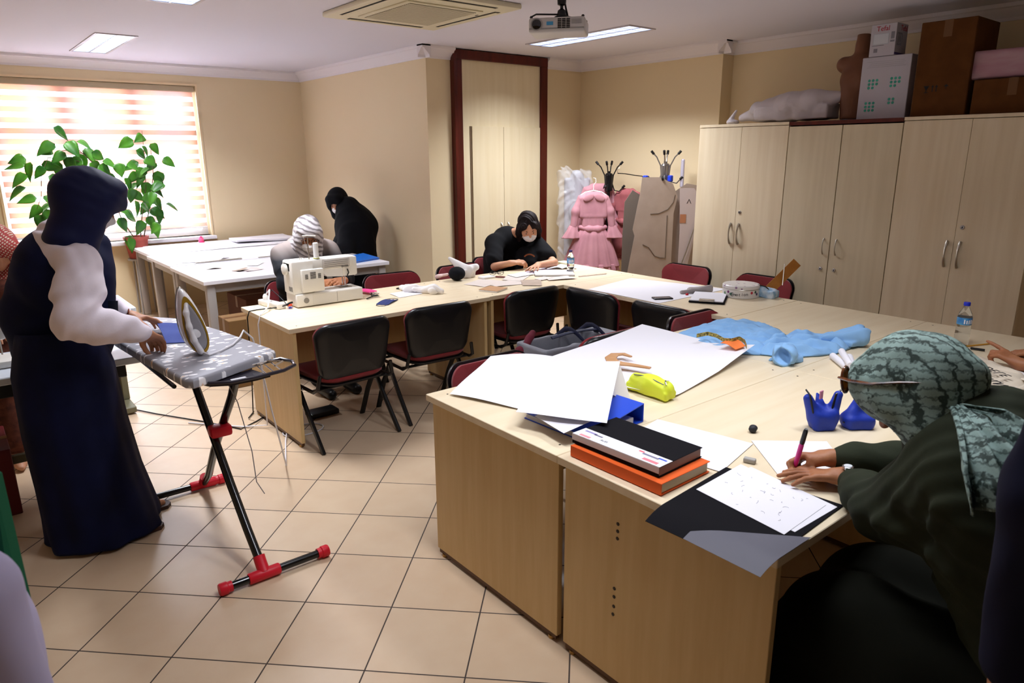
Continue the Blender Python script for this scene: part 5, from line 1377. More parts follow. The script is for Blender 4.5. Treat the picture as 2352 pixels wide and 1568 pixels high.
# ================================================================ white cutting tables
Z1 = .7405
sheet('pattern_sheet', 'wide white sheet spread over the middle cutting table', 'paper', [(1.62, 6.80, .7465), (3.10, 6.76, .7465), (3.15, 7.55, .7465), (1.66, 7.56, .7465)], wav=.004, seed=2)
sheet('pattern_sheet', 'wide white sheet spread over the window-side cutting table', 'paper', [(1.66, 7.64, .7465), (3.20, 7.66, .7465), (3.22, 8.40, .7465), (1.70, 8.42, .7465)], wav=.005, seed=5)
sheet('pattern_sheet', 'white stack edge raised at the far right of the window-side table', 'paper', [(2.55, 7.95, .775), (3.22, 7.90, .775), (3.24, 8.36, .775), (2.60, 8.36, .775)], wav=.015, seed=1, th=.02)
sheet('pattern_sheet', 'grey-shadowed folded sheet with small dark print on the middle table edge', 'paper', [(1.66, 6.86, .752), (1.98, 6.74, .752), (2.16, 6.96, .770), (1.84, 7.12, .770)], wav=.016, seed=3, m=M_paper_w)
o = centre(MB().rbox(1.78, 2.20, 6.745, 6.775, .7475, .758, .002, 1).build('metal_ruler', M_steel)); tag(o, 'dark grey metal ruler along the table seam', 'ruler')
o = centre(MB().rbox(2.35, 3.0, 6.732, 6.748, .7475, .754, .002, 1).build('metal_ruler', M_steel)); tag(o, 'long thin ruler behind the scattered pattern pieces', 'ruler')
lbl = ['leftmost pale pink pattern scrap on the nearest cutting table', 'tan pattern scrap near the front edge of the nearest cutting table', 'grey pattern scrap in the middle of the scattered pieces', 'beige pattern scrap partly under its grey neighbour', 'brownish pattern scrap beside the sewing woman\'s shoulder', 'off-white curled pattern scrap at the back of the scattered pieces', 'small tan pattern scrap at the right of the scattered pieces', 'grey-brown folded pattern scrap farthest right', 'long beige pattern scrap along the ruler', 'tiny grey scrap in front of the scattered pieces']
for i, nm in enumerate(lbl):
    cx_ = 1.86 + .115 * i + rnd.uniform(-.04, .04); cy_ = 6.22 + rnd.uniform(-.22, .28); a_ = rnd.uniform(0, 3); w_ = rnd.uniform(.07, .13); h_ = rnd.uniform(.05, .09)
    cs = [(cx_ + sx_ * w_ * math.cos(a_) - sy_ * h_ * math.sin(a_), cy_ + sx_ * w_ * math.sin(a_) + sy_ * h_ * math.cos(a_), .7415 + i * .0011) for sx_, sy_ in ((-1, -1), (1, -.8), (.7, 1), (-1, .7))]
    sheet('pattern_scrap', nm, 'paper', cs, 'pattern scraps on the nearest cutting table', (M_tracing, M_card, mat('pinkish_paper', 'D8C4C0', .8), M_paper_w)[i % 4], .012, i, 8)
t = thing('document_folder', 'blue plastic document folder at the right end of the cutting table', 'folder', (3.02, 5.98, T0), R(15))
MB().rbox(-.16, .16, -.11, .11, .001, .006, .001, 1).build('back_cover', mat('bright_blue_plastic', '1E6AC8', .3), t, smooth=0)
MB().rbox(-.15, .15, -.10, .10, .0065, .012, .001, 1).build('papers', M_paper, t, smooth=0)
wedge_ = MB().add([(-.16, -.11, .013), (.16, -.11, .013), (.16, .11, .04), (-.16, .11, .03), (-.16, -.11, .016), (.16, -.11, .016), (.16, .11, .043), (-.16, .11, .033)], [(0, 3, 2, 1), (4, 5, 6, 7), (0, 1, 5, 4), (1, 2, 6, 5), (2, 3, 7, 6), (3, 0, 4, 7)])
wedge_.build('front_cover', MATS['bright_blue_plastic'], t, smooth=0)
o = centre(Sdf().ell((2.93, 6.38, .765), (.07, .05, .028)).ell((2.85, 6.42, .76), (.04, .03, .02)).build('tissue', M_paper_w, None, .006, disp=folds((1, .5, .6), 90, 3, 1), amp=.01)); tag(o, 'crumpled white tissue on the cutting table by the standing woman', 'tissue')
t = thing('thread_spool', 'small bright pink cone spool on the window-side table', 'spool', (2.30, 8.38, .749))
MB().lathe([(.035, 0), (.035, .006), (.028, .010), (.018, .05), (.010, .07)], 16).build('cone', mat('hot_pink', 'F0407E', .5), t)
MB().lathe([(.020, .012), (.030, .02), (.026, .045), (.014, .055)], 16).build('thread', mat('pink_thread', 'F2648E', .8), t)
# cartons under the cutting table
def carton(label, x0, x1, y0, y1, z0, z1, m=None, group=None):
    t = thing('carton', label, 'carton', ((x0 + x1) / 2, (y0 + y1) / 2, z0), 0, group)
    w, d, h = (x1 - x0) / 2, (y1 - y0) / 2, z1 - z0
    MB().rbox(-w, w, -d, d, 0, h, .004, 1).build('carton_body', m or M_brown, t, smooth=0)
    MB().box(-w - .0005, w + .0005, -.025, .025, h + .0002, h + .0008).box(-w - .0008, -w - .0002, -.025, .025, h - .10, h + .0005).build('packing_tape', mat('brown_packing_tape', '6A4626', .3), t, smooth=0)
    return t
carton('dark brown carton standing under the nearest cutting table', 1.95, 2.55, 6.0, 6.5, 0, .50, mat('dark_brown_carton', '5A3420', .85))
carton('brown carton beside its darker neighbour under the cutting table', 2.62, 3.05, 6.05, 6.5, 0, .42)
carton('low tan carton behind the sewing woman', 1.55, 1.83, 5.20, 5.45, 0, .52, mat('tan_carton', '7A5A34', .85))
# ---------------- potted plant on the sill
M_leaf = mat('green_leaf', '5C9A34', .45, var=(6, '2F6A24'), spec=.4, trans=0)
_b = M_leaf.node_tree.nodes['Principled BSDF']
def leaf_mat():
    m = bpy.data.materials.new('backlit_leaf'); m.use_nodes = True; nt = m.node_tree; b = nt.nodes['Principled BSDF']; o = nt.nodes['Material Output']
    b.inputs['Roughness'].default_value = .4
    tc = nt.nodes.new('ShaderNodeTexCoord'); n = nt.nodes.new('ShaderNodeTexNoise'); n.inputs['Scale'].default_value = 5; nt.links.new(tc.outputs['Object'], n.inputs[0])
    r = nt.nodes.new('ShaderNodeValToRGB'); r.color_ramp.elements[0].position = .35; r.color_ramp.elements[1].position = .65; r.color_ramp.elements[0].color = (*lin('2E6A22'), 1); r.color_ramp.elements[1].color = (*lin('5E9E30'), 1)
    nt.links.new(n.outputs[0], r.inputs[0]); nt.links.new(r.outputs[0], b.inputs['Base Color'])
    t = nt.nodes.new('ShaderNodeBsdfTranslucent'); nt.links.new(r.outputs[0], t.inputs[0]); mx = nt.nodes.new('ShaderNodeMixShader'); mx.inputs[0].default_value = .38
    nt.links.new(b.outputs[0], mx.inputs[1]); nt.links.new(t.outputs[0], mx.inputs[2]); nt.links.new(mx.outputs[0], o.inputs[0]); return m
M_leafb = leaf_mat(); M_stem = mat('brown_green_stem', '5A5030', .7); M_pot = mat('terracotta_pot', '9A4438', .6); M_soil = mat('dark_soil', '2A1C14', .9)
def leaf(c, d, L, W, roll, parent):
    d = V(*d); d /= np.linalg.norm(d)
    up = V(0, -.8, .5); s_ = np.cross(d, up); s_ /= np.linalg.norm(s_); n_ = np.cross(s_, d)
    s2 = s_ * math.cos(roll) + n_ * math.sin(roll); n2 = -s_ * math.sin(roll) + n_ * math.cos(roll)
    def fn(u, v):
        x = (v - .5) * 2
        w = W * (math.sin(PI * min(1, u * 1.02) ** .62) ** .85) * (1 - .25 * u)
        return V(*c) + d * L * (u - .12 * abs(x) * (1 - u) * 0) + s2 * x * w + n2 * (abs(x) * w * .35 - .18 * L * u * u)
    return MB().grid(fn, 8, 4, .0008).build('leaf', M_leafb, parent, world=True, smooth=180)
def plant(label, base, stems, leaves, pot, group):
    t = thing('potted_plant', label, 'plant', base, 0, group)
    if pot:
        r_, h_ = pot
        MB().lathe([(r_ * .68, 0), (r_ * .72, .01), (r_ * .95, h_ * .86), (r_ * 1.04, h_ * .86), (r_ * 1.06, h_), (r_ * .98, h_), (r_ * .95, h_ * .9)], 28).build('pot', M_pot, t)
        MB().lathe([(r_ * .94, h_ * .88), (r_ * .5, h_ * .91), (.003, h_ * .9)], 20).build('soil', M_soil, t)
    for st in stems: MB().tube([AY(*p) for p in st], [.006 - .004 * i / (len(st) - 1) for i in range(len(st))], 6).build('stem', M_stem, t, world=True)
    for (px, py, yy, L, W, ang, roll) in leaves:
        c = AY(px, py, yy); a_ = R(ang); dirv = V(math.cos(a_) * .9, rnd.uniform(-.4, .4), -math.sin(a_))
        leaf(c, dirv, L, W, roll, t)
    return t
rnd.seed(5)
lv = []
# right plant: column of leaves (px, py, plane y, length, half width, image angle down from right, roll)
for px, py in ((305, 320), (330, 312), (345, 330), (325, 335), (312, 345), (335, 360), (318, 372), (350, 368), (375, 362), (290, 378), (272, 374), (345, 385), (330, 400), (358, 405), (375, 420), (345, 430), (318, 420), (285, 408), (305, 440), (330, 445), (352, 455), (380, 468), (322, 470), (345, 480), (310, 460), (362, 478), (335, 500), (355, 508), (368, 515), (325, 505), (298, 545), (340, 418), (352, 440), (328, 428), (315, 395), (362, 392), (300, 432), (342, 465), (330, 385)):
    lv.append((px, py, 8.40 + rnd.uniform(-.12, .08), rnd.uniform(.13, .19), rnd.uniform(.045, .07), rnd.uniform(20, 160), rnd.uniform(-.8, .8)))
plant('potted plant with a dense column of green leaves on the window sill', (1.66, 8.50, .80),
      [[(322, 556, 8.5), (326, 500, 8.46), (335, 430, 8.42), (332, 360, 8.42), (326, 300, 8.42)], [(328, 556, 8.5), (345, 470, 8.42), (352, 400, 8.4), (345, 330, 8.42)]], lv, (.075, .0) if False else None, 'climbing plants at the window')
tp_ = [o for o in bpy.data.objects if o.name == 'potted_plant'][0]
tp_.location = (1.665, 8.50, .62)
for ch in tp_.children: ch.location = Vector((1.66, 8.50, .80)) - tp_.location
MB().lathe([(.085, 0), (.09, .01), (.115, .20), (.125, .20), (.128, .235), (.118, .235), (.113, .21)], 28).build('pot', M_pot, tp_)
MB().lathe([(.113, .205), (.06, .212), (.003, .21)], 20).build('soil', M_soil, tp_)
t = thing('plant_stand', 'small grey stand carrying the plant pot below the window', 'stand', (1.665, 8.50, 0))
MB().lathe([(.11, .60), (.11, .618)], 20).build('top', M_gleg, t)
for k in range(3): MB().tube([(.09 * math.cos(k * 2.09), .09 * math.sin(k * 2.09), .60), (.10 * math.cos(k * 2.09), .10 * math.sin(k * 2.09), 0)], .01, 6).build('leg', M_gleg, t)
lv = []
for px, py, ang in ((122, 292, 50), (126, 330, 150), (120, 345, 165), (152, 325, 60), (175, 325, 30), (195, 340, 50), (205, 375, 40), (225, 380, 40), (135, 370, 100), (95, 378, 20), (60, 365, 170), (58, 382, 170), (110, 405, 30), (62, 400, 160), (60, 430, 150), (115, 418, 30), (130, 430, 60), (100, 450, 60), (90, 470, 120), (108, 480, 80), (165, 360, 120), (240, 400, 60), (180, 352, 90), (98, 492, 100), (118, 455, 20), (215, 395, 90), (270, 480, 20), (272, 500, 60), (298, 540, 100), (285, 490, 30), (150, 350, 140), (210, 350, 20), (120, 470, 150), (85, 455, 160), (70, 372, 100), (160, 380, 60), (140, 395, 100), (105, 385, 140), (235, 370, 20), (190, 365, 150)):
    lv.append((px, py, 8.38 + rnd.uniform(-.1, .08), rnd.uniform(.14, .21), rnd.uniform(.05, .075), ang + rnd.uniform(-15, 15), rnd.uniform(-.7, .7)))
plant('trailing leafy vine arching across the blind behind the ironing woman', (1.60, 8.44, .81),
      [[(315, 556, 8.44), (280, 505, 8.42), (255, 440, 8.4), (215, 375, 8.38), (170, 335, 8.38), (130, 300, 8.38)], [(255, 440, 8.4), (180, 370, 8.36), (110, 362, 8.36), (95, 400, 8.38), (95, 450, 8.38), (85, 480, 8.38)], [(215, 375, 8.38), (190, 352, 8.36), (150, 345, 8.36), (125, 350, 8.36)]], lv, None, 'climbing plants at the window')

# ================================================================ ceiling things
M_ac = mat('cream_air_conditioner', 'D8CFB2', .45)
ac = thing('air_conditioner', 'cream four-way ceiling cassette air conditioner at the top edge', 'air conditioner', (2.775, 4.38, CZ))
a = MB(); a.rbox(-.46, .46, -.53, .53, -.035, -.0, .012); a.build('panel', M_ac, ac)
for (x0, x1, y0, y1) in ((-.30, .30, .43, .475), (-.30, .30, -.475, -.43), (.365, .41, -.36, .36), (-.41, -.365, -.36, .36)):
    MB().box(x0, x1, y0, y1, -.0365, -.030).build('air_slot', M_dark, ac, smooth=0)
    w_ = .012
    if x1 - x0 > y1 - y0: MB().rbox(x0 + .01, x1 - .01, (y0 + y1) / 2 - .010, (y0 + y1) / 2 + .012, -.042, -.036, .002, 1).build('flap', M_ac, ac)
    else: MB().rbox((x0 + x1) / 2 - .010, (x0 + x1) / 2 + .012, y0 + .01, y1 - .01, -.042, -.036, .002, 1).build('flap', M_ac, ac)
g = MB().rbox(-.29, .29, -.33, .33, -.044, -.034, .004)
g.build('intake_frame', M_ac, ac)
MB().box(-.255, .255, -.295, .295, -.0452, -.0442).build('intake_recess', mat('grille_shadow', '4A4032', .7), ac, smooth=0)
g = MB()
for k in range(26): g.box(-.255, .255, -.292 + k * .0233, -.280 + k * .0233, -.048, -.0453)
g.build('intake_grille', M_ac, ac, smooth=0)
MB().rbox(.335, .347, -.20, -.17, -.037, -.0345, .001, 1).build('sensor', M_black, ac)

pj = thing('projector', 'white projector hanging from a black ceiling mount', 'projector', (3.17, 3.43, 2.40))
pu = V(.79, -.61, 0); 
def PJ(): 
    m = Matrix(np.c_[V(.64, -.77, 0), V(.77, .64, 0), V(0, 0, 1)]).to_4x4(); return m
pj.rotation_euler = (0, R(0), R(-50))
# local x: along the lens face (image right), local y: away from the camera
M_pj = mat('white_projector_shell', 'C9C5C2', .4); M_pjg = mat('grey_projector_shell', '9C9A98', .4)
s_ = MB().rbox(-.165, .175, -.125, .125, .0, .085, .014, 3); s_.build('housing', M_pj, pj)
MB().rbox(-.16, .17, -.1265, .1265, .018, .026, .001, 1).build('shadow_line', M_pjg, pj)
q = MB(); q.T = Matrix.Translation((-.115, -.126, .046)) @ Matrix.Rotation(R(90), 4, 'X'); q.lathe([(.034, -.002), (.036, .006), (.030, .008), (.028, .002)], 28); l_ = q.build('lens_ring', M_pjg, pj)
q = MB(); q.T = Matrix.Translation((-.115, -.130, .046)) @ Matrix.Rotation(R(90), 4, 'X'); q.lathe([(.027, -.004), (.026, .002), (.014, .0035), (.001, .004)], 28); q.build('lens', mat('black_lens_glass', '060608', .08, spec=.8), l_)
g = MB()
for i in range(3):
    for j in range(6): g.box(.012 + i * .026, .034 + i * .026, -.1275, -.1255, .022 + j * .0095, .028 + j * .0095)
g.build('vent_grille', M_dark, pj, smooth=0)
MB().box(-.055, -.015, -.1272, -.1262, .040, .060).build('blue_sticker', mat('light_blue_sticker', '4A9AC8', .5), pj, smooth=0)
for k in range(4): MB().box(.095, .155, -.1268, -.1258, .045 + k * .007, .0475 + k * .007).build('side_louvre', M_pjg, pj, smooth=0)
for x, y in ((-.15, -.11), (.16, .10), (.16, -.10)): MB().lathe([(.008, .085), (.010, .09), (.006, .096)], 10, (x, y, 0)).build('foot', M_black, pj)
MB().tube([(-.155, -.115, .088), (-.12, -.11, .105), (0, -.02, .115), (.02, 0, .118)], .005, 6).tube([(.155, .10, .09), (.06, .04, .11), (.02, 0, .118)], .005, 6).build('mount_arm', M_tubeb, pj)
MB().lathe([(.045, .095), (.045, .105), (.030, .112), (.024, .14), (.010, .15), (.010, .165), (.026, .172), (.028, .20), (.024, .235), (.034, .25)], 20, (.02, 0, 0)).build('ceiling_mount', M_tubeb, pj)
MB().tube([(.06, .02, .09), (.045, .01, .15), (.035, .005, .20), (.04, 0, .248)], .006, 8).build('cable', M_black, pj)

# ================================================================ on top of the cabinets
ZT = 1.919
M_poly = mat('translucent_white_plastic', 'C8C0C4', .4, spec=.5, bump=(30, .3))
o = Sdf(); o.chain([(5.34, 3.36, 2.00), (5.34, 3.10, 2.02), (5.34, 2.90, 2.03)], [.075, .095, .10], .08); o.cone((5.34, 2.90, 2.03), (5.34, 2.68, 2.08), .10, .03, .05); o.cone((5.34, 3.38, 1.99), (5.34, 3.52, 1.955), .06, .025, .03); o.box((5.34, 3.05, 1.975), (.09, .30, .05), None, .005)
o = centre(o.build('plastic_bag', M_poly, None, .009, disp=mixd((1, folds((.4, 1, .8), 34, 3, 2)), (.6, folds((1, .4, -.8), 60, 3, 5))), amp=.010)); o.location.z = ZT + .001; tag(o, 'stuffed white plastic bag lying on the first two cabinets', 'bag')
o = Sdf(); o.cone((5.32, 3.63, 1.945), (5.32, 3.57, 2.03), .022, .008, .02).ell((5.33, 3.60, 1.94), (.05, .05, .02))
o = centre(o.build('plastic_bag', M_poly, None, .006, disp=folds((.4, 1, .8), 80, 3, 2), amp=.006)); o.location.z = ZT + .001; tag(o, 'small knotted white plastic bag at the cabinet top\'s left end', 'bag')
mq = thing('mannequin', 'brown dress-form mannequin torso standing on the middle cabinet', 'mannequin', (5.38, 2.62, 1.9175))
M_mq = mat('brown_mannequin_skin', '6E4630', .55, spec=.3)
s_ = Sdf()
s_.chain([(5.38, 2.60, 1.96), (5.38, 2.61, 2.06), (5.38, 2.61, 2.14), (5.38, 2.60, 2.24)], [.105, .088, .085, .105], .06)
s_.cone((5.38, 2.72, 2.315), (5.38, 2.48, 2.315), .055, .055, .05)
for e in (-1, 1): s_.ell((5.325, 2.60 + e * .052, 2.205), (.055, .050, .055), None, .05)
s_.chain([(5.38, 2.60, 2.34), (5.38, 2.60, 2.43), (5.38, 2.60, 2.50)], [.052, .040, .044], .04)
s_.cutbox((5.38, 2.60, 2.57), (.1, .1, .055), None); s_.cutbox((5.38, 2.60, 1.85), (.3, .3, .0705), None); s_.cutbox((5.38, 2.83, 2.30), (.2, .055, .2), None); s_.cutbox((5.38, 2.37, 2.30), (.2, .055, .2), None)
s_.build('torso', M_mq, mq, .006, relax=3)
MB().lathe([(.10, 0), (.10, .012), (.04, .016)], 24, (0, -.02, 0)).build('base_plate', M_black, mq)
M_wbox = mat('white_printed_carton', 'B9B4BC', .6)
wb = thing('carton', 'white flat carton with green dot groups, under the kitchen appliance box', 'carton', (5.30, 2.365, 1.9175))
wb_ = MB().rbox(-.045, .045, -.165, .165, 0, .415, .003, 1).build('carton_body', M_wbox, wb, smooth=0)
M_dot = mat('teal_green_print', '3FA08A', .6)
for gy, gz, rows in ((.075, .26, (3, 3, 2)), (-.075, .265, (3, 3, 2)), (.082, .11, (3, 3, 3)), (-.075, .13, (2, 2))):
    for r_i, n_ in enumerate(rows):
        for c_i in range(n_):
            q = MB(); q.T = Matrix.Translation((-.0455, gy + .026 - c_i * .026, gz - r_i * .024)) @ Matrix.Rotation(R(-90), 4, 'Y')
            q.lathe([(.0095, 0), (.009, .0006)], 12).build('green_dot', M_dot, wb, smooth=0)
for k in range(4): MB().box(-.0459, -.0454, -.13 + .01 * (k % 2), .13 - .012 * (k % 3), .345 + k * .012, .348 + k * .012).build('print_line', mat('faint_grey_print', 'A8A4A8', .6), wb, smooth=0)
tb_ = thing('appliance_box', 'small white kitchen appliance box with red lettering, topmost of the stack', 'box', (5.335, 2.405, 2.3345))
MB().rbox(-.085, .085, -.085, .085, 0, .205, .002, 1).build('box_body', M_wbox, tb_, smooth=0)
M_rt = mat('red_print', 'A81828', .5); M_gp = mat('mid_grey_print', '7E7C84', .5)
text_mesh('brand_lettering', 'Tefal', .045, M_rt, tb_, (-.0855, .005, .175), (R(90), 0, R(-90)))
text_mesh('brand_lettering', 'Tefal', .050, M_rt, tb_, (.025, -.0855, .175), (R(90), 0, 0))
MB().box(-.0860, -.0853, -.04, .065, .075, .145).build('picture_panel', mat('pale_blue_print', 'B4BCC4', .5), tb_, smooth=0)
MB().box(-.0864, -.0860, -.035, .060, .0795, .1405).build('picture_inner', mat('pale_grey_print', 'C8CCD2', .5), tb_, smooth=0)
for (y0_, y1_, z0_, z1_) in ((-.075, -.052, .105, .15), (-.078, -.05, .085, .097), (-.01, .07, .067, .071), (.03, .055, .025, .050)): MB().box(-.0861, -.0853, y0_, y1_, z0_, z1_).build('dark_print', M_gp, tb_, smooth=0)
for k in range(4):
    q = MB(); q.tube([(-.06 + .018 * k + .03 * math.cos(a) * .4, -.0858, .105 + .04 * math.sin(a)) for a in [2 * PI * i / 14 for i in range(14)]], .0022, 5, closed=True); q.build('blade_picture', M_gp, tb_)
MB().box(-.085, .085, -.0862, -.0853, .006, .018).build('violet_stripe', mat('violet_print', '3E2E7A', .5), tb_, smooth=0)
carton('tall brown carton with fragile symbols on the right cabinet', 5.17, 5.55, 1.805, 2.130, 1.9195, 2.50)
c_ = [o for o in bpy.data.objects if o.get('label', '').startswith('tall brown carton with')][0]
q = MB(); x_ = -.1912
q.add([(x_, .10, .19), (x_, .065, .19), (x_, .079, .165), (x_, .086, .165)], [(0, 1, 2, 3)]); q.box(x_ - .0003, x_, .080, .085, .15, .166); q.box(x_ - .0003, x_, .070, .095, .147, .151)
for yy_ in (.045, .022): q.box(x_ - .0003, x_, yy_ - .003, yy_ + .003, .152, .19); q.add([(x_, yy_ - .009, .180), (x_, yy_ + .009, .180), (x_, yy_, .195)], [(0, 1, 2)])
q.add([(x_, -.02, .18), (x_, -.05, .18), (x_, -.035, .195)], [(0, 1, 2)]); q.box(x_ - .0003, x_, -.037, -.033, .165, .181)
q.build('fragile_symbols', M_ink, c_, smooth=0)
carton('lower brown carton under the pink roll at the top right corner', 5.17, 5.55, 1.35, 1.775, 1.9195, 2.125)
t = thing('fabric_roll', 'pink fabric roll in clear plastic lying on the lower brown carton', 'fabric roll', (5.33, 1.62, 2.1255))
s_ = Sdf(); s_.box((5.33, 1.56, 2.215), (.11, .30, .065), None, .02); s_.cone((5.33, 1.86, 2.215), (5.33, 1.925, 2.195), .07, .02, .04)
s_.build('roll', mat('pink_wrapped_fabric', 'A87886', .35, spec=.5, var=(4, 'B4949C', (1, 1, 4)), bump=(20, .2)), t, .008, disp=folds((.3, .2, 1), 30, 1.5, 2), amp=.006)

# ================================================================ coat stands, dresses, cardboard patterns
def coat_stand(label, x, y, h, bm, cm):
    t = thing('coat_stand', label, 'coat stand', (x, y, 0), 0, 'coat stands in the corner')
    MB().tube([(0, 0, .02), (0, 0, h - .08)], .017, 14).build('pole', bm, t)
    MB().lathe([(.17, 0), (.17, .015), (.05, .03), (.02, .05)], 28).build('base', bm, t)
    MB().lathe([(.02, h - .28), (.042, h - .27), (.044, h - .12), (.03, h - .10)], 20).build('hub', bm, t)
    for k in range(4):
        a_ = k * PI / 2 + .55; c, s_ = math.cos(a_), math.sin(a_)
        u_ = MB().tube([(c * .035, s_ * .035, h - .22), (c * .045, s_ * .045, h - .12), (c * .085, s_ * .085, h - .04), (c * .125, s_ * .125, h)], .006, 8).build('upper_hook', bm, t)
        MB().tube([(c * .112, s_ * .112, h - .015), (c * .138, s_ * .138, h + .015)], .012, 8).build('hook_tip', cm, u_)
        l_ = MB().tube([(c * .035, s_ * .035, h - .2), (c * .06, s_ * .06, h - .27), (c * .11, s_ * .11, h - .28), (c * .15, s_ * .15, h - .235)], .006, 8).build('lower_hook', bm, t)
        MB().tube([(c * .14, s_ * .14, h - .245), (c * .165, s_ * .165, h - .22)], .012, 8).build('hook_tip', cm, l_)
    return t
coat_stand('black coat stand loaded with pink dresses in the corner', 5.40, 5.06, 1.60, M_tubeb, M_black)
coat_stand('grey steel coat stand with cardboard patterns clipped to it', 5.42, 4.36, 1.70, mat('grey_steel', '8E8A88', .3, metal=.8), M_black)
M_pinkd = mat('dusty_pink_dress_cloth', 'C48C94', .8, sheen=.1, bump=(260, .05), var=(6, 'B8808A'))
M_pinkd2 = mat('rose_brown_dress_cloth', 'A85E60', .8, sheen=.1, var=(6, '984F54'))
def dress(label, cx_, cy_, m, dep=0.0, yaw=-36, sc=1.0, name='hanging_dress', group='pink dresses on the coat stand', collar=True, hanger=True, tl=None, thin=1.0):
    t = thing(name, label, 'dress', (cx_, cy_, tl or .56), R(yaw), group)
    z0_ = tl or .56
    def Zr(z): return (z - .56)
    s_ = Sdf(); s_.box((0, 0, Zr(1.17)), (.122, .024, .085), None, .022); s_.cone((-.10, 0, Zr(1.265)), (.10, 0, Zr(1.265)), .035, .035, .04); s_.cone((-.05, 0, Zr(1.29)), (.05, 0, Zr(1.29)), .038, .038, .03)
    s_.box((0, 0, Zr(1.03)), (.09, .02, .06), None, .022)
    s_.build('bodice', m, t, .006, disp=folds((1, .1, .3), 60, 2, dep), amp=.004, world=False)
    sec = [((0, 0, Zr(.96)), .125, .05 * thin, 0), ((0, 0, Zr(.90)), .165, .07 * thin, 0), ((0, 0, Zr(.75)), .225, .085 * thin, 0), ((0, 0, Zr(.62)), .265, .095 * thin, 0), ((0, 0, Zr(.575)), .275, .10 * thin, 0)]
    loft(sec, 110, 5, lambda a, q: (.085 * math.sin(11 * a + dep) + .05 * math.sin(23 * a + 2)) * (.3 + .9 * q)).build('skirt', m, t, smooth=180)
    loft([((0, 0, Zr(.600)), .262, .095 * thin, 0), ((0, 0, Zr(.56)), .272, .10 * thin, 0), ((0, 0, Zr(.535)), .276, .10 * thin, 0)], 110, 3, lambda a, q: .05 * math.sin(19 * a + dep) * (.6 + .8 * q)).build('hem_frill', m, t, smooth=180)
    s_ = Sdf(); s_.chain([(-.125, -.01, Zr(.972)), (-.04, -.03, Zr(.955)), (.05, -.03, Zr(.955)), (.125, -.01, Zr(.972))], [.024, .036, .036, .024], .02)
    s_.build('waist_frill', m, t, .006, disp=folds((1, 0, .6), 110, 2, 1), amp=.006, world=False)
    for e in (-1, 1):
        s_ = Sdf(); s_.chain([(e * .125, 0, Zr(1.255)), (e * .175, -.01, Zr(1.13)), (e * .195, -.015, Zr(.985))], [.040, .040, .036], .03)
        s_.build('sleeve', m, t, .006, disp=folds((1, .4, .2), 70, 2, e), amp=.004, world=False)
        loft([((e * .197, -.015, Zr(.99)), .040, .032, 0), ((e * .21, -.018, Zr(.93)), .062, .045, 0), ((e * .225, -.02, Zr(.865)), .088, .055, 0)], 60, 5, lambda a, q: .10 * math.sin(7 * a + e) * q).build('cuff_frill', m, t, smooth=180)
        if collar:
            s_ = Sdf(); s_.ell((e * .054, -.052, Zr(1.268)), (.058, .012, .034), Matrix.Rotation(R(e * 24), 3, 'Y'), .01); s_.build('collar', m, t, .004, world=False)
    if hanger:
        hg = MB().tube([(-.15, 0, Zr(1.275)), (-.08, -.01, Zr(1.320)), (0, -.01, Zr(1.335)), (.08, -.01, Zr(1.320)), (.15, 0, Zr(1.275))], .008, 8).build('hanger', M_white, t)
        MB().tube([(0, -.01, Zr(1.345)), (0, -.01, Zr(1.39)), (.022, -.01, Zr(1.42)), (.018, -.01, Zr(1.455)), (-.005, -.01, Zr(1.46))], .004, 8).build('hook', M_white, hg)
    t.scale = (sc, sc, sc)
    return t
dress('dusty pink child\'s dress with round collar, frontmost on the stand', 5.17, 5.05, M_pinkd, 0.0)
dress('second pink dress hanging just behind the round-collared one', 5.36, 5.17, M_pinkd, 2.0, -36, 1.0, collar=False, hanger=False, tl=.63, thin=.4)
dress('rose-brown dress at the right side of the black coat stand', 5.52, 4.90, M_pinkd2, 1.0, -80, .9, collar=False, hanger=False, tl=.66, thin=.5)
dress('salmon dress half hidden farthest right on the black stand', 5.61, 4.98, mat('salmon_cloth', 'B8746A', .8), 3.0, -80, .85, collar=False, hanger=False, tl=.66, thin=.5)
# black empty hanger to the right
t = thing('clothes_hanger', 'empty black clothes hanger sticking out to the right', 'hanger', (5.45, 4.95, 1.45), R(-38))
MB().tube([(-.03, 0, .05), (.05, 0, .045), (.14, 0, .03), (.22, 0, .02), (.25, 0, -.005)], .010, 8, flat=.5).build('arm', M_black, t)
MB().tube([(-.03, 0, .05), (-.03, 0, .09), (-.01, 0, .105)], .003, 6).build('hook', M_steel, t)
# garment in clear plastic at the left
t = thing('garment_bag', 'grey garment in crinkled clear plastic at the left of the black stand', 'garment bag', (5.26, 5.38, .60), R(-40))
s_ = Sdf(); s_.chain([(0, 0, .85), (0, 0, .5), (0, 0, .1)], [.08, .10, .11], .05); s_.box((0, 0, .45), (.11, .03, .38), None, .02)
s_.build('garment', mat('pale_grey_cloth', 'A8A6AC', .8), t, .009, disp=folds((1, .4, .1), 40, 2, 1), amp=.008, world=False)
s_ = Sdf(); s_.box((-.02, 0, .45), (.145, .045, .45), None, .03); s_.cone((-.1, 0, .93), (-.17, -.02, .96), .03, .012, .03)
M_film = bpy.data.materials.new('crinkled_clear_film'); M_film.use_nodes = True; _nt = M_film.node_tree; _b = _nt.nodes['Principled BSDF']; _o = _nt.nodes['Material Output']
_b.inputs['Roughness'].default_value = .12; _b.inputs['Base Color'].default_value = (.9, .92, .95, 1)
_t = _nt.nodes.new('ShaderNodeBsdfTransparent'); _mx = _nt.nodes.new('ShaderNodeMixShader'); _mx.inputs[0].default_value = .78; _nt.links.new(_b.outputs[0], _mx.inputs[1]); _nt.links.new(_t.outputs[0], _mx.inputs[2]); _nt.links.new(_mx.outputs[0], _o.inputs[0])
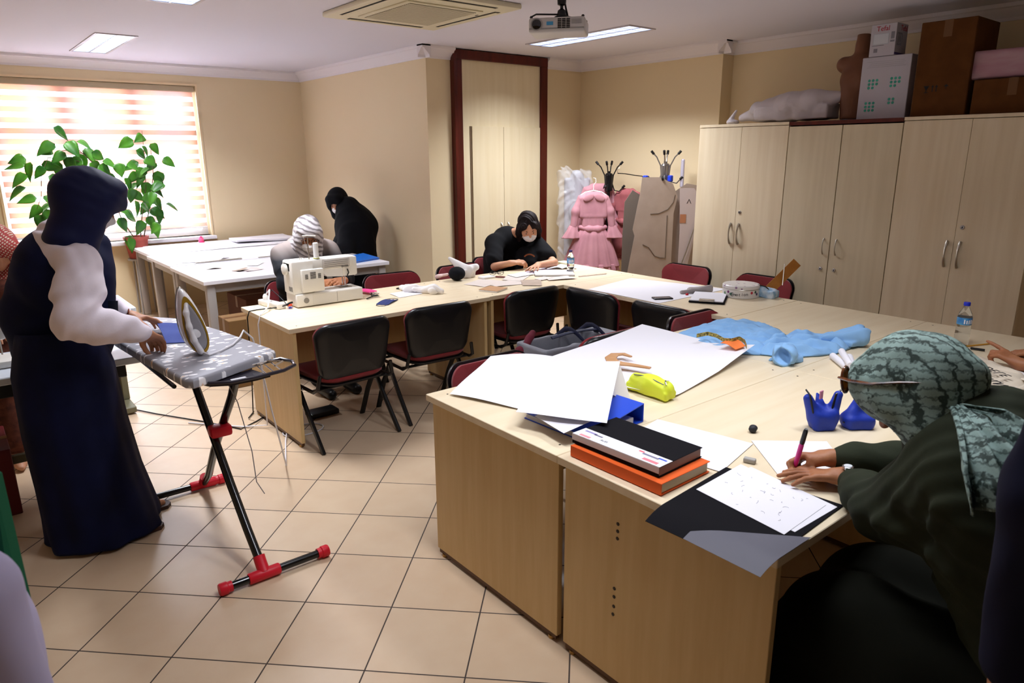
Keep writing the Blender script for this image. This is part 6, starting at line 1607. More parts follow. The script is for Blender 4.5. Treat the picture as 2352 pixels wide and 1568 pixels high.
s_.build('plastic_cover', M_film, t, .01, disp=mixd((1, folds((1, .4, .7), 50, 3, 1)), (1, folds((-.5, .4, 1), 35, 3, 4))), amp=.016, world=False)
# cardboard patterns on the grey stand
def board(label, pts, th, loc, yaw, tilt, m, name='cardboard_pattern'):
    t = thing(name, label, 'pattern', loc, R(yaw), 'cardboard patterns on the grey stand')
    q = MB(); q.T = Matrix.Rotation(R(90 + tilt), 4, 'X'); q.prism(pts, -th / 2, th / 2)
    q.build('board', m, t, smooth=0); return t
M_card2 = mat('grey_beige_card', 'AE9C8E', .85, spec=.1, var=(5, 'A49284'))
big = [(-.30, .0), (.19, .0), (.19, .95), (.22, 1.10), (.17, 1.22), (.05, 1.28), (-.12, 1.28), (-.13, 1.15), (-.19, .80), (-.17, .74), (-.24, .30)]
b1 = board('largest grey-beige cardboard pattern at the front of the grey stand', big, .004, (5.24, 4.33, .20), -38, 0, M_card2)
q = MB(); q.T = Matrix.Rotation(R(90), 4, 'X')
def edge_line(pts, nm='cut_edge'):
    q = MB(); q.tube([(x, -.0045, z) for x, z in pts], .0035, 5); q.build(nm, mat('dark_card_edge', '6A5C50', .8), b1)
edge_line([(-.03, .945), (.05, .95), (.13, .985), (.18, 1.05), (.195, 1.12)])
edge_line([(-.09, .66), (-.03, .63), (.03, .55), (.09, .53), (.13, .53), (.13, .93)])
board('dark-edged cardboard pattern behind, left side of the grey stand', [(-.20, .3), (-.02, .3), (-.02, 1.10), (-.12, 1.16), (-.19, 1.05), (-.20, .75)], .012, (5.24, 4.44, .20), -40, 0, mat('dark_stacked_card', '6E6258', .85))
board('curved cardboard sleeve pattern at the right, near the pillar', [(-.10, .0), (.13, .0), (.15, .55), (.13, .85), (.16, 1.05), (.13, 1.20), (.02, 1.22), (-.08, 1.15), (-.12, .7)], .006, (5.50, 4.19, .20), -46, 0, M_card2)
b3 = board('narrow cardboard pattern with a handwritten mark, rightmost on the grey stand', [(-.05, .45), (.03, .45), (.11, .85), (.13, 1.10), (.06, 1.20), (-.07, 1.20), (-.05, .8)], .006, (5.47, 4.13, .18), -46, 0, mat('lilac_grey_card', 'B8A9A6', .85))
text_mesh('handwritten_mark', '∧', .07, M_ink, b3, (.02, -.0045, 1.08), (R(90), 0, 0))
MB().tube([(-.03, -.02, .46), (.02, -.02, .62), (.07, -.02, .80), (.10, -.02, .90)], .006, 6).build('metal_rod', M_steel, b3)
MB().box(-.055, .0, -.006, -.0045, .88, .96, ).build('tan_patch', mat('tan_patch', 'A8704E', .8), b3, smooth=0)
for (dx, dy, nm) in ((-.115, -.02, 'blue clamp on the left hook of the grey stand'), (.115, -.11, 'blue clamp on the right hook of the grey stand')):
    o = centre(Sdf().box((5.30 + dx * .8, 4.345 - dx * .62, 1.465), (.010, .012, .02), None, .010).build('clamp', mat('bright_blue_clamp', '1C3CC8', .4), None, .004)); tag(o, nm, 'clamp', 'blue clamps on the grey stand')
o = Sdf().box((5.53, 4.245, 1.51), (.004, .03, .12), Matrix.Rotation(R(-45), 3, 'Z'), .01); o = centre(o.build('paper_roll', mat('lilac_white_plastic', 'BDB8C8', .5), None, .005)); tag(o, 'lilac-white plastic strip hanging behind the blue clamp', 'strip')

# ================================================================ left edge: industrial sewing tables
M_ind = mat('white_blue_laminate', 'DCE4EE', .3); M_istand = mat('olive_grey_stand', '6E6A52', .5)
def ind_table(label, x0, x1, y0, y1, ztop=.74, group=None):
    t = thing('sewing_table', label, 'table', ((x0 + x1) / 2, (y0 + y1) / 2, 0), 0, 'industrial sewing tables at the left')
    w, d = (x1 - x0) / 2, (y1 - y0) / 2
    MB().rbox(-w, w, -d, d, ztop - .035, ztop, .004, 1).build('tabletop', M_ind, t, smooth=0)
    MB().rbox(-w + .08, w - .08, -d + .06, d - .06, ztop - .11, ztop - .036, .004, 1).build('drip_pan', M_black, t, smooth=0)
    for s_ in (-1, 1):
        l = MB().rbox(s_ * (w - .11) - .028, s_ * (w - .11) + .028, -.03, .03, .05, ztop - .11, .004, 1).build('leg', M_istand, t, smooth=0)
        MB().rbox(s_ * (w - .11) - .035, s_ * (w - .11) + .035, -d + .05, d - .05, .012, .055, .006, 1).build('foot', M_istand, l, smooth=0)
        MB().rbox(s_ * (w - .11) - .036, s_ * (w - .11) + .036, -.036, .036, .055, .28, .004, 1).build('sleeve', M_istand, l, smooth=0)
    MB().rbox(-w + .11, w - .11, -.018, .018, .24, .28, .003, 1).build('crossbar', M_istand, t, smooth=0)
    return t
ind_table('industrial sewing table end, white top on an olive stand behind the ironing woman', -.52, .70, 3.76, 4.28)
ind_table('second white-topped sewing table end showing beyond the ironing woman', -.35, .93, 5.05, 5.60)
mc = thing('overlock_machine', 'white industrial sewing machine with blue stripe at the left edge', 'sewing machine', (.05, 4.02, T0))
MB().rbox(-.26, .14, -.09, .09, .001, .035, .008).build('bed', M_ivm, mc)
MB().rbox(-.24, -.13, -.07, .07, .03, .31, .014).build('column', M_ivm, mc)
MB().rbox(-.24, .12, -.06, .06, .22, .33, .02).build('arm', M_ivm, mc)
MB().rbox(-.20, .118, -.0625, -.06, .275, .295, .001, 1).build('blue_stripe', mat('blue_machine_stripe', '2838A8', .4), mc)
MB().rbox(.05, .12, -.055, .055, .13, .23, .012).build('head', M_ivm, mc)
for x in (.075, .095): MB().tube([(x, 0, .14), (x, 0, .05)], .004, 6).build('needle_bar', M_steel, mc)
carton('dark red crate on the floor under the left sewing table', -.30, .10, 3.95, 4.35, 0, .34, mat('dark_red_plastic_crate', '5A0E14', .5))
# cables on the floor
o = centre(MB().tube([(.75, 5.4, .006), (.95, 5.0, .006), (1.15, 4.65, .006), (1.30, 4.35, .006), (1.42, 4.42, .006), (1.60, 4.55, .006)], .004, 6).build('floor_cable', M_black)); tag(o, 'thin dark cable running across the floor behind the ironing board', 'cable')
o = centre(MB().tube([(1.60 + .13 * math.cos(a), 4.08 + .09 * math.sin(a), .006) for a in [i * .35 for i in range(20)]], .004, 6).build('floor_cable', MATS['white_cord'])); tag(o, 'white cable coil on the floor under the sewing desk', 'cable')
o = centre(MB().rbox(1.72, 1.92, 4.22, 4.34, .0, .035, .01).build('foot_pedal', M_black)); tag(o, 'black foot pedal on the floor under the sewing desk', 'pedal')
# ================================================================ people
def foot(s, ankle, yaw, k=1.0):
    d = V(math.cos(R(yaw)), math.sin(R(yaw)), 0)
    z = V(0, 0, 1)
    s.cone(ankle, ankle - z * .035 - d * .03, .036 * k, .03 * k, .02)
    s.cone(ankle - z * .04 - d * .03, ankle - z * .055 + d * .12, .027 * k, .028 * k, .02)
    s.cone(ankle - z * .058 + d * .10, ankle - z * .064 + d * .165, .032 * k, .018 * k, .02)

M_navy = mat('navy_wool_cloth', '0B1238', .8, spec=.2, bump=(260, .08), var=(7, '080D2B'))
M_navy_scarf = mat('navy_chiffon_scarf', '101844', .62, spec=.3, bump=(180, .05))
M_blouse = mat('pale_pink_white_blouse', 'F2E8F2', .75, bump=(150, .05))
M_gold = mat('gold_ring', 'D9B36A', .2, metal=1)
M_brownleather = mat('dark_brown_leather', '3A211A', .5)

# ---- woman ironing, left
def woman_ironing():
    t = thing('person', 'woman in navy sleeveless dress, white blouse and navy headscarf standing at the ironing board', 'person', (.36, 3.52, 0))
    B = basis(2, 34)
    hc = AD(208, 462, 2.98)
    B0 = basis(0)
    chest = AD(150, 625, 3.03); pel = V(.34, 3.53, .92)
    sr = AD(182, 606, 2.90); er = AD(178, 735, 2.80); wr = AD(328, 762, 2.93)
    tip = AD(386, 797, 3.16)
    sl = AD(205, 590, 3.24); el = AD(215, 690, 3.32); wl = AD(288, 722, 3.36); tl = AD(378, 738, 3.46)
    s = Sdf(); P = head(s, hc, B)
    s.cone(P(0, -.02, -.06), chest + V(0, 0, .14), .05, .055, .03)
    s.cone(chest + V(0, 0, .05), pel, .10, .11, .05)
    for a in ((sr, er, wr), (sl, el, wl)):
        s.cone(chest + V(0, 0, .10), a[0], .055, .045, .03); s.chain(a, [.045, .038, .026], .01)
    for dy, dx in ((-.09, .02), (.09, .10)):
        kn = V(.36 + dx, 3.50 + dy, .48); an = V(.38 + dx, 3.48 + dy * 1.1, .085)
        s.chain([pel + V(0, dy, -.05), kn, an], [.085, .055, .036], .03); foot(s, an, 0)
    d = tip - wr
    hand(s, wr + d * .06, d, (-.25, -.25, .9), 1, (.45, .5, .6, .7, .35), .10, 1.05, thumb=(.9, .25, -.55))
    d2 = tl - wl
    hand(s, wl + d2 * .05, d2, (-.3, .25, .9), -1, (.25, .3, .35, .4, .15), .25, 1.0, thumb=(.9, .7, -.5))
    s.build('body', M_skin, t, .0045, relax=2)
    facemask(P, B, t)
    eyes(P, B, t)
    # headscarf
    sc = Sdf()
    sc.ell(P(0, -.018, .030), V(.100, .128, .106), B, .03)
    sc.ell(P(0, -.085, -.012), V(.075, .07, .075), B, .05)
    sc.cone(P(0, .052, .070), P(0, .080, .045), .068, .050, .03)
    for e in (-1, 1): sc.cone(P(e * .045, .035, .03), P(e * .036, .048, -.115), .046, .040, .04)
    sc.cone(P(0, -.03, -.04), P(0, -.005, -.17), .088, .080, .05)
    sc.cone(P(0, .065, -.12), P(0, .05, -.20), .045, .055, .04)
    sc.cone(P(0, .05, -.20), P(0, -.02, -.19), .055, .07, .04)
    sc.cut(P(0, .115, -.045), V(.052, .075, .075), B, .012)
    sc.build('headscarf', M_navy_scarf, t, .006, disp=mixd((1, folds((.3, .2, 1), 55, 1.8, 2.0)), (.5, folds((1, .1, .5), 90, 1.2, 5))), amp=.0035)
    # blouse: collar and two puffed sleeves
    bl = Sdf()
    bl.cone(AD(122, 534, 3.03), AD(175, 548, 3.0), .062, .070, .04)
    bl.ell(chest + V(0, 0, .06), V(.12, .16, .13), None, .06)
    bl.chain([sr, mid(sr, er), er + V(-.01, 0, .0)], [.084, .086, .080], .04)
    bl.chain([er, mid(er, wr, .45) + V(0, 0, -.008), mid(er, wr, .86), mid(er, wr, .99)], [.086, .070, .045, .035], .03)
    bl.chain([sl, el, mid(el, wl, .5), mid(el, wl, .9)], [.075, .07, .055, .036], .03)
    bl.build('blouse', M_blouse, t, .006, disp=mixd((1.0, folds((.6, -.3, -.9), 46, 2.2, 1.0)), (.8, folds((1, .2, .1), 75, 2.5, 4.0))), amp=.009)
    # sleeveless tunic
    tu = Sdf()
    tu.ell(AD(150, 620, 3.04), V(.165, .175, .17), basis(0, 10), .06)
    tu.cone(AD(125, 570, 3.04), AD(160, 570, 3.04), .085, .08, .06)
    tu.cone(AD(118, 610, 3.06), AD(98, 700, 3.08), .125, .12, .07)
    tu.cone(AD(175, 640, 3.08), AD(185, 740, 3.12), .13, .145, .07)
    tu.cone(AD(222, 560, 3.12), AD(212, 600, 3.12), .05, .06, .06)
    tu.chain([AD(140, 650, 3.06), AD(135, 740, 3.10), AD(140, 800, 3.14)], [.165, .175, .185], .07)
    tu.cone(AD(80, 690, 3.04), AD(62, 722, 3.04), .10, .10, .05)
    tu.cut(sr + V(.015, -.02, .01), V(.095, .075, .10), None, .02)
    tu.build('tunic', M_navy, t, .008, disp=mixd((1, folds((1, .6, .1), 22, 1.5, 3.0)), (.5, folds((.4, .2, 1), 30, 2, 7))), amp=.008)
    def fold(a, q):
        w = .25 + .75 * q
        return (.035 * math.sin(7 * a + 2 * math.sin(3 * q)) + .022 * math.sin(12 * a + 1.2) + .018 * math.sin(4 * a - 2 * q)) * w
    secs = [(V(.335, 3.52, .98), .155, .17, 0), (V(.330, 3.51, .80), .195, .205, 0), (V(.335, 3.50, .55), .205, .215, 0), (V(.355, 3.50, .30), .215, .225, 0), (V(.375, 3.50, .10), .235, .235, 0), (V(.38, 3.50, .018), .24, .24, 0)]
    loft(secs, 96, 6, fold).build('skirt', M_navy, t, world=True, smooth=180)
    # sandals
    for an in (V(.40, 3.38, 0), V(.48, 3.58, 0)):
        q = MB(); q.T = Matrix.Translation(an)
        out = [(-.07, -.030), (-.02, -.034), (.06, -.036), (.14, -.046), (.185, -.04), (.205, -.01), (.195, .03), (.15, .046), (.06, .036), (-.03, .033), (-.075, .02)]
        q.prism(out, .0, .018)
        so = q.build('sandal', M_brownleather, t, world=True)
        for i, x in enumerate((.035, .075, .115, .15)):
            MB().tube([(an.tolist()[0] + x, an[1] - .042 + .084 * u, .02 + .055 * math.sin(PI * u) * (1 - i * .12)) for u in [i2 / 10 for i2 in range(11)]], .006, 6, flat=.5).build('strap', M_brownleather, so, world=True)
    # bracelet, ring, badge on a lanyard
    w = mid(wl, tl, .04); ax = (tl - wl) / np.linalg.norm(tl - wl)
    fr = np.array(frame(ax, (0, 0, 1)))
    MB().tube([w + fr @ V(0, .033 * math.cos(a), .03 * math.sin(a)) for a in [2 * PI * i / 20 for i in range(20)]], .004, 6, closed=True).build('bracelet', mat('copper_bracelet', '9A5A48', .3, metal=.8), t, world=True)
    rp = mid(wr, tip, .80) + V(.0, -.012, .012)
    Sdf().ell(rp, V(.005, .005, .004)).build('ring', M_gold, t, .0015, relax=0)
    b0 = AD(255, 700, 3.12)
    MB().tube([AD(232, 610, 3.10), AD(248, 660, 3.12), AD(254, 685, 3.11)], .005, 5, flat=.4).build('lanyard', M_black, t, world=True)
    fr2 = frame((.776, -.631, 0), (-.6, -.75, .2)).to_4x4(); fr2.translation = Vector(AD(257, 707, 3.08))
    q = MB(); q.T = fr2; q.rbox(-.027, .027, -.032, .032, -.003, .003, .002).build('badge', mat('dark_badge_card', '1E2230', .25), t, world=True)
    return t
woman_ironing()
# ---- helpers for patterned cloth
def pattern_mat(name, base, dark, build, rough=.7):
    m = bpy.data.materials.new(name); m.use_nodes = True
    nt = m.node_tree; b = nt.nodes['Principled BSDF']; b.inputs['Roughness'].default_value = rough; b.inputs['Specular IOR Level'].default_value = .3
    tc = nt.nodes.new('ShaderNodeTexCoord')
    fac = build(nt, tc)
    mx = nt.nodes.new('ShaderNodeMix'); mx.data_type = 'RGBA'
    mx.inputs[6].default_value = (*lin(base), 1); mx.inputs[7].default_value = (*lin(dark), 1)
    nt.links.new(fac, mx.inputs[0]); nt.links.new(mx.outputs[2], b.inputs['Base Color'])
    return m
def wave(nt, tc, scale, rot, dist=2.0, dscale=2.0, lo=.55, hi=.75, src=None):
    mp = nt.nodes.new('ShaderNodeMapping'); mp.inputs['Rotation'].default_value = rot
    nt.links.new(src or tc.outputs['Object'], mp.inputs[0])
    w = nt.nodes.new('ShaderNodeTexWave'); w.inputs['Scale'].default_value = scale; w.inputs['Distortion'].default_value = dist; w.inputs['Detail'].default_value = 2; w.inputs['Detail Scale'].default_value = dscale
    nt.links.new(mp.outputs[0], w.inputs[0])
    r = nt.nodes.new('ShaderNodeMapRange'); r.inputs[1].default_value = lo; r.inputs[2].default_value = hi
    nt.links.new(w.outputs[1], r.inputs[0]); return r.outputs[0]
def mathn(nt, op, a, b):
    n = nt.nodes.new('ShaderNodeMath'); n.operation = op
    for i, x in enumerate((a, b)):
        if isinstance(x, (int, float)): n.inputs[i].default_value = x
        else: nt.links.new(x, n.inputs[i])
    return n.outputs[0]
def green_pat(nt, tc):
    a = wave(nt, tc, 11, (R(15), 0, R(12)), 3.5, 6, .66, .98)
    b = wave(nt, tc, 15, (R(10), R(80), 0), 3.5, 6, .70, 1.0)
    n = nt.nodes.new('ShaderNodeTexNoise'); n.inputs['Scale'].default_value = 260; nt.links.new(tc.outputs['Object'], n.inputs[0])
    return mathn(nt, 'MINIMUM', mathn(nt, 'ADD', mathn(nt, 'MAXIMUM', a, mathn(nt, 'MULTIPLY', b, .6)), mathn(nt, 'MULTIPLY', n.outputs[0], .28)), 1.0)
M_greenscarf = pattern_mat('sage_green_patterned_scarf', '93ADA6', '33433E', green_pat)
M_olive = mat('dark_olive_cloth', '2C3122', .85, spec=.2, bump=(300, .06), var=(5, '252A1D'))
M_olive_d = mat('black_olive_trousers', '12130C', .9, spec=.15)
M_tort = mat('brown_tortoise_acetate', '3A1710', .2, spec=.6, var=(60, '7A4318'))
M_pink = mat('bright_pink_plastic', 'E0309A', .35)

# ---- woman in the green headscarf writing, right foreground
def woman_writing():
    t = thing('person', 'woman in a grey-green patterned headscarf and dark olive top, writing at the nearest desk', 'person', (1.85, .42, 0))
    hc = AD(2092, 898, 1.70)
    B = basis(92, 48, 6)
    sl = V(1.67, .46, 1.00); el = V(1.775, .655, .80); wl = AZ(1940, 1094, .782)
    sr = V(1.99, .44, 1.02); er = V(2.21, .66, .80); wr = AZ(1912, 1052, .800)
    chest = V(1.80, .44, .98); pel = V(1.85, .22, .50)
    s = Sdf(); P = head(s, hc, B)
    s.cone(P(0, -.02, -.06), V(1.78, .50, 1.06), .05, .055, .03)
    s.cone(chest, pel, .10, .12, .05)
    for a in ((sl, el, wl), (sr, er, wr)):
        s.cone(chest + V(0, 0, .06), a[0], .055, .045, .03); s.chain(a, [.045, .038, .026], .01)
    for dx in (-.11, .11):
        s.chain([pel + V(dx * .8, 0, 0), V(1.85 + dx, .68, .50), V(1.85 + dx, .72, .09)], [.085, .06, .038], .03)
        foot(s, V(1.85 + dx, .72, .09), 90)
    # right hand holds the pen, left hand steadies the sheet
    hand(s, wr, AZ(1828, 1046, .79) - wr, (.25, .45, .86), 1, (1.0, 1.1, 1.25, 1.3, .45), .03, 1.0, thumb=(.95, .25, -.50))
    hand(s, wl, (-.52, .80, -.06), (.05, .1, 1), -1, (.14, .14, .18, .24, .12), .26, 1.0, thumb=(.9, .65, -.35))
    s.build('body', M_skin_d, t, .0042, relax=2)
    eyes(P, B, t)
    sc = Sdf()
    sc.ell(P(0, -.014, .030), V(.102, .130, .108), B, .03)
    sc.ell(P(0, -.095, -.010), V(.070, .06, .065), B, .05)
    sc.cone(P(0, .058, .078), P(0, .094, .070), .055, .030, .03)
    for e in (-1, 1):
        sc.cone(P(e * .045, .048, .068), P(e * .066, .030, -.01), .042, .030, .03)
        sc.cone(P(e * .058, .022, .02), P(e * .050, .010, -.085), .040, .045, .04)
    sc.cone(P(0, -.03, -.04), P(0, .01, -.17), .085, .085, .05)
    sc.cone(P(0, -.11, -.03), P(0, -.13, -.045), .045, .035, .03)
    sc.cut(P(0, .110, -.042), V(.050, .080, .080), B, .012)
    hs = sc.build('headscarf', M_greenscarf, t, .0052, disp=mixd((1, folds((.5, .6, -.6), 42, 2.2, 1.0)), (.6, folds((1, .1, .5), 80, 1.8, 5))), amp=.0036)
    # hanging tails of the scarf, knotted at the nape
    k0 = AD(2196, 932, 1.56)
    def tail(pts, wd, seed):
        pts = [V(*p) for p in pts]
        def fn(u, v):
            x = u * (len(pts) - 1); i = min(int(x), len(pts) - 2); f = x - i
            c = pts[i] * (1 - f) + pts[i + 1] * f
            w = wd * (.22 + .78 * min(1, u * 1.8)) 
            side = V(.62, -.50, .30)
            off = (v - .5) * 2
            fo = .022 * math.sin(off * 6 + seed + u * 2) * (.4 + u) + .008 * math.sin(off * 15 + seed)
            return c + side * off * w + V(-.55, -.7, .3) * fo
        return MB().grid(fn, 30, 26, .003).build('headscarf_tail', M_greenscarf, hs, world=True, smooth=180)
    tail([k0, AD(2230, 985, 1.44), AD(2262, 1050, 1.37), AD(2283, 1110, 1.34), AD(2298, 1165, 1.34)], .062, .5)
    tail([k0, AD(2262, 955, 1.50), AD(2310, 1010, 1.44), AD(2330, 1100, 1.42)], .075, 2.5)
    # olive top: torso and two gathered sleeves
    tp = Sdf()
    tp.ell(V(1.79, .40, .93), V(.225, .185, .22), basis(90, 18), .08)
    tp.chain([V(1.80, .50, 1.03), V(1.82, .38, .88), V(1.84, .26, .66), V(1.85, .22, .52)], [.125, .195, .205, .215], .08)
    tp.cone(V(1.76, .54, 1.06), V(1.79, .46, 1.05), .09, .12, .06)
    tp.chain([sl, mid(sl, el, .6), el + V(-.005, 0, .0)], [.100, .090, .078], .05)
    tp.chain([el, mid(el, wl, .45) + V(0, 0, .004), mid(el, wl, .68), mid(el, wl, .78)], [.076, .062, .046, .036], .03)
    tp.chain([sr, mid(sr, er, .6), er], [.10, .088, .078], .05)
    tp.chain([er, mid(er, wr, .45), mid(er, wr, .82), mid(er, wr, .93)], [.075, .058, .047, .031], .035)
    tp.build('top', M_olive, t, .0065, disp=mixd((1, folds((.5, .3, -.9), 34, 2.5, 2.0)), (.7, folds((.9, .5, .3), 58, 2.2, 4.0))), amp=.010)
    tr = Sdf()
    for dx in (-.11, .11): tr.chain([pel + V(dx * .9, 0, -.02), V(1.85 + dx, .66, .50), V(1.85 + dx, .70, .12)], [.135, .10, .085], .05)
    tr.cone(V(1.76, .56, .36), V(1.76, .62, .05), .19, .24, .08)  # skirt widened so its black also fills the shade under the desk
    tr.cone(V(1.78, .74, .40), V(1.80, .84, .06), .16, .23, .08); tr.cone(V(2.0, .74, .40), V(2.05, .84, .06), .16, .23, .08)  # hem spread further to blacken the shaded floor under the desk
    tr.build('skirt', M_olive_d, t, .009, disp=folds((.6, .4, 1), 30, 2, 1), amp=.006)
    for dx in (-.11, .11):
        Sdf().cone(V(1.85 + dx, .70, .05), V(1.85 + dx, .88, .035), .045, .038, .02).build('shoe', M_black, t, .006)
    # sunglasses pushed up on the head
    g = MB()
    for e in (-1, 1):
        c = V(e * .036, .098, .105)
        pts = [P(c[0] + .031 * math.cos(a), c[1] + .008 * math.cos(a) * e * -1 - .022 * math.sin(a), c[2] + .025 * math.sin(a)) for a in [2 * PI * i / 24 for i in range(24)]]
        g.tube(pts, .0036, 6, closed=True)
        g.tube([P(e * .067, .092, .112), P(e * .094, .060, .085), P(e * .106, .015, .048), P(e * .104, -.04, .015), P(e * .095, -.075, -.01)], [.006, .0065, .006, .005, .004], 6, flat=.6)
    g.tube([P(-.010, .100, .108), P(0, .104, .112), P(.010, .100, .108)], .003, 6)
    sg = g.build('sunglasses', M_tort, t, world=True)
    for e in (-1, 1):
        def lens(u, v, e=e):
            a = 2 * PI * v; r = u
            return P(e * .036 + .030 * r * math.cos(a), .098 - .008 * e * r * math.cos(a) - .021 * r * math.sin(a), .105 + .024 * r * math.sin(a))
        MB().grid(lens, 4, 24, .0012).build('lens', mat('amber_lens', '7A4A14', .08, trans=.5, spec=.6), sg, world=True)
    # steel watch on the left wrist
    ax = (V(-.52, .80, -.06)); ax = ax / np.linalg.norm(ax); fr = np.array(frame(ax, (0, 0, 1)))
    wc = wl - ax * .006
    MB().tube([wc + fr @ V(0, .034 * math.cos(a), .029 * math.sin(a)) for a in [2 * PI * i / 28 for i in range(28)]], .0055, 6, closed=True, flat=1.0).build('watch_strap', M_chrome, t, world=True)
    q = MB(); q.T = (Matrix(np.c_[fr @ V(0, 1, 0), fr @ V(1, 0, 0), -fr @ V(0, 0, -1)]).to_4x4()); 
    q.T.translation = Vector(wc + fr @ V(0, .012, .031))
    q.lathe([(.015, 0), (.0155, .004), (.0155, .008), (.013, .009), (.001, .0092)], 24).build('watch_case', M_chrome, t, world=True)
    q2 = MB(); q2.T = q.T.copy(); q2.lathe([(.0115, .0090), (.0112, .0096), (.001, .0097)], 24).build('watch_dial', mat('watch_dial', 'D8DCE0', .2), t, world=True)
    return wr
_wr = woman_writing()
# the pink pen in her right hand
pen = thing('pen', 'bright pink marker pen held upright in the writing hand', 'pen', (1.96, 1.03, .742))
p0 = AZ(1822, 1084, .744); p1 = AD(1852, 985, 2.06)
d_ = (p1 - p0)
MB().tube([p0 + d_ * a for a in (0, .05, .10)], [.0012, .003, .0058], 10).build('tip', M_steel, pen, world=True)
MB().tube([p0 + d_ * a for a in (.10, .12, .62, .68)], [.0058, .0072, .0075, .0066], 12).build('barrel', M_pink, pen, world=True)
MB().tube([p0 + d_ * a for a in (.68, .70, .95, 1.0)], [.0070, .0076, .0070, .0045], 12).build('cap', M_black, pen, world=True)

# ---- woman at the sewing machine
def satin(nt, tc):
    return wave(nt, tc, 9.0, (R(20), R(62), R(25)), 6, 1.2, .3, .95)
M_satin = pattern_mat('striped_grey_satin_scarf', 'CFC9CC', '7E7679', satin, .35)
def ombre():
    m = bpy.data.materials.new('grey_to_black_ombre_cloth'); m.use_nodes = True; nt = m.node_tree; b = nt.nodes['Principled BSDF']; b.inputs['Roughness'].default_value = .8
    tc = nt.nodes.new('ShaderNodeTexCoord'); sp = nt.nodes.new('ShaderNodeSeparateXYZ'); nt.links.new(tc.outputs['Object'], sp.inputs[0])
    r = nt.nodes.new('ShaderNodeValToRGB'); e = r.color_ramp.elements
    mr = nt.nodes.new('ShaderNodeMapRange'); mr.inputs[1].default_value = .93; mr.inputs[2].default_value = 1.10
    nt.links.new(sp.outputs[2], mr.inputs[0]); nt.links.new(mr.outputs[0], r.inputs[0])
    e[0].color = (*lin('11131C'), 1); e[1].color = (*lin('B9AAA4'), 1); e[0].position = .2
    nt.links.new(r.outputs[0], b.inputs['Base Color']); return m
M_ombre = ombre()
M_blackcloth = mat('black_cloth', '0B0C12', .85, spec=.2, bump=(260, .06))
def seated(name_label, hc, B, chest, pel, arms, hnds, skin, kneedir, h=.0055, neckto=None):
    t = thing('person', name_label, 'person', (float(pel[0]), float(pel[1]), 0))
    s = Sdf(); P = head(s, hc, B)
    s.cone(P(0, -.02, -.06), neckto if neckto is not None else chest + V(0, 0, .12), .048, .055, .03)
    s.cone(chest, pel, .10, .12, .05)
    for a in arms:
        s.cone(chest + V(0, 0, .09), a[0], .055, .045, .03); s.chain(a, [.043, .036, .025], .01)
    kd = V(*kneedir, 0); sd = V(-kd[1], kd[0], 0)
    kn = []
    for e in (-1, 1):
        k1 = pel + kd * .42 + sd * .10 * e; k2 = V(k1[0], k1[1], .09) + kd * .04
        s.chain([pel + sd * .09 * e, k1, k2], [.085, .06, .038], .03); foot(s, k2, math.degrees(math.atan2(kd[1], kd[0])))
        kn.append((k1, k2))
    for q in hnds: hand(s, **q)
    s.build('body', skin, t, h, relax=2)
    return t, P, kn, kd, sd
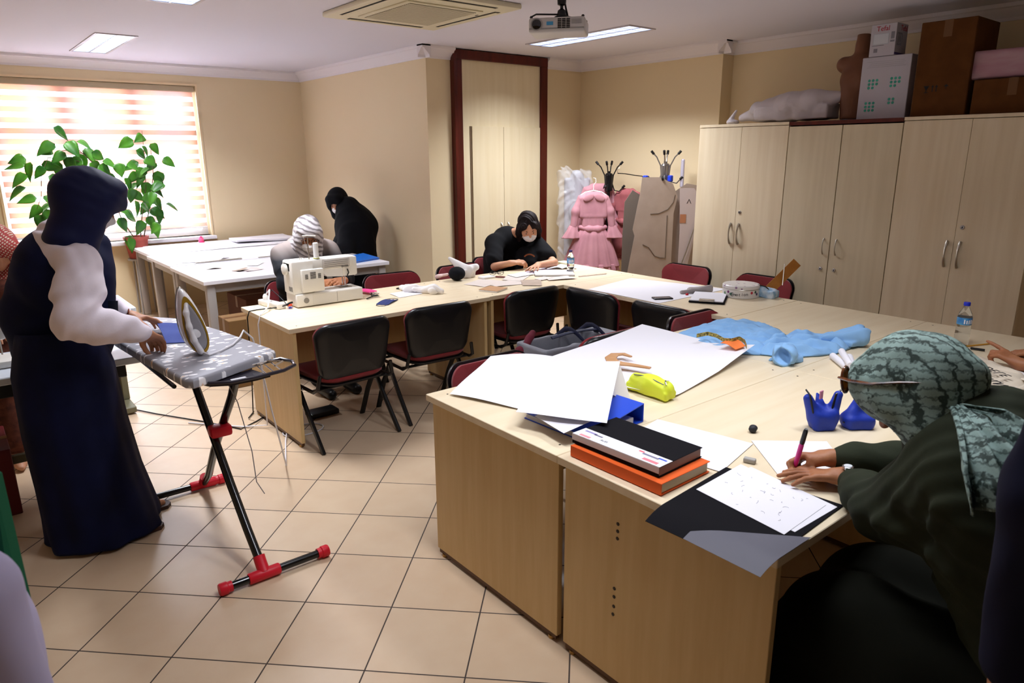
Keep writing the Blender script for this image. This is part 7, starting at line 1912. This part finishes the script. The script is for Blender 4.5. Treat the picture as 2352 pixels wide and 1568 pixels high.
def sewing_woman():
    hc = AD(707, 540, 5.10); B = basis(256, 24, -4)
    chest = V(2.11, 5.07, .90); pel = V(2.10, 5.12, .47)
    sr, er, wr = V(1.93, 5.02, .98), V(1.87, 4.82, .80), V(2.02, 4.62, .82)
    sl, el, wl = V(2.27, 5.00, .98), V(2.30, 4.80, .80), V(2.20, 4.60, .83)
    hn = [dict(w=wr, d=(.8, -.35, .05), n=(-.3, -.6, .7), side=1, curls=(.6, .65, .7, .75, .4), thumb=(.9, .5, -.4)),
          dict(w=wl, d=(-.75, -.45, .05), n=(.1, -.6, .8), side=-1, curls=(.7, .75, .8, .85, .4), thumb=(.9, .5, -.4))]
    t, P, kn, kd, sd = seated('woman in a striped grey satin headscarf and glasses sewing behind the white sewing machine', hc, B, chest, pel, ((sr, er, wr), (sl, el, wl)), hn, M_skin_d, (0, -1))
    facemask(P, B, t); eyes(P, B, t)
    sc = Sdf()
    sc.ell(P(0, -.016, .034), V(.098, .125, .108), B, .03)
    for e in (-1, 1):
        sc.cone(P(e * .055, .045, .055), P(e * .062, .035, -.04), .036, .034, .03)
        sc.cone(P(e * .062, .03, -.03), P(e * .04, .02, -.14), .036, .05, .04)
    sc.cone(P(-.03, .062, .075), P(.03, .062, .075), .034, .034, .02)
    sc.cone(P(0, -.04, -.03), P(0, -.02, -.17), .088, .10, .05)
    sc.cone(P(-.03, -.01, -.14), chest + V(-.06, -.04, .12), .08, .08, .05)
    sc.cut(P(0, .120, -.032), V(.060, .095, .074), B, .01)
    sc.build('headscarf', M_satin, t, .006, disp=mixd((1, folds((.3, -.5, 1), 70, 1.6, 2.0)), (.5, folds((1, .1, .5), 110, 1.8, 5))), amp=.004)
    cp = Sdf()
    cp.chain([V(1.96, 5.04, .985), V(2.11, 5.06, 1.02), V(2.27, 5.02, .985)], [.085, .11, .085], .05)
    cp.ell(V(2.11, 5.04, .93), V(.20, .14, .13), None, .05)
    cp.chain([sr, mid(sr, er, .45)], [.086, .080], .05); cp.chain([sl, mid(sl, el, .45)], [.086, .080], .05)
    cp.build('shoulder_cape', M_ombre, t, .006, disp=folds((1, 0, .3), 40, 2, 2), amp=.004)
    cl = Sdf()
    cl.chain([chest + V(0, 0, .0), V(2.10, 5.10, .70), pel + V(0, 0, .02)], [.165, .165, .19], .06)
    for a in ((sr, er, wr), (sl, el, wl)): cl.chain([a[0], a[1], mid(a[1], a[2], .85)], [.078, .066, .038], .04)
    for k1, k2 in kn: cl.chain([pel, k1, k2 + V(0, 0, .05)], [.13, .095, .085], .05)
    cl.build('dress', M_blackcloth, t, .008, disp=folds((1, .3, .6), 35, 2, 3), amp=.005)
    for k1, k2 in kn: Sdf().cone(V(k2[0], k2[1], .045), V(k2[0], k2[1], .035) + kd * .15, .043, .036, .02).build('shoe', M_black, t, .006)
    # glasses
    g = MB()
    for e in (-1, 1):
        g.tube([P(e * .034 + .026 * math.cos(a), .099 - .004 * abs(math.cos(a)), .004 + .020 * math.sin(a)) for a in [2 * PI * i / 20 for i in range(20)]], .0022, 5, closed=True)
        g.tube([P(e * .060, .095, .008), P(e * .078, .05, .010), P(e * .082, .0, .008)], .0022, 5)
    g.tube([P(-.008, .098, .006), P(0, .103, .010), P(.008, .098, .006)], .002, 5)
    g.build('glasses', M_tort, t, world=True)
sewing_woman()

# ---- woman standing by the white tables in black
def standing_black():
    t = thing('person', 'woman in black headscarf and loose black coat bending over the white tables by the wall', 'person', (3.46, 6.55, 0))
    hc = AD(775, 463, 7.22); B = basis(224, 30, 4)
    chest = AD(812, 548, 7.28); pel = AD(820, 615, 7.38)
    sl, el, wl = AD(800, 530, 7.15), AD(792, 572, 7.08), AD(778, 575, 6.98)
    sr, er, wr = AD(800, 530, 7.40), AD(785, 560, 7.35), AD(770, 572, 7.20)
    s = Sdf(); P = head(s, hc, B)
    s.cone(P(0, -.02, -.06), chest + V(0, 0, .12), .048, .055, .03); s.cone(chest, pel, .10, .12, .05)
    for a in ((sl, el, wl), (sr, er, wr)):
        s.cone(chest + V(0, 0, .05), a[0], .055, .045, .03); s.chain(a, [.043, .036, .025], .01)
        hand(s, a[2], (-.8, .1, -.4), (0, 0, 1), 1, (.3, .35, .4, .4, .2), .12)
    for dy in (-.09, .09):
        s.chain([pel + V(0, dy, 0), V(3.48, 6.58 + dy, .46), V(3.50, 6.58 + dy, .09)], [.085, .055, .036], .03); foot(s, V(3.50, 6.58 + dy, .09), 180)
    s.build('body', M_skin, t, .006)
    facemask(P, B, t); eyes(P, B, t)
    sc = Sdf()
    sc.ell(P(0, -.018, .03), V(.100, .13, .108), B, .03)
    for e in (-1, 1):
        sc.cone(P(e * .055, .055, .065), P(e * .062, .045, -.03), .038, .034, .03)
        sc.cone(P(e * .062, .03, -.02), P(e * .05, .0, -.15), .038, .06, .04)
    sc.cone(P(-.03, .07, .085), P(.03, .07, .085), .036, .036, .02)
    sc.cone(P(0, -.05, -.03), P(0, -.05, -.17), .088, .10, .05)
    sc.cut(P(0, .125, -.032), V(.060, .095, .072), B, .01)
    sc.build('headscarf', M_blackcloth, t, .0065, disp=folds((.3, .5, 1), 60, 1.6, 2.0), amp=.003)
    co = Sdf()
    co.cone(AD(800, 480, 7.22), AD(832, 520, 7.30), .13, .16, .07)
    co.chain([AD(812, 520, 7.26), AD(818, 570, 7.32), AD(822, 640, 7.40)], [.19, .185, .19], .08)
    co.cone(AD(818, 600, 7.35), V(3.47, 6.58, .10), .20, .225, .06)
    for a in ((sl, el, wl), (sr, er, wr)): co.chain([a[0], a[1], mid(a[1], a[2], .85)], [.085, .08, .055], .05)
    co.build('coat', M_blackcloth, t, .009, disp=mixd((1, folds((1, .4, .2), 26, 1.6, 3)), (.5, folds((.3, 1, .2), 40, 2, 6))), amp=.008)
    for dy in (-.09, .09): Sdf().cone(V(3.46, 6.58 + dy, .045), V(3.30, 6.58 + dy, .035), .043, .036, .02).build('shoe', M_black, t, .007)
standing_black()

# ---- woman in the black t-shirt
def tshirt_woman():
    hc = AD(1214, 522, 6.12); B = basis(240, 36, 8)
    chest = V(3.97, 4.98, .86); pel = V(4.02, 5.10, .47)
    sr, er, wr = V(3.80, 4.92, .93), AD(1137, 612, 6.02), AD(1172, 603, 5.95)
    sl, el, wl = V(4.17, 4.84, .95), AD(1272, 603, 6.05), AD(1236, 608, 5.95)
    wr = V(wr[0], wr[1], .80); wl = V(wl[0], wl[1], .785)
    hn = [dict(w=wr, d=(.72, -.40, .10), n=(-.2, -.2, .95), side=1, curls=(.55, .6, .7, .75, .4), thumb=(.9, .4, -.5)),
          dict(w=wl, d=(-.75, -.45, -.03), n=(0, 0, 1), side=-1, curls=(.12, .12, .15, .2, .12), spread=.25)]
    t, P, kn, kd, sd = seated('dark-haired woman in a black t-shirt and white mask, drawing in front of the closet', hc, B, chest, pel, ((sr, er, wr), (sl, el, wl)), hn, M_skin_l, (0, -1))
    facemask(P, B, t); eyes(P, B, t)
    M_hair = mat('dark_brown_hair', '1C1213', .6, spec=.2, bump=(50, .3, (5, 5, .5)))
    hr = Sdf()
    hr.ell(P(0, -.030, .040), V(.086, .100, .090), B, .02)
    for e in (-1, 1):
        hr.cone(P(e * .045, .058, .072), P(e * .074, .018, .0), .026, .020, .02)
        hr.chain([P(e * .072, .0, .02), P(e * .084, -.01, -.06), P(e * .09, .0, -.13)], [.03, .03, .016], .02)
    hr.chain([P(0, -.08, .0), P(.01, -.11, -.06), P(.05, -.10, -.13), P(-.07, -.07, -.12)], [.06, .05, .04, .04], .03)
    hr.cut(P(0, .095, -.035), V(.060, .075, .085), B, .01)
    hr.build('hair', M_hair, t, .0045, disp=mixd((1, folds((1, .3, .2), 150, 3, 2)), (1, folds((.2, 1, .4), 90, 4, 5))), amp=.006)
    ts = Sdf()
    ts.chain([V(3.98, 4.97, .93), V(3.98, 5.02, .78), pel + V(0, 0, .05)], [.135, .165, .17], .06)
    ts.chain([AD(1206, 584, 6.22), AD(1214, 604, 6.22), AD(1220, 640, 6.28)], [.07, .11, .14], .06)
    ts.chain([V(3.84, 4.93, .93), V(3.98, 4.94, .96), V(4.13, 4.86, .94)], [.08, .085, .08], .05)
    ts.chain([sr, mid(sr, er, .75)], [.080, .075], .05); ts.chain([sl, mid(sl, el, .75)], [.080, .075], .05)
    ts.build('t_shirt', mat('black_cotton_jersey', '0C0C0F', .9, spec=.2, bump=(200, .06)), t, .007, disp=folds((.8, .3, .6), 45, 2, 3), amp=.004)
    # printed lettering arc on the shirt
    pr = MB(); c = AD(1216, 594, 6.075)
    u = V(.776, -.631, 0); v = V(-.10, -.12, .98)
    for i in range(15):
        a = R(150 - i * 8.6); rr_ = .042
        p = c + u * rr_ * math.cos(a) + v * rr_ * math.sin(a) * .8
        pr.tube([p, p + (u * math.cos(a) + v * math.sin(a)) * .012], .0028, 5)
    pr.build('shirt_print', mat('faded_orange_print', '9A5A34', .8), t, world=True)
    jn = Sdf()
    for k1, k2 in kn: jn.chain([pel, k1, k2 + V(0, 0, .05)], [.12, .075, .06], .04)
    jn.build('trousers', M_navy, t, .01)
    for k1, k2 in kn: Sdf().cone(V(k2[0], k2[1], .045), V(k2[0], k2[1], .035) + kd * .15, .043, .036, .02).build('shoe', M_black, t, .008)
tshirt_woman()

# ---- woman at the far left edge, red patterned headscarf
def redpat(nt, tc):
    a = wave(nt, tc, 26, (0, R(45), R(20)), 2, 3, .45, .6); b = wave(nt, tc, 26, (0, R(-45), R(20)), 2, 3, .5, .6)
    return mathn(nt, 'MULTIPLY', a, b)
M_redscarf = pattern_mat('red_and_black_patterned_scarf', '8C2A26', 'B9AE98', redpat)
def left_edge_woman():
    hc = AD(-8, 572, 3.98); B = basis(275, 40)
    base = V(hc[0], hc[1] + .16, 0)
    chest = base + V(.0, -.02, .95); pel = base + V(0, .04, .48)
    sr, er, wr = chest + V(-.17, -.02, .05), chest + V(-.20, -.22, -.12), chest + V(-.10, -.40, -.16)
    sl, el, wl = chest + V(.17, -.02, .05), chest + V(.20, -.22, -.12), chest + V(.10, -.40, -.16)
    hn = [dict(w=wr, d=(.2, -.8, -.1), n=(0, 0, 1), side=1), dict(w=wl, d=(-.2, -.8, -.1), n=(0, 0, 1), side=-1)]
    t, P, kn, kd, sd = seated('seated woman in a red and black patterned headscarf cut by the left edge', hc, B, chest, pel, ((sr, er, wr), (sl, el, wl)), hn, M_skin_l, (0, -1), .008)
    sc = Sdf()
    sc.ell(P(0, -.016, .03), V(.104, .13, .11), B, .03)
    for e in (-1, 1): sc.cone(P(e * .058, .045, .055), P(e * .05, .02, -.13), .038, .05, .04)
    sc.cone(P(0, -.04, -.03), P(0, -.03, -.20), .09, .12, .05)
    sc.ell(chest + V(0, 0, .10), V(.2, .16, .10), None, .06)
    sc.cut(P(0, .120, -.035), V(.054, .085, .076), B, .01)
    sc.build('headscarf', M_redscarf, t, .008, disp=folds((.3, -.5, 1), 50, 1.6, 2.0), amp=.005)
    cl = Sdf()
    cl.chain([chest, mid(chest, pel), pel], [.17, .17, .19], .06)
    for a in ((sr, er, wr), (sl, el, wl)): cl.chain([a[0], a[1], mid(a[1], a[2], .85)], [.08, .07, .042], .04)
    for k1, k2 in kn: cl.chain([pel, k1, k2 + V(0, 0, .05)], [.13, .095, .085], .05)
    cl.build('coat', mat('rust_brown_cloth', '4A241C', .85, var=(30, '6A3A2A')), t, .01, disp=folds((1, .3, .6), 35, 2, 3), amp=.005)
left_edge_woman()

# ---- person at the right edge: only a hand and forearm reach into the picture
def right_edge_person():
    wl = AD(2345, 838, 3.12)
    t = thing('person', 'person cut by the right edge, bare hand with pointing finger above the printed cloth bag', 'person', (3.72, .30, 0))
    hc = V(3.78, .52, 1.17); B = basis(95, 40)
    chest = V(3.74, .36, .92); pel = V(3.72, .26, .47)
    sl, el = V(3.56, .40, .98), V(3.60, .62, .80)
    sr, er, wr = V(3.93, .38, .98), V(4.02, .62, .80), V(3.90, .86, .79)
    s = Sdf(); P = head(s, hc, B)
    s.cone(P(0, -.02, -.06), chest + V(0, 0, .12), .048, .055, .03); s.cone(chest, pel, .10, .12, .05)
    for a in ((sl, el, wl), (sr, er, wr)):
        s.cone(chest + V(0, 0, .09), a[0], .055, .045, .03); s.chain(a, [.045, .040, .028], .01)
    tip = AD(2250, 780, 3.25)
    hand(s, wl, tip - wl, (-.15, .1, 1), -1, (.05, .95, 1.1, 1.15, .5), .05, 1.05)
    hand(s, wr, (-.2, .9, -.1), (0, 0, 1), -1)
    for dx in (-.1, .1):
        s.chain([pel + V(dx, 0, 0), V(3.72 + dx, .66, .47), V(3.72 + dx, .70, .09)], [.085, .06, .038], .03); foot(s, V(3.72 + dx, .70, .09), 90)
    s.build('body', M_skin_d, t, .005)
    hr = Sdf().ell(P(0, -.03, .035), V(.09, .105, .095), B, .02); hr.chain([P(0, -.08, 0), P(0, -.1, -.12)], [.07, .05], .03); hr.cut(P(0, .1, -.03), V(.06, .08, .085), B)
    hr.build('hair', mat('black_hair', '0E0A0A', .4), t, .008)
    facemask(P, B, t)
    cl = Sdf().chain([chest + V(0, 0, .03), pel], [.16, .17], .06)
    for a in ((sl, el), (sr, er)): cl.chain([a[0], mid(a[0], a[1], .9)], [.08, .07], .04)
    for dx in (-.1, .1): cl.chain([pel + V(dx, 0, 0), V(3.72 + dx, .66, .47), V(3.72 + dx, .70, .14)], [.12, .08, .07], .04)
    cl.build('clothing', M_navy, t, .01)
right_edge_person()
chr_ = place_chair(3.72, .42, 0, 'chair under the person at the right edge')

# ---- two bystanders right beside the photographer
def bystander(label, base, yaw, cm, lm, hgt=1.0):
    t = thing('person', label, 'person', (float(base[0]), float(base[1]), 0))
    B = basis(yaw, 8); f = np.array(basis(yaw)) @ V(0, 1, 0); r = np.array(basis(yaw)) @ V(1, 0, 0); b = V(base[0], base[1], 0)
    s = Sdf(); P = head(s, b + V(0, 0, 1.58 * hgt) + f * .03, B)
    ch = b + V(0, 0, 1.20 * hgt); pel = b + V(0, 0, .90 * hgt)
    s.cone(P(0, -.02, -.06), ch + V(0, 0, .14), .05, .055, .03); s.cone(ch, pel, .10, .11, .05)
    arms = []
    for e in (-1, 1):
        a = (ch + V(0, 0, .13) + r * .18 * e, ch + r * .22 * e + V(0, 0, -.14), ch + r * .21 * e + f * .04 + V(0, 0, -.50))
        arms.append(a); s.cone(ch + V(0, 0, .12), a[0], .055, .045, .03); s.chain(a, [.045, .037, .026], .01)
        hand(s, a[2], (f * .2 + V(0, 0, -1)), r * e, -e, (.3, .35, .4, .45, .2))
        s.chain([pel + r * .09 * e, b + r * .09 * e + V(0, 0, .48), b + r * .09 * e + V(0, 0, .09)], [.085, .055, .036], .03); foot(s, b + r * .09 * e + V(0, 0, .09), yaw)
    s.build('body', M_skin, t, .007)
    facemask(P, B, t)
    sc = Sdf().ell(P(0, -.018, .03), V(.1, .128, .106), B, .03).cone(P(0, -.03, -.04), P(0, -.005, -.17), .09, .10, .05)
    for e in (-1, 1): sc.cone(P(e * .05, .045, .05), P(e * .045, .03, -.12), .04, .045, .04)
    sc.cut(P(0, .12, -.04), V(.054, .08, .076), B, .01)
    sc.build('headscarf', cm, t, .009)
    cl = Sdf().chain([ch + V(0, 0, .08), ch, pel + V(0, 0, .02)], [.13, .16, .17], .06)
    for a in arms: cl.chain([a[0], a[1], mid(a[1], a[2], .9)], [.075, .065, .05], .04)
    cl.build('blouse', cm, t, .008, disp=folds((1, .2, .6), 30, 2, 3), amp=.006)
    secs = [(tuple(b + V(0, 0, z)), rx, rx * .85, yaw - 90) for z, rx in ((.95, .17), (.7, .19), (.4, .20), (.03, .22))]
    loft(secs, 64, 5, lambda a, q: .03 * math.sin(8 * a + 2 * q) * q).build('skirt', lm, t, world=True, smooth=180)
    return t
bystander('blurred person in dark navy at the right edge, right beside the camera', (1.362, .055), 40, mat('dark_navy_coat', '12142A', .85, spec=.15), M_navy, 1.12)
bystander('blurred person in a lavender white sleeve at the lower left corner', (-.150, 1.085), 30, mat('lavender_white_cloth', 'BDB6D6', .8), mat('dark_green_cloth', '0B5A38', .8), .90)

gf = thing('folder', 'green folder held beside the lavender white sleeve at the lower left edge', 'folder', (-.05, 1.24, .96))
_pts = [AD(-60, 1040, 1.1), AD(5, 1085, 1.1), AD(90, 1452, 1.1), AD(60, 1462, 1.08), AD(-70, 1330, 1.08)]
_n = V(-.61, -.75, 0) * .02
MB().add([p for p in _pts] + [p + _n for p in _pts], [(0, 1, 2, 3, 4), (9, 8, 7, 6, 5)] + [(i, i + 5, (i + 1) % 5 + 5, (i + 1) % 5) for i in range(5)]).build('folder_body', MATS['dark_green_cloth'], gf, world=True, smooth=0)
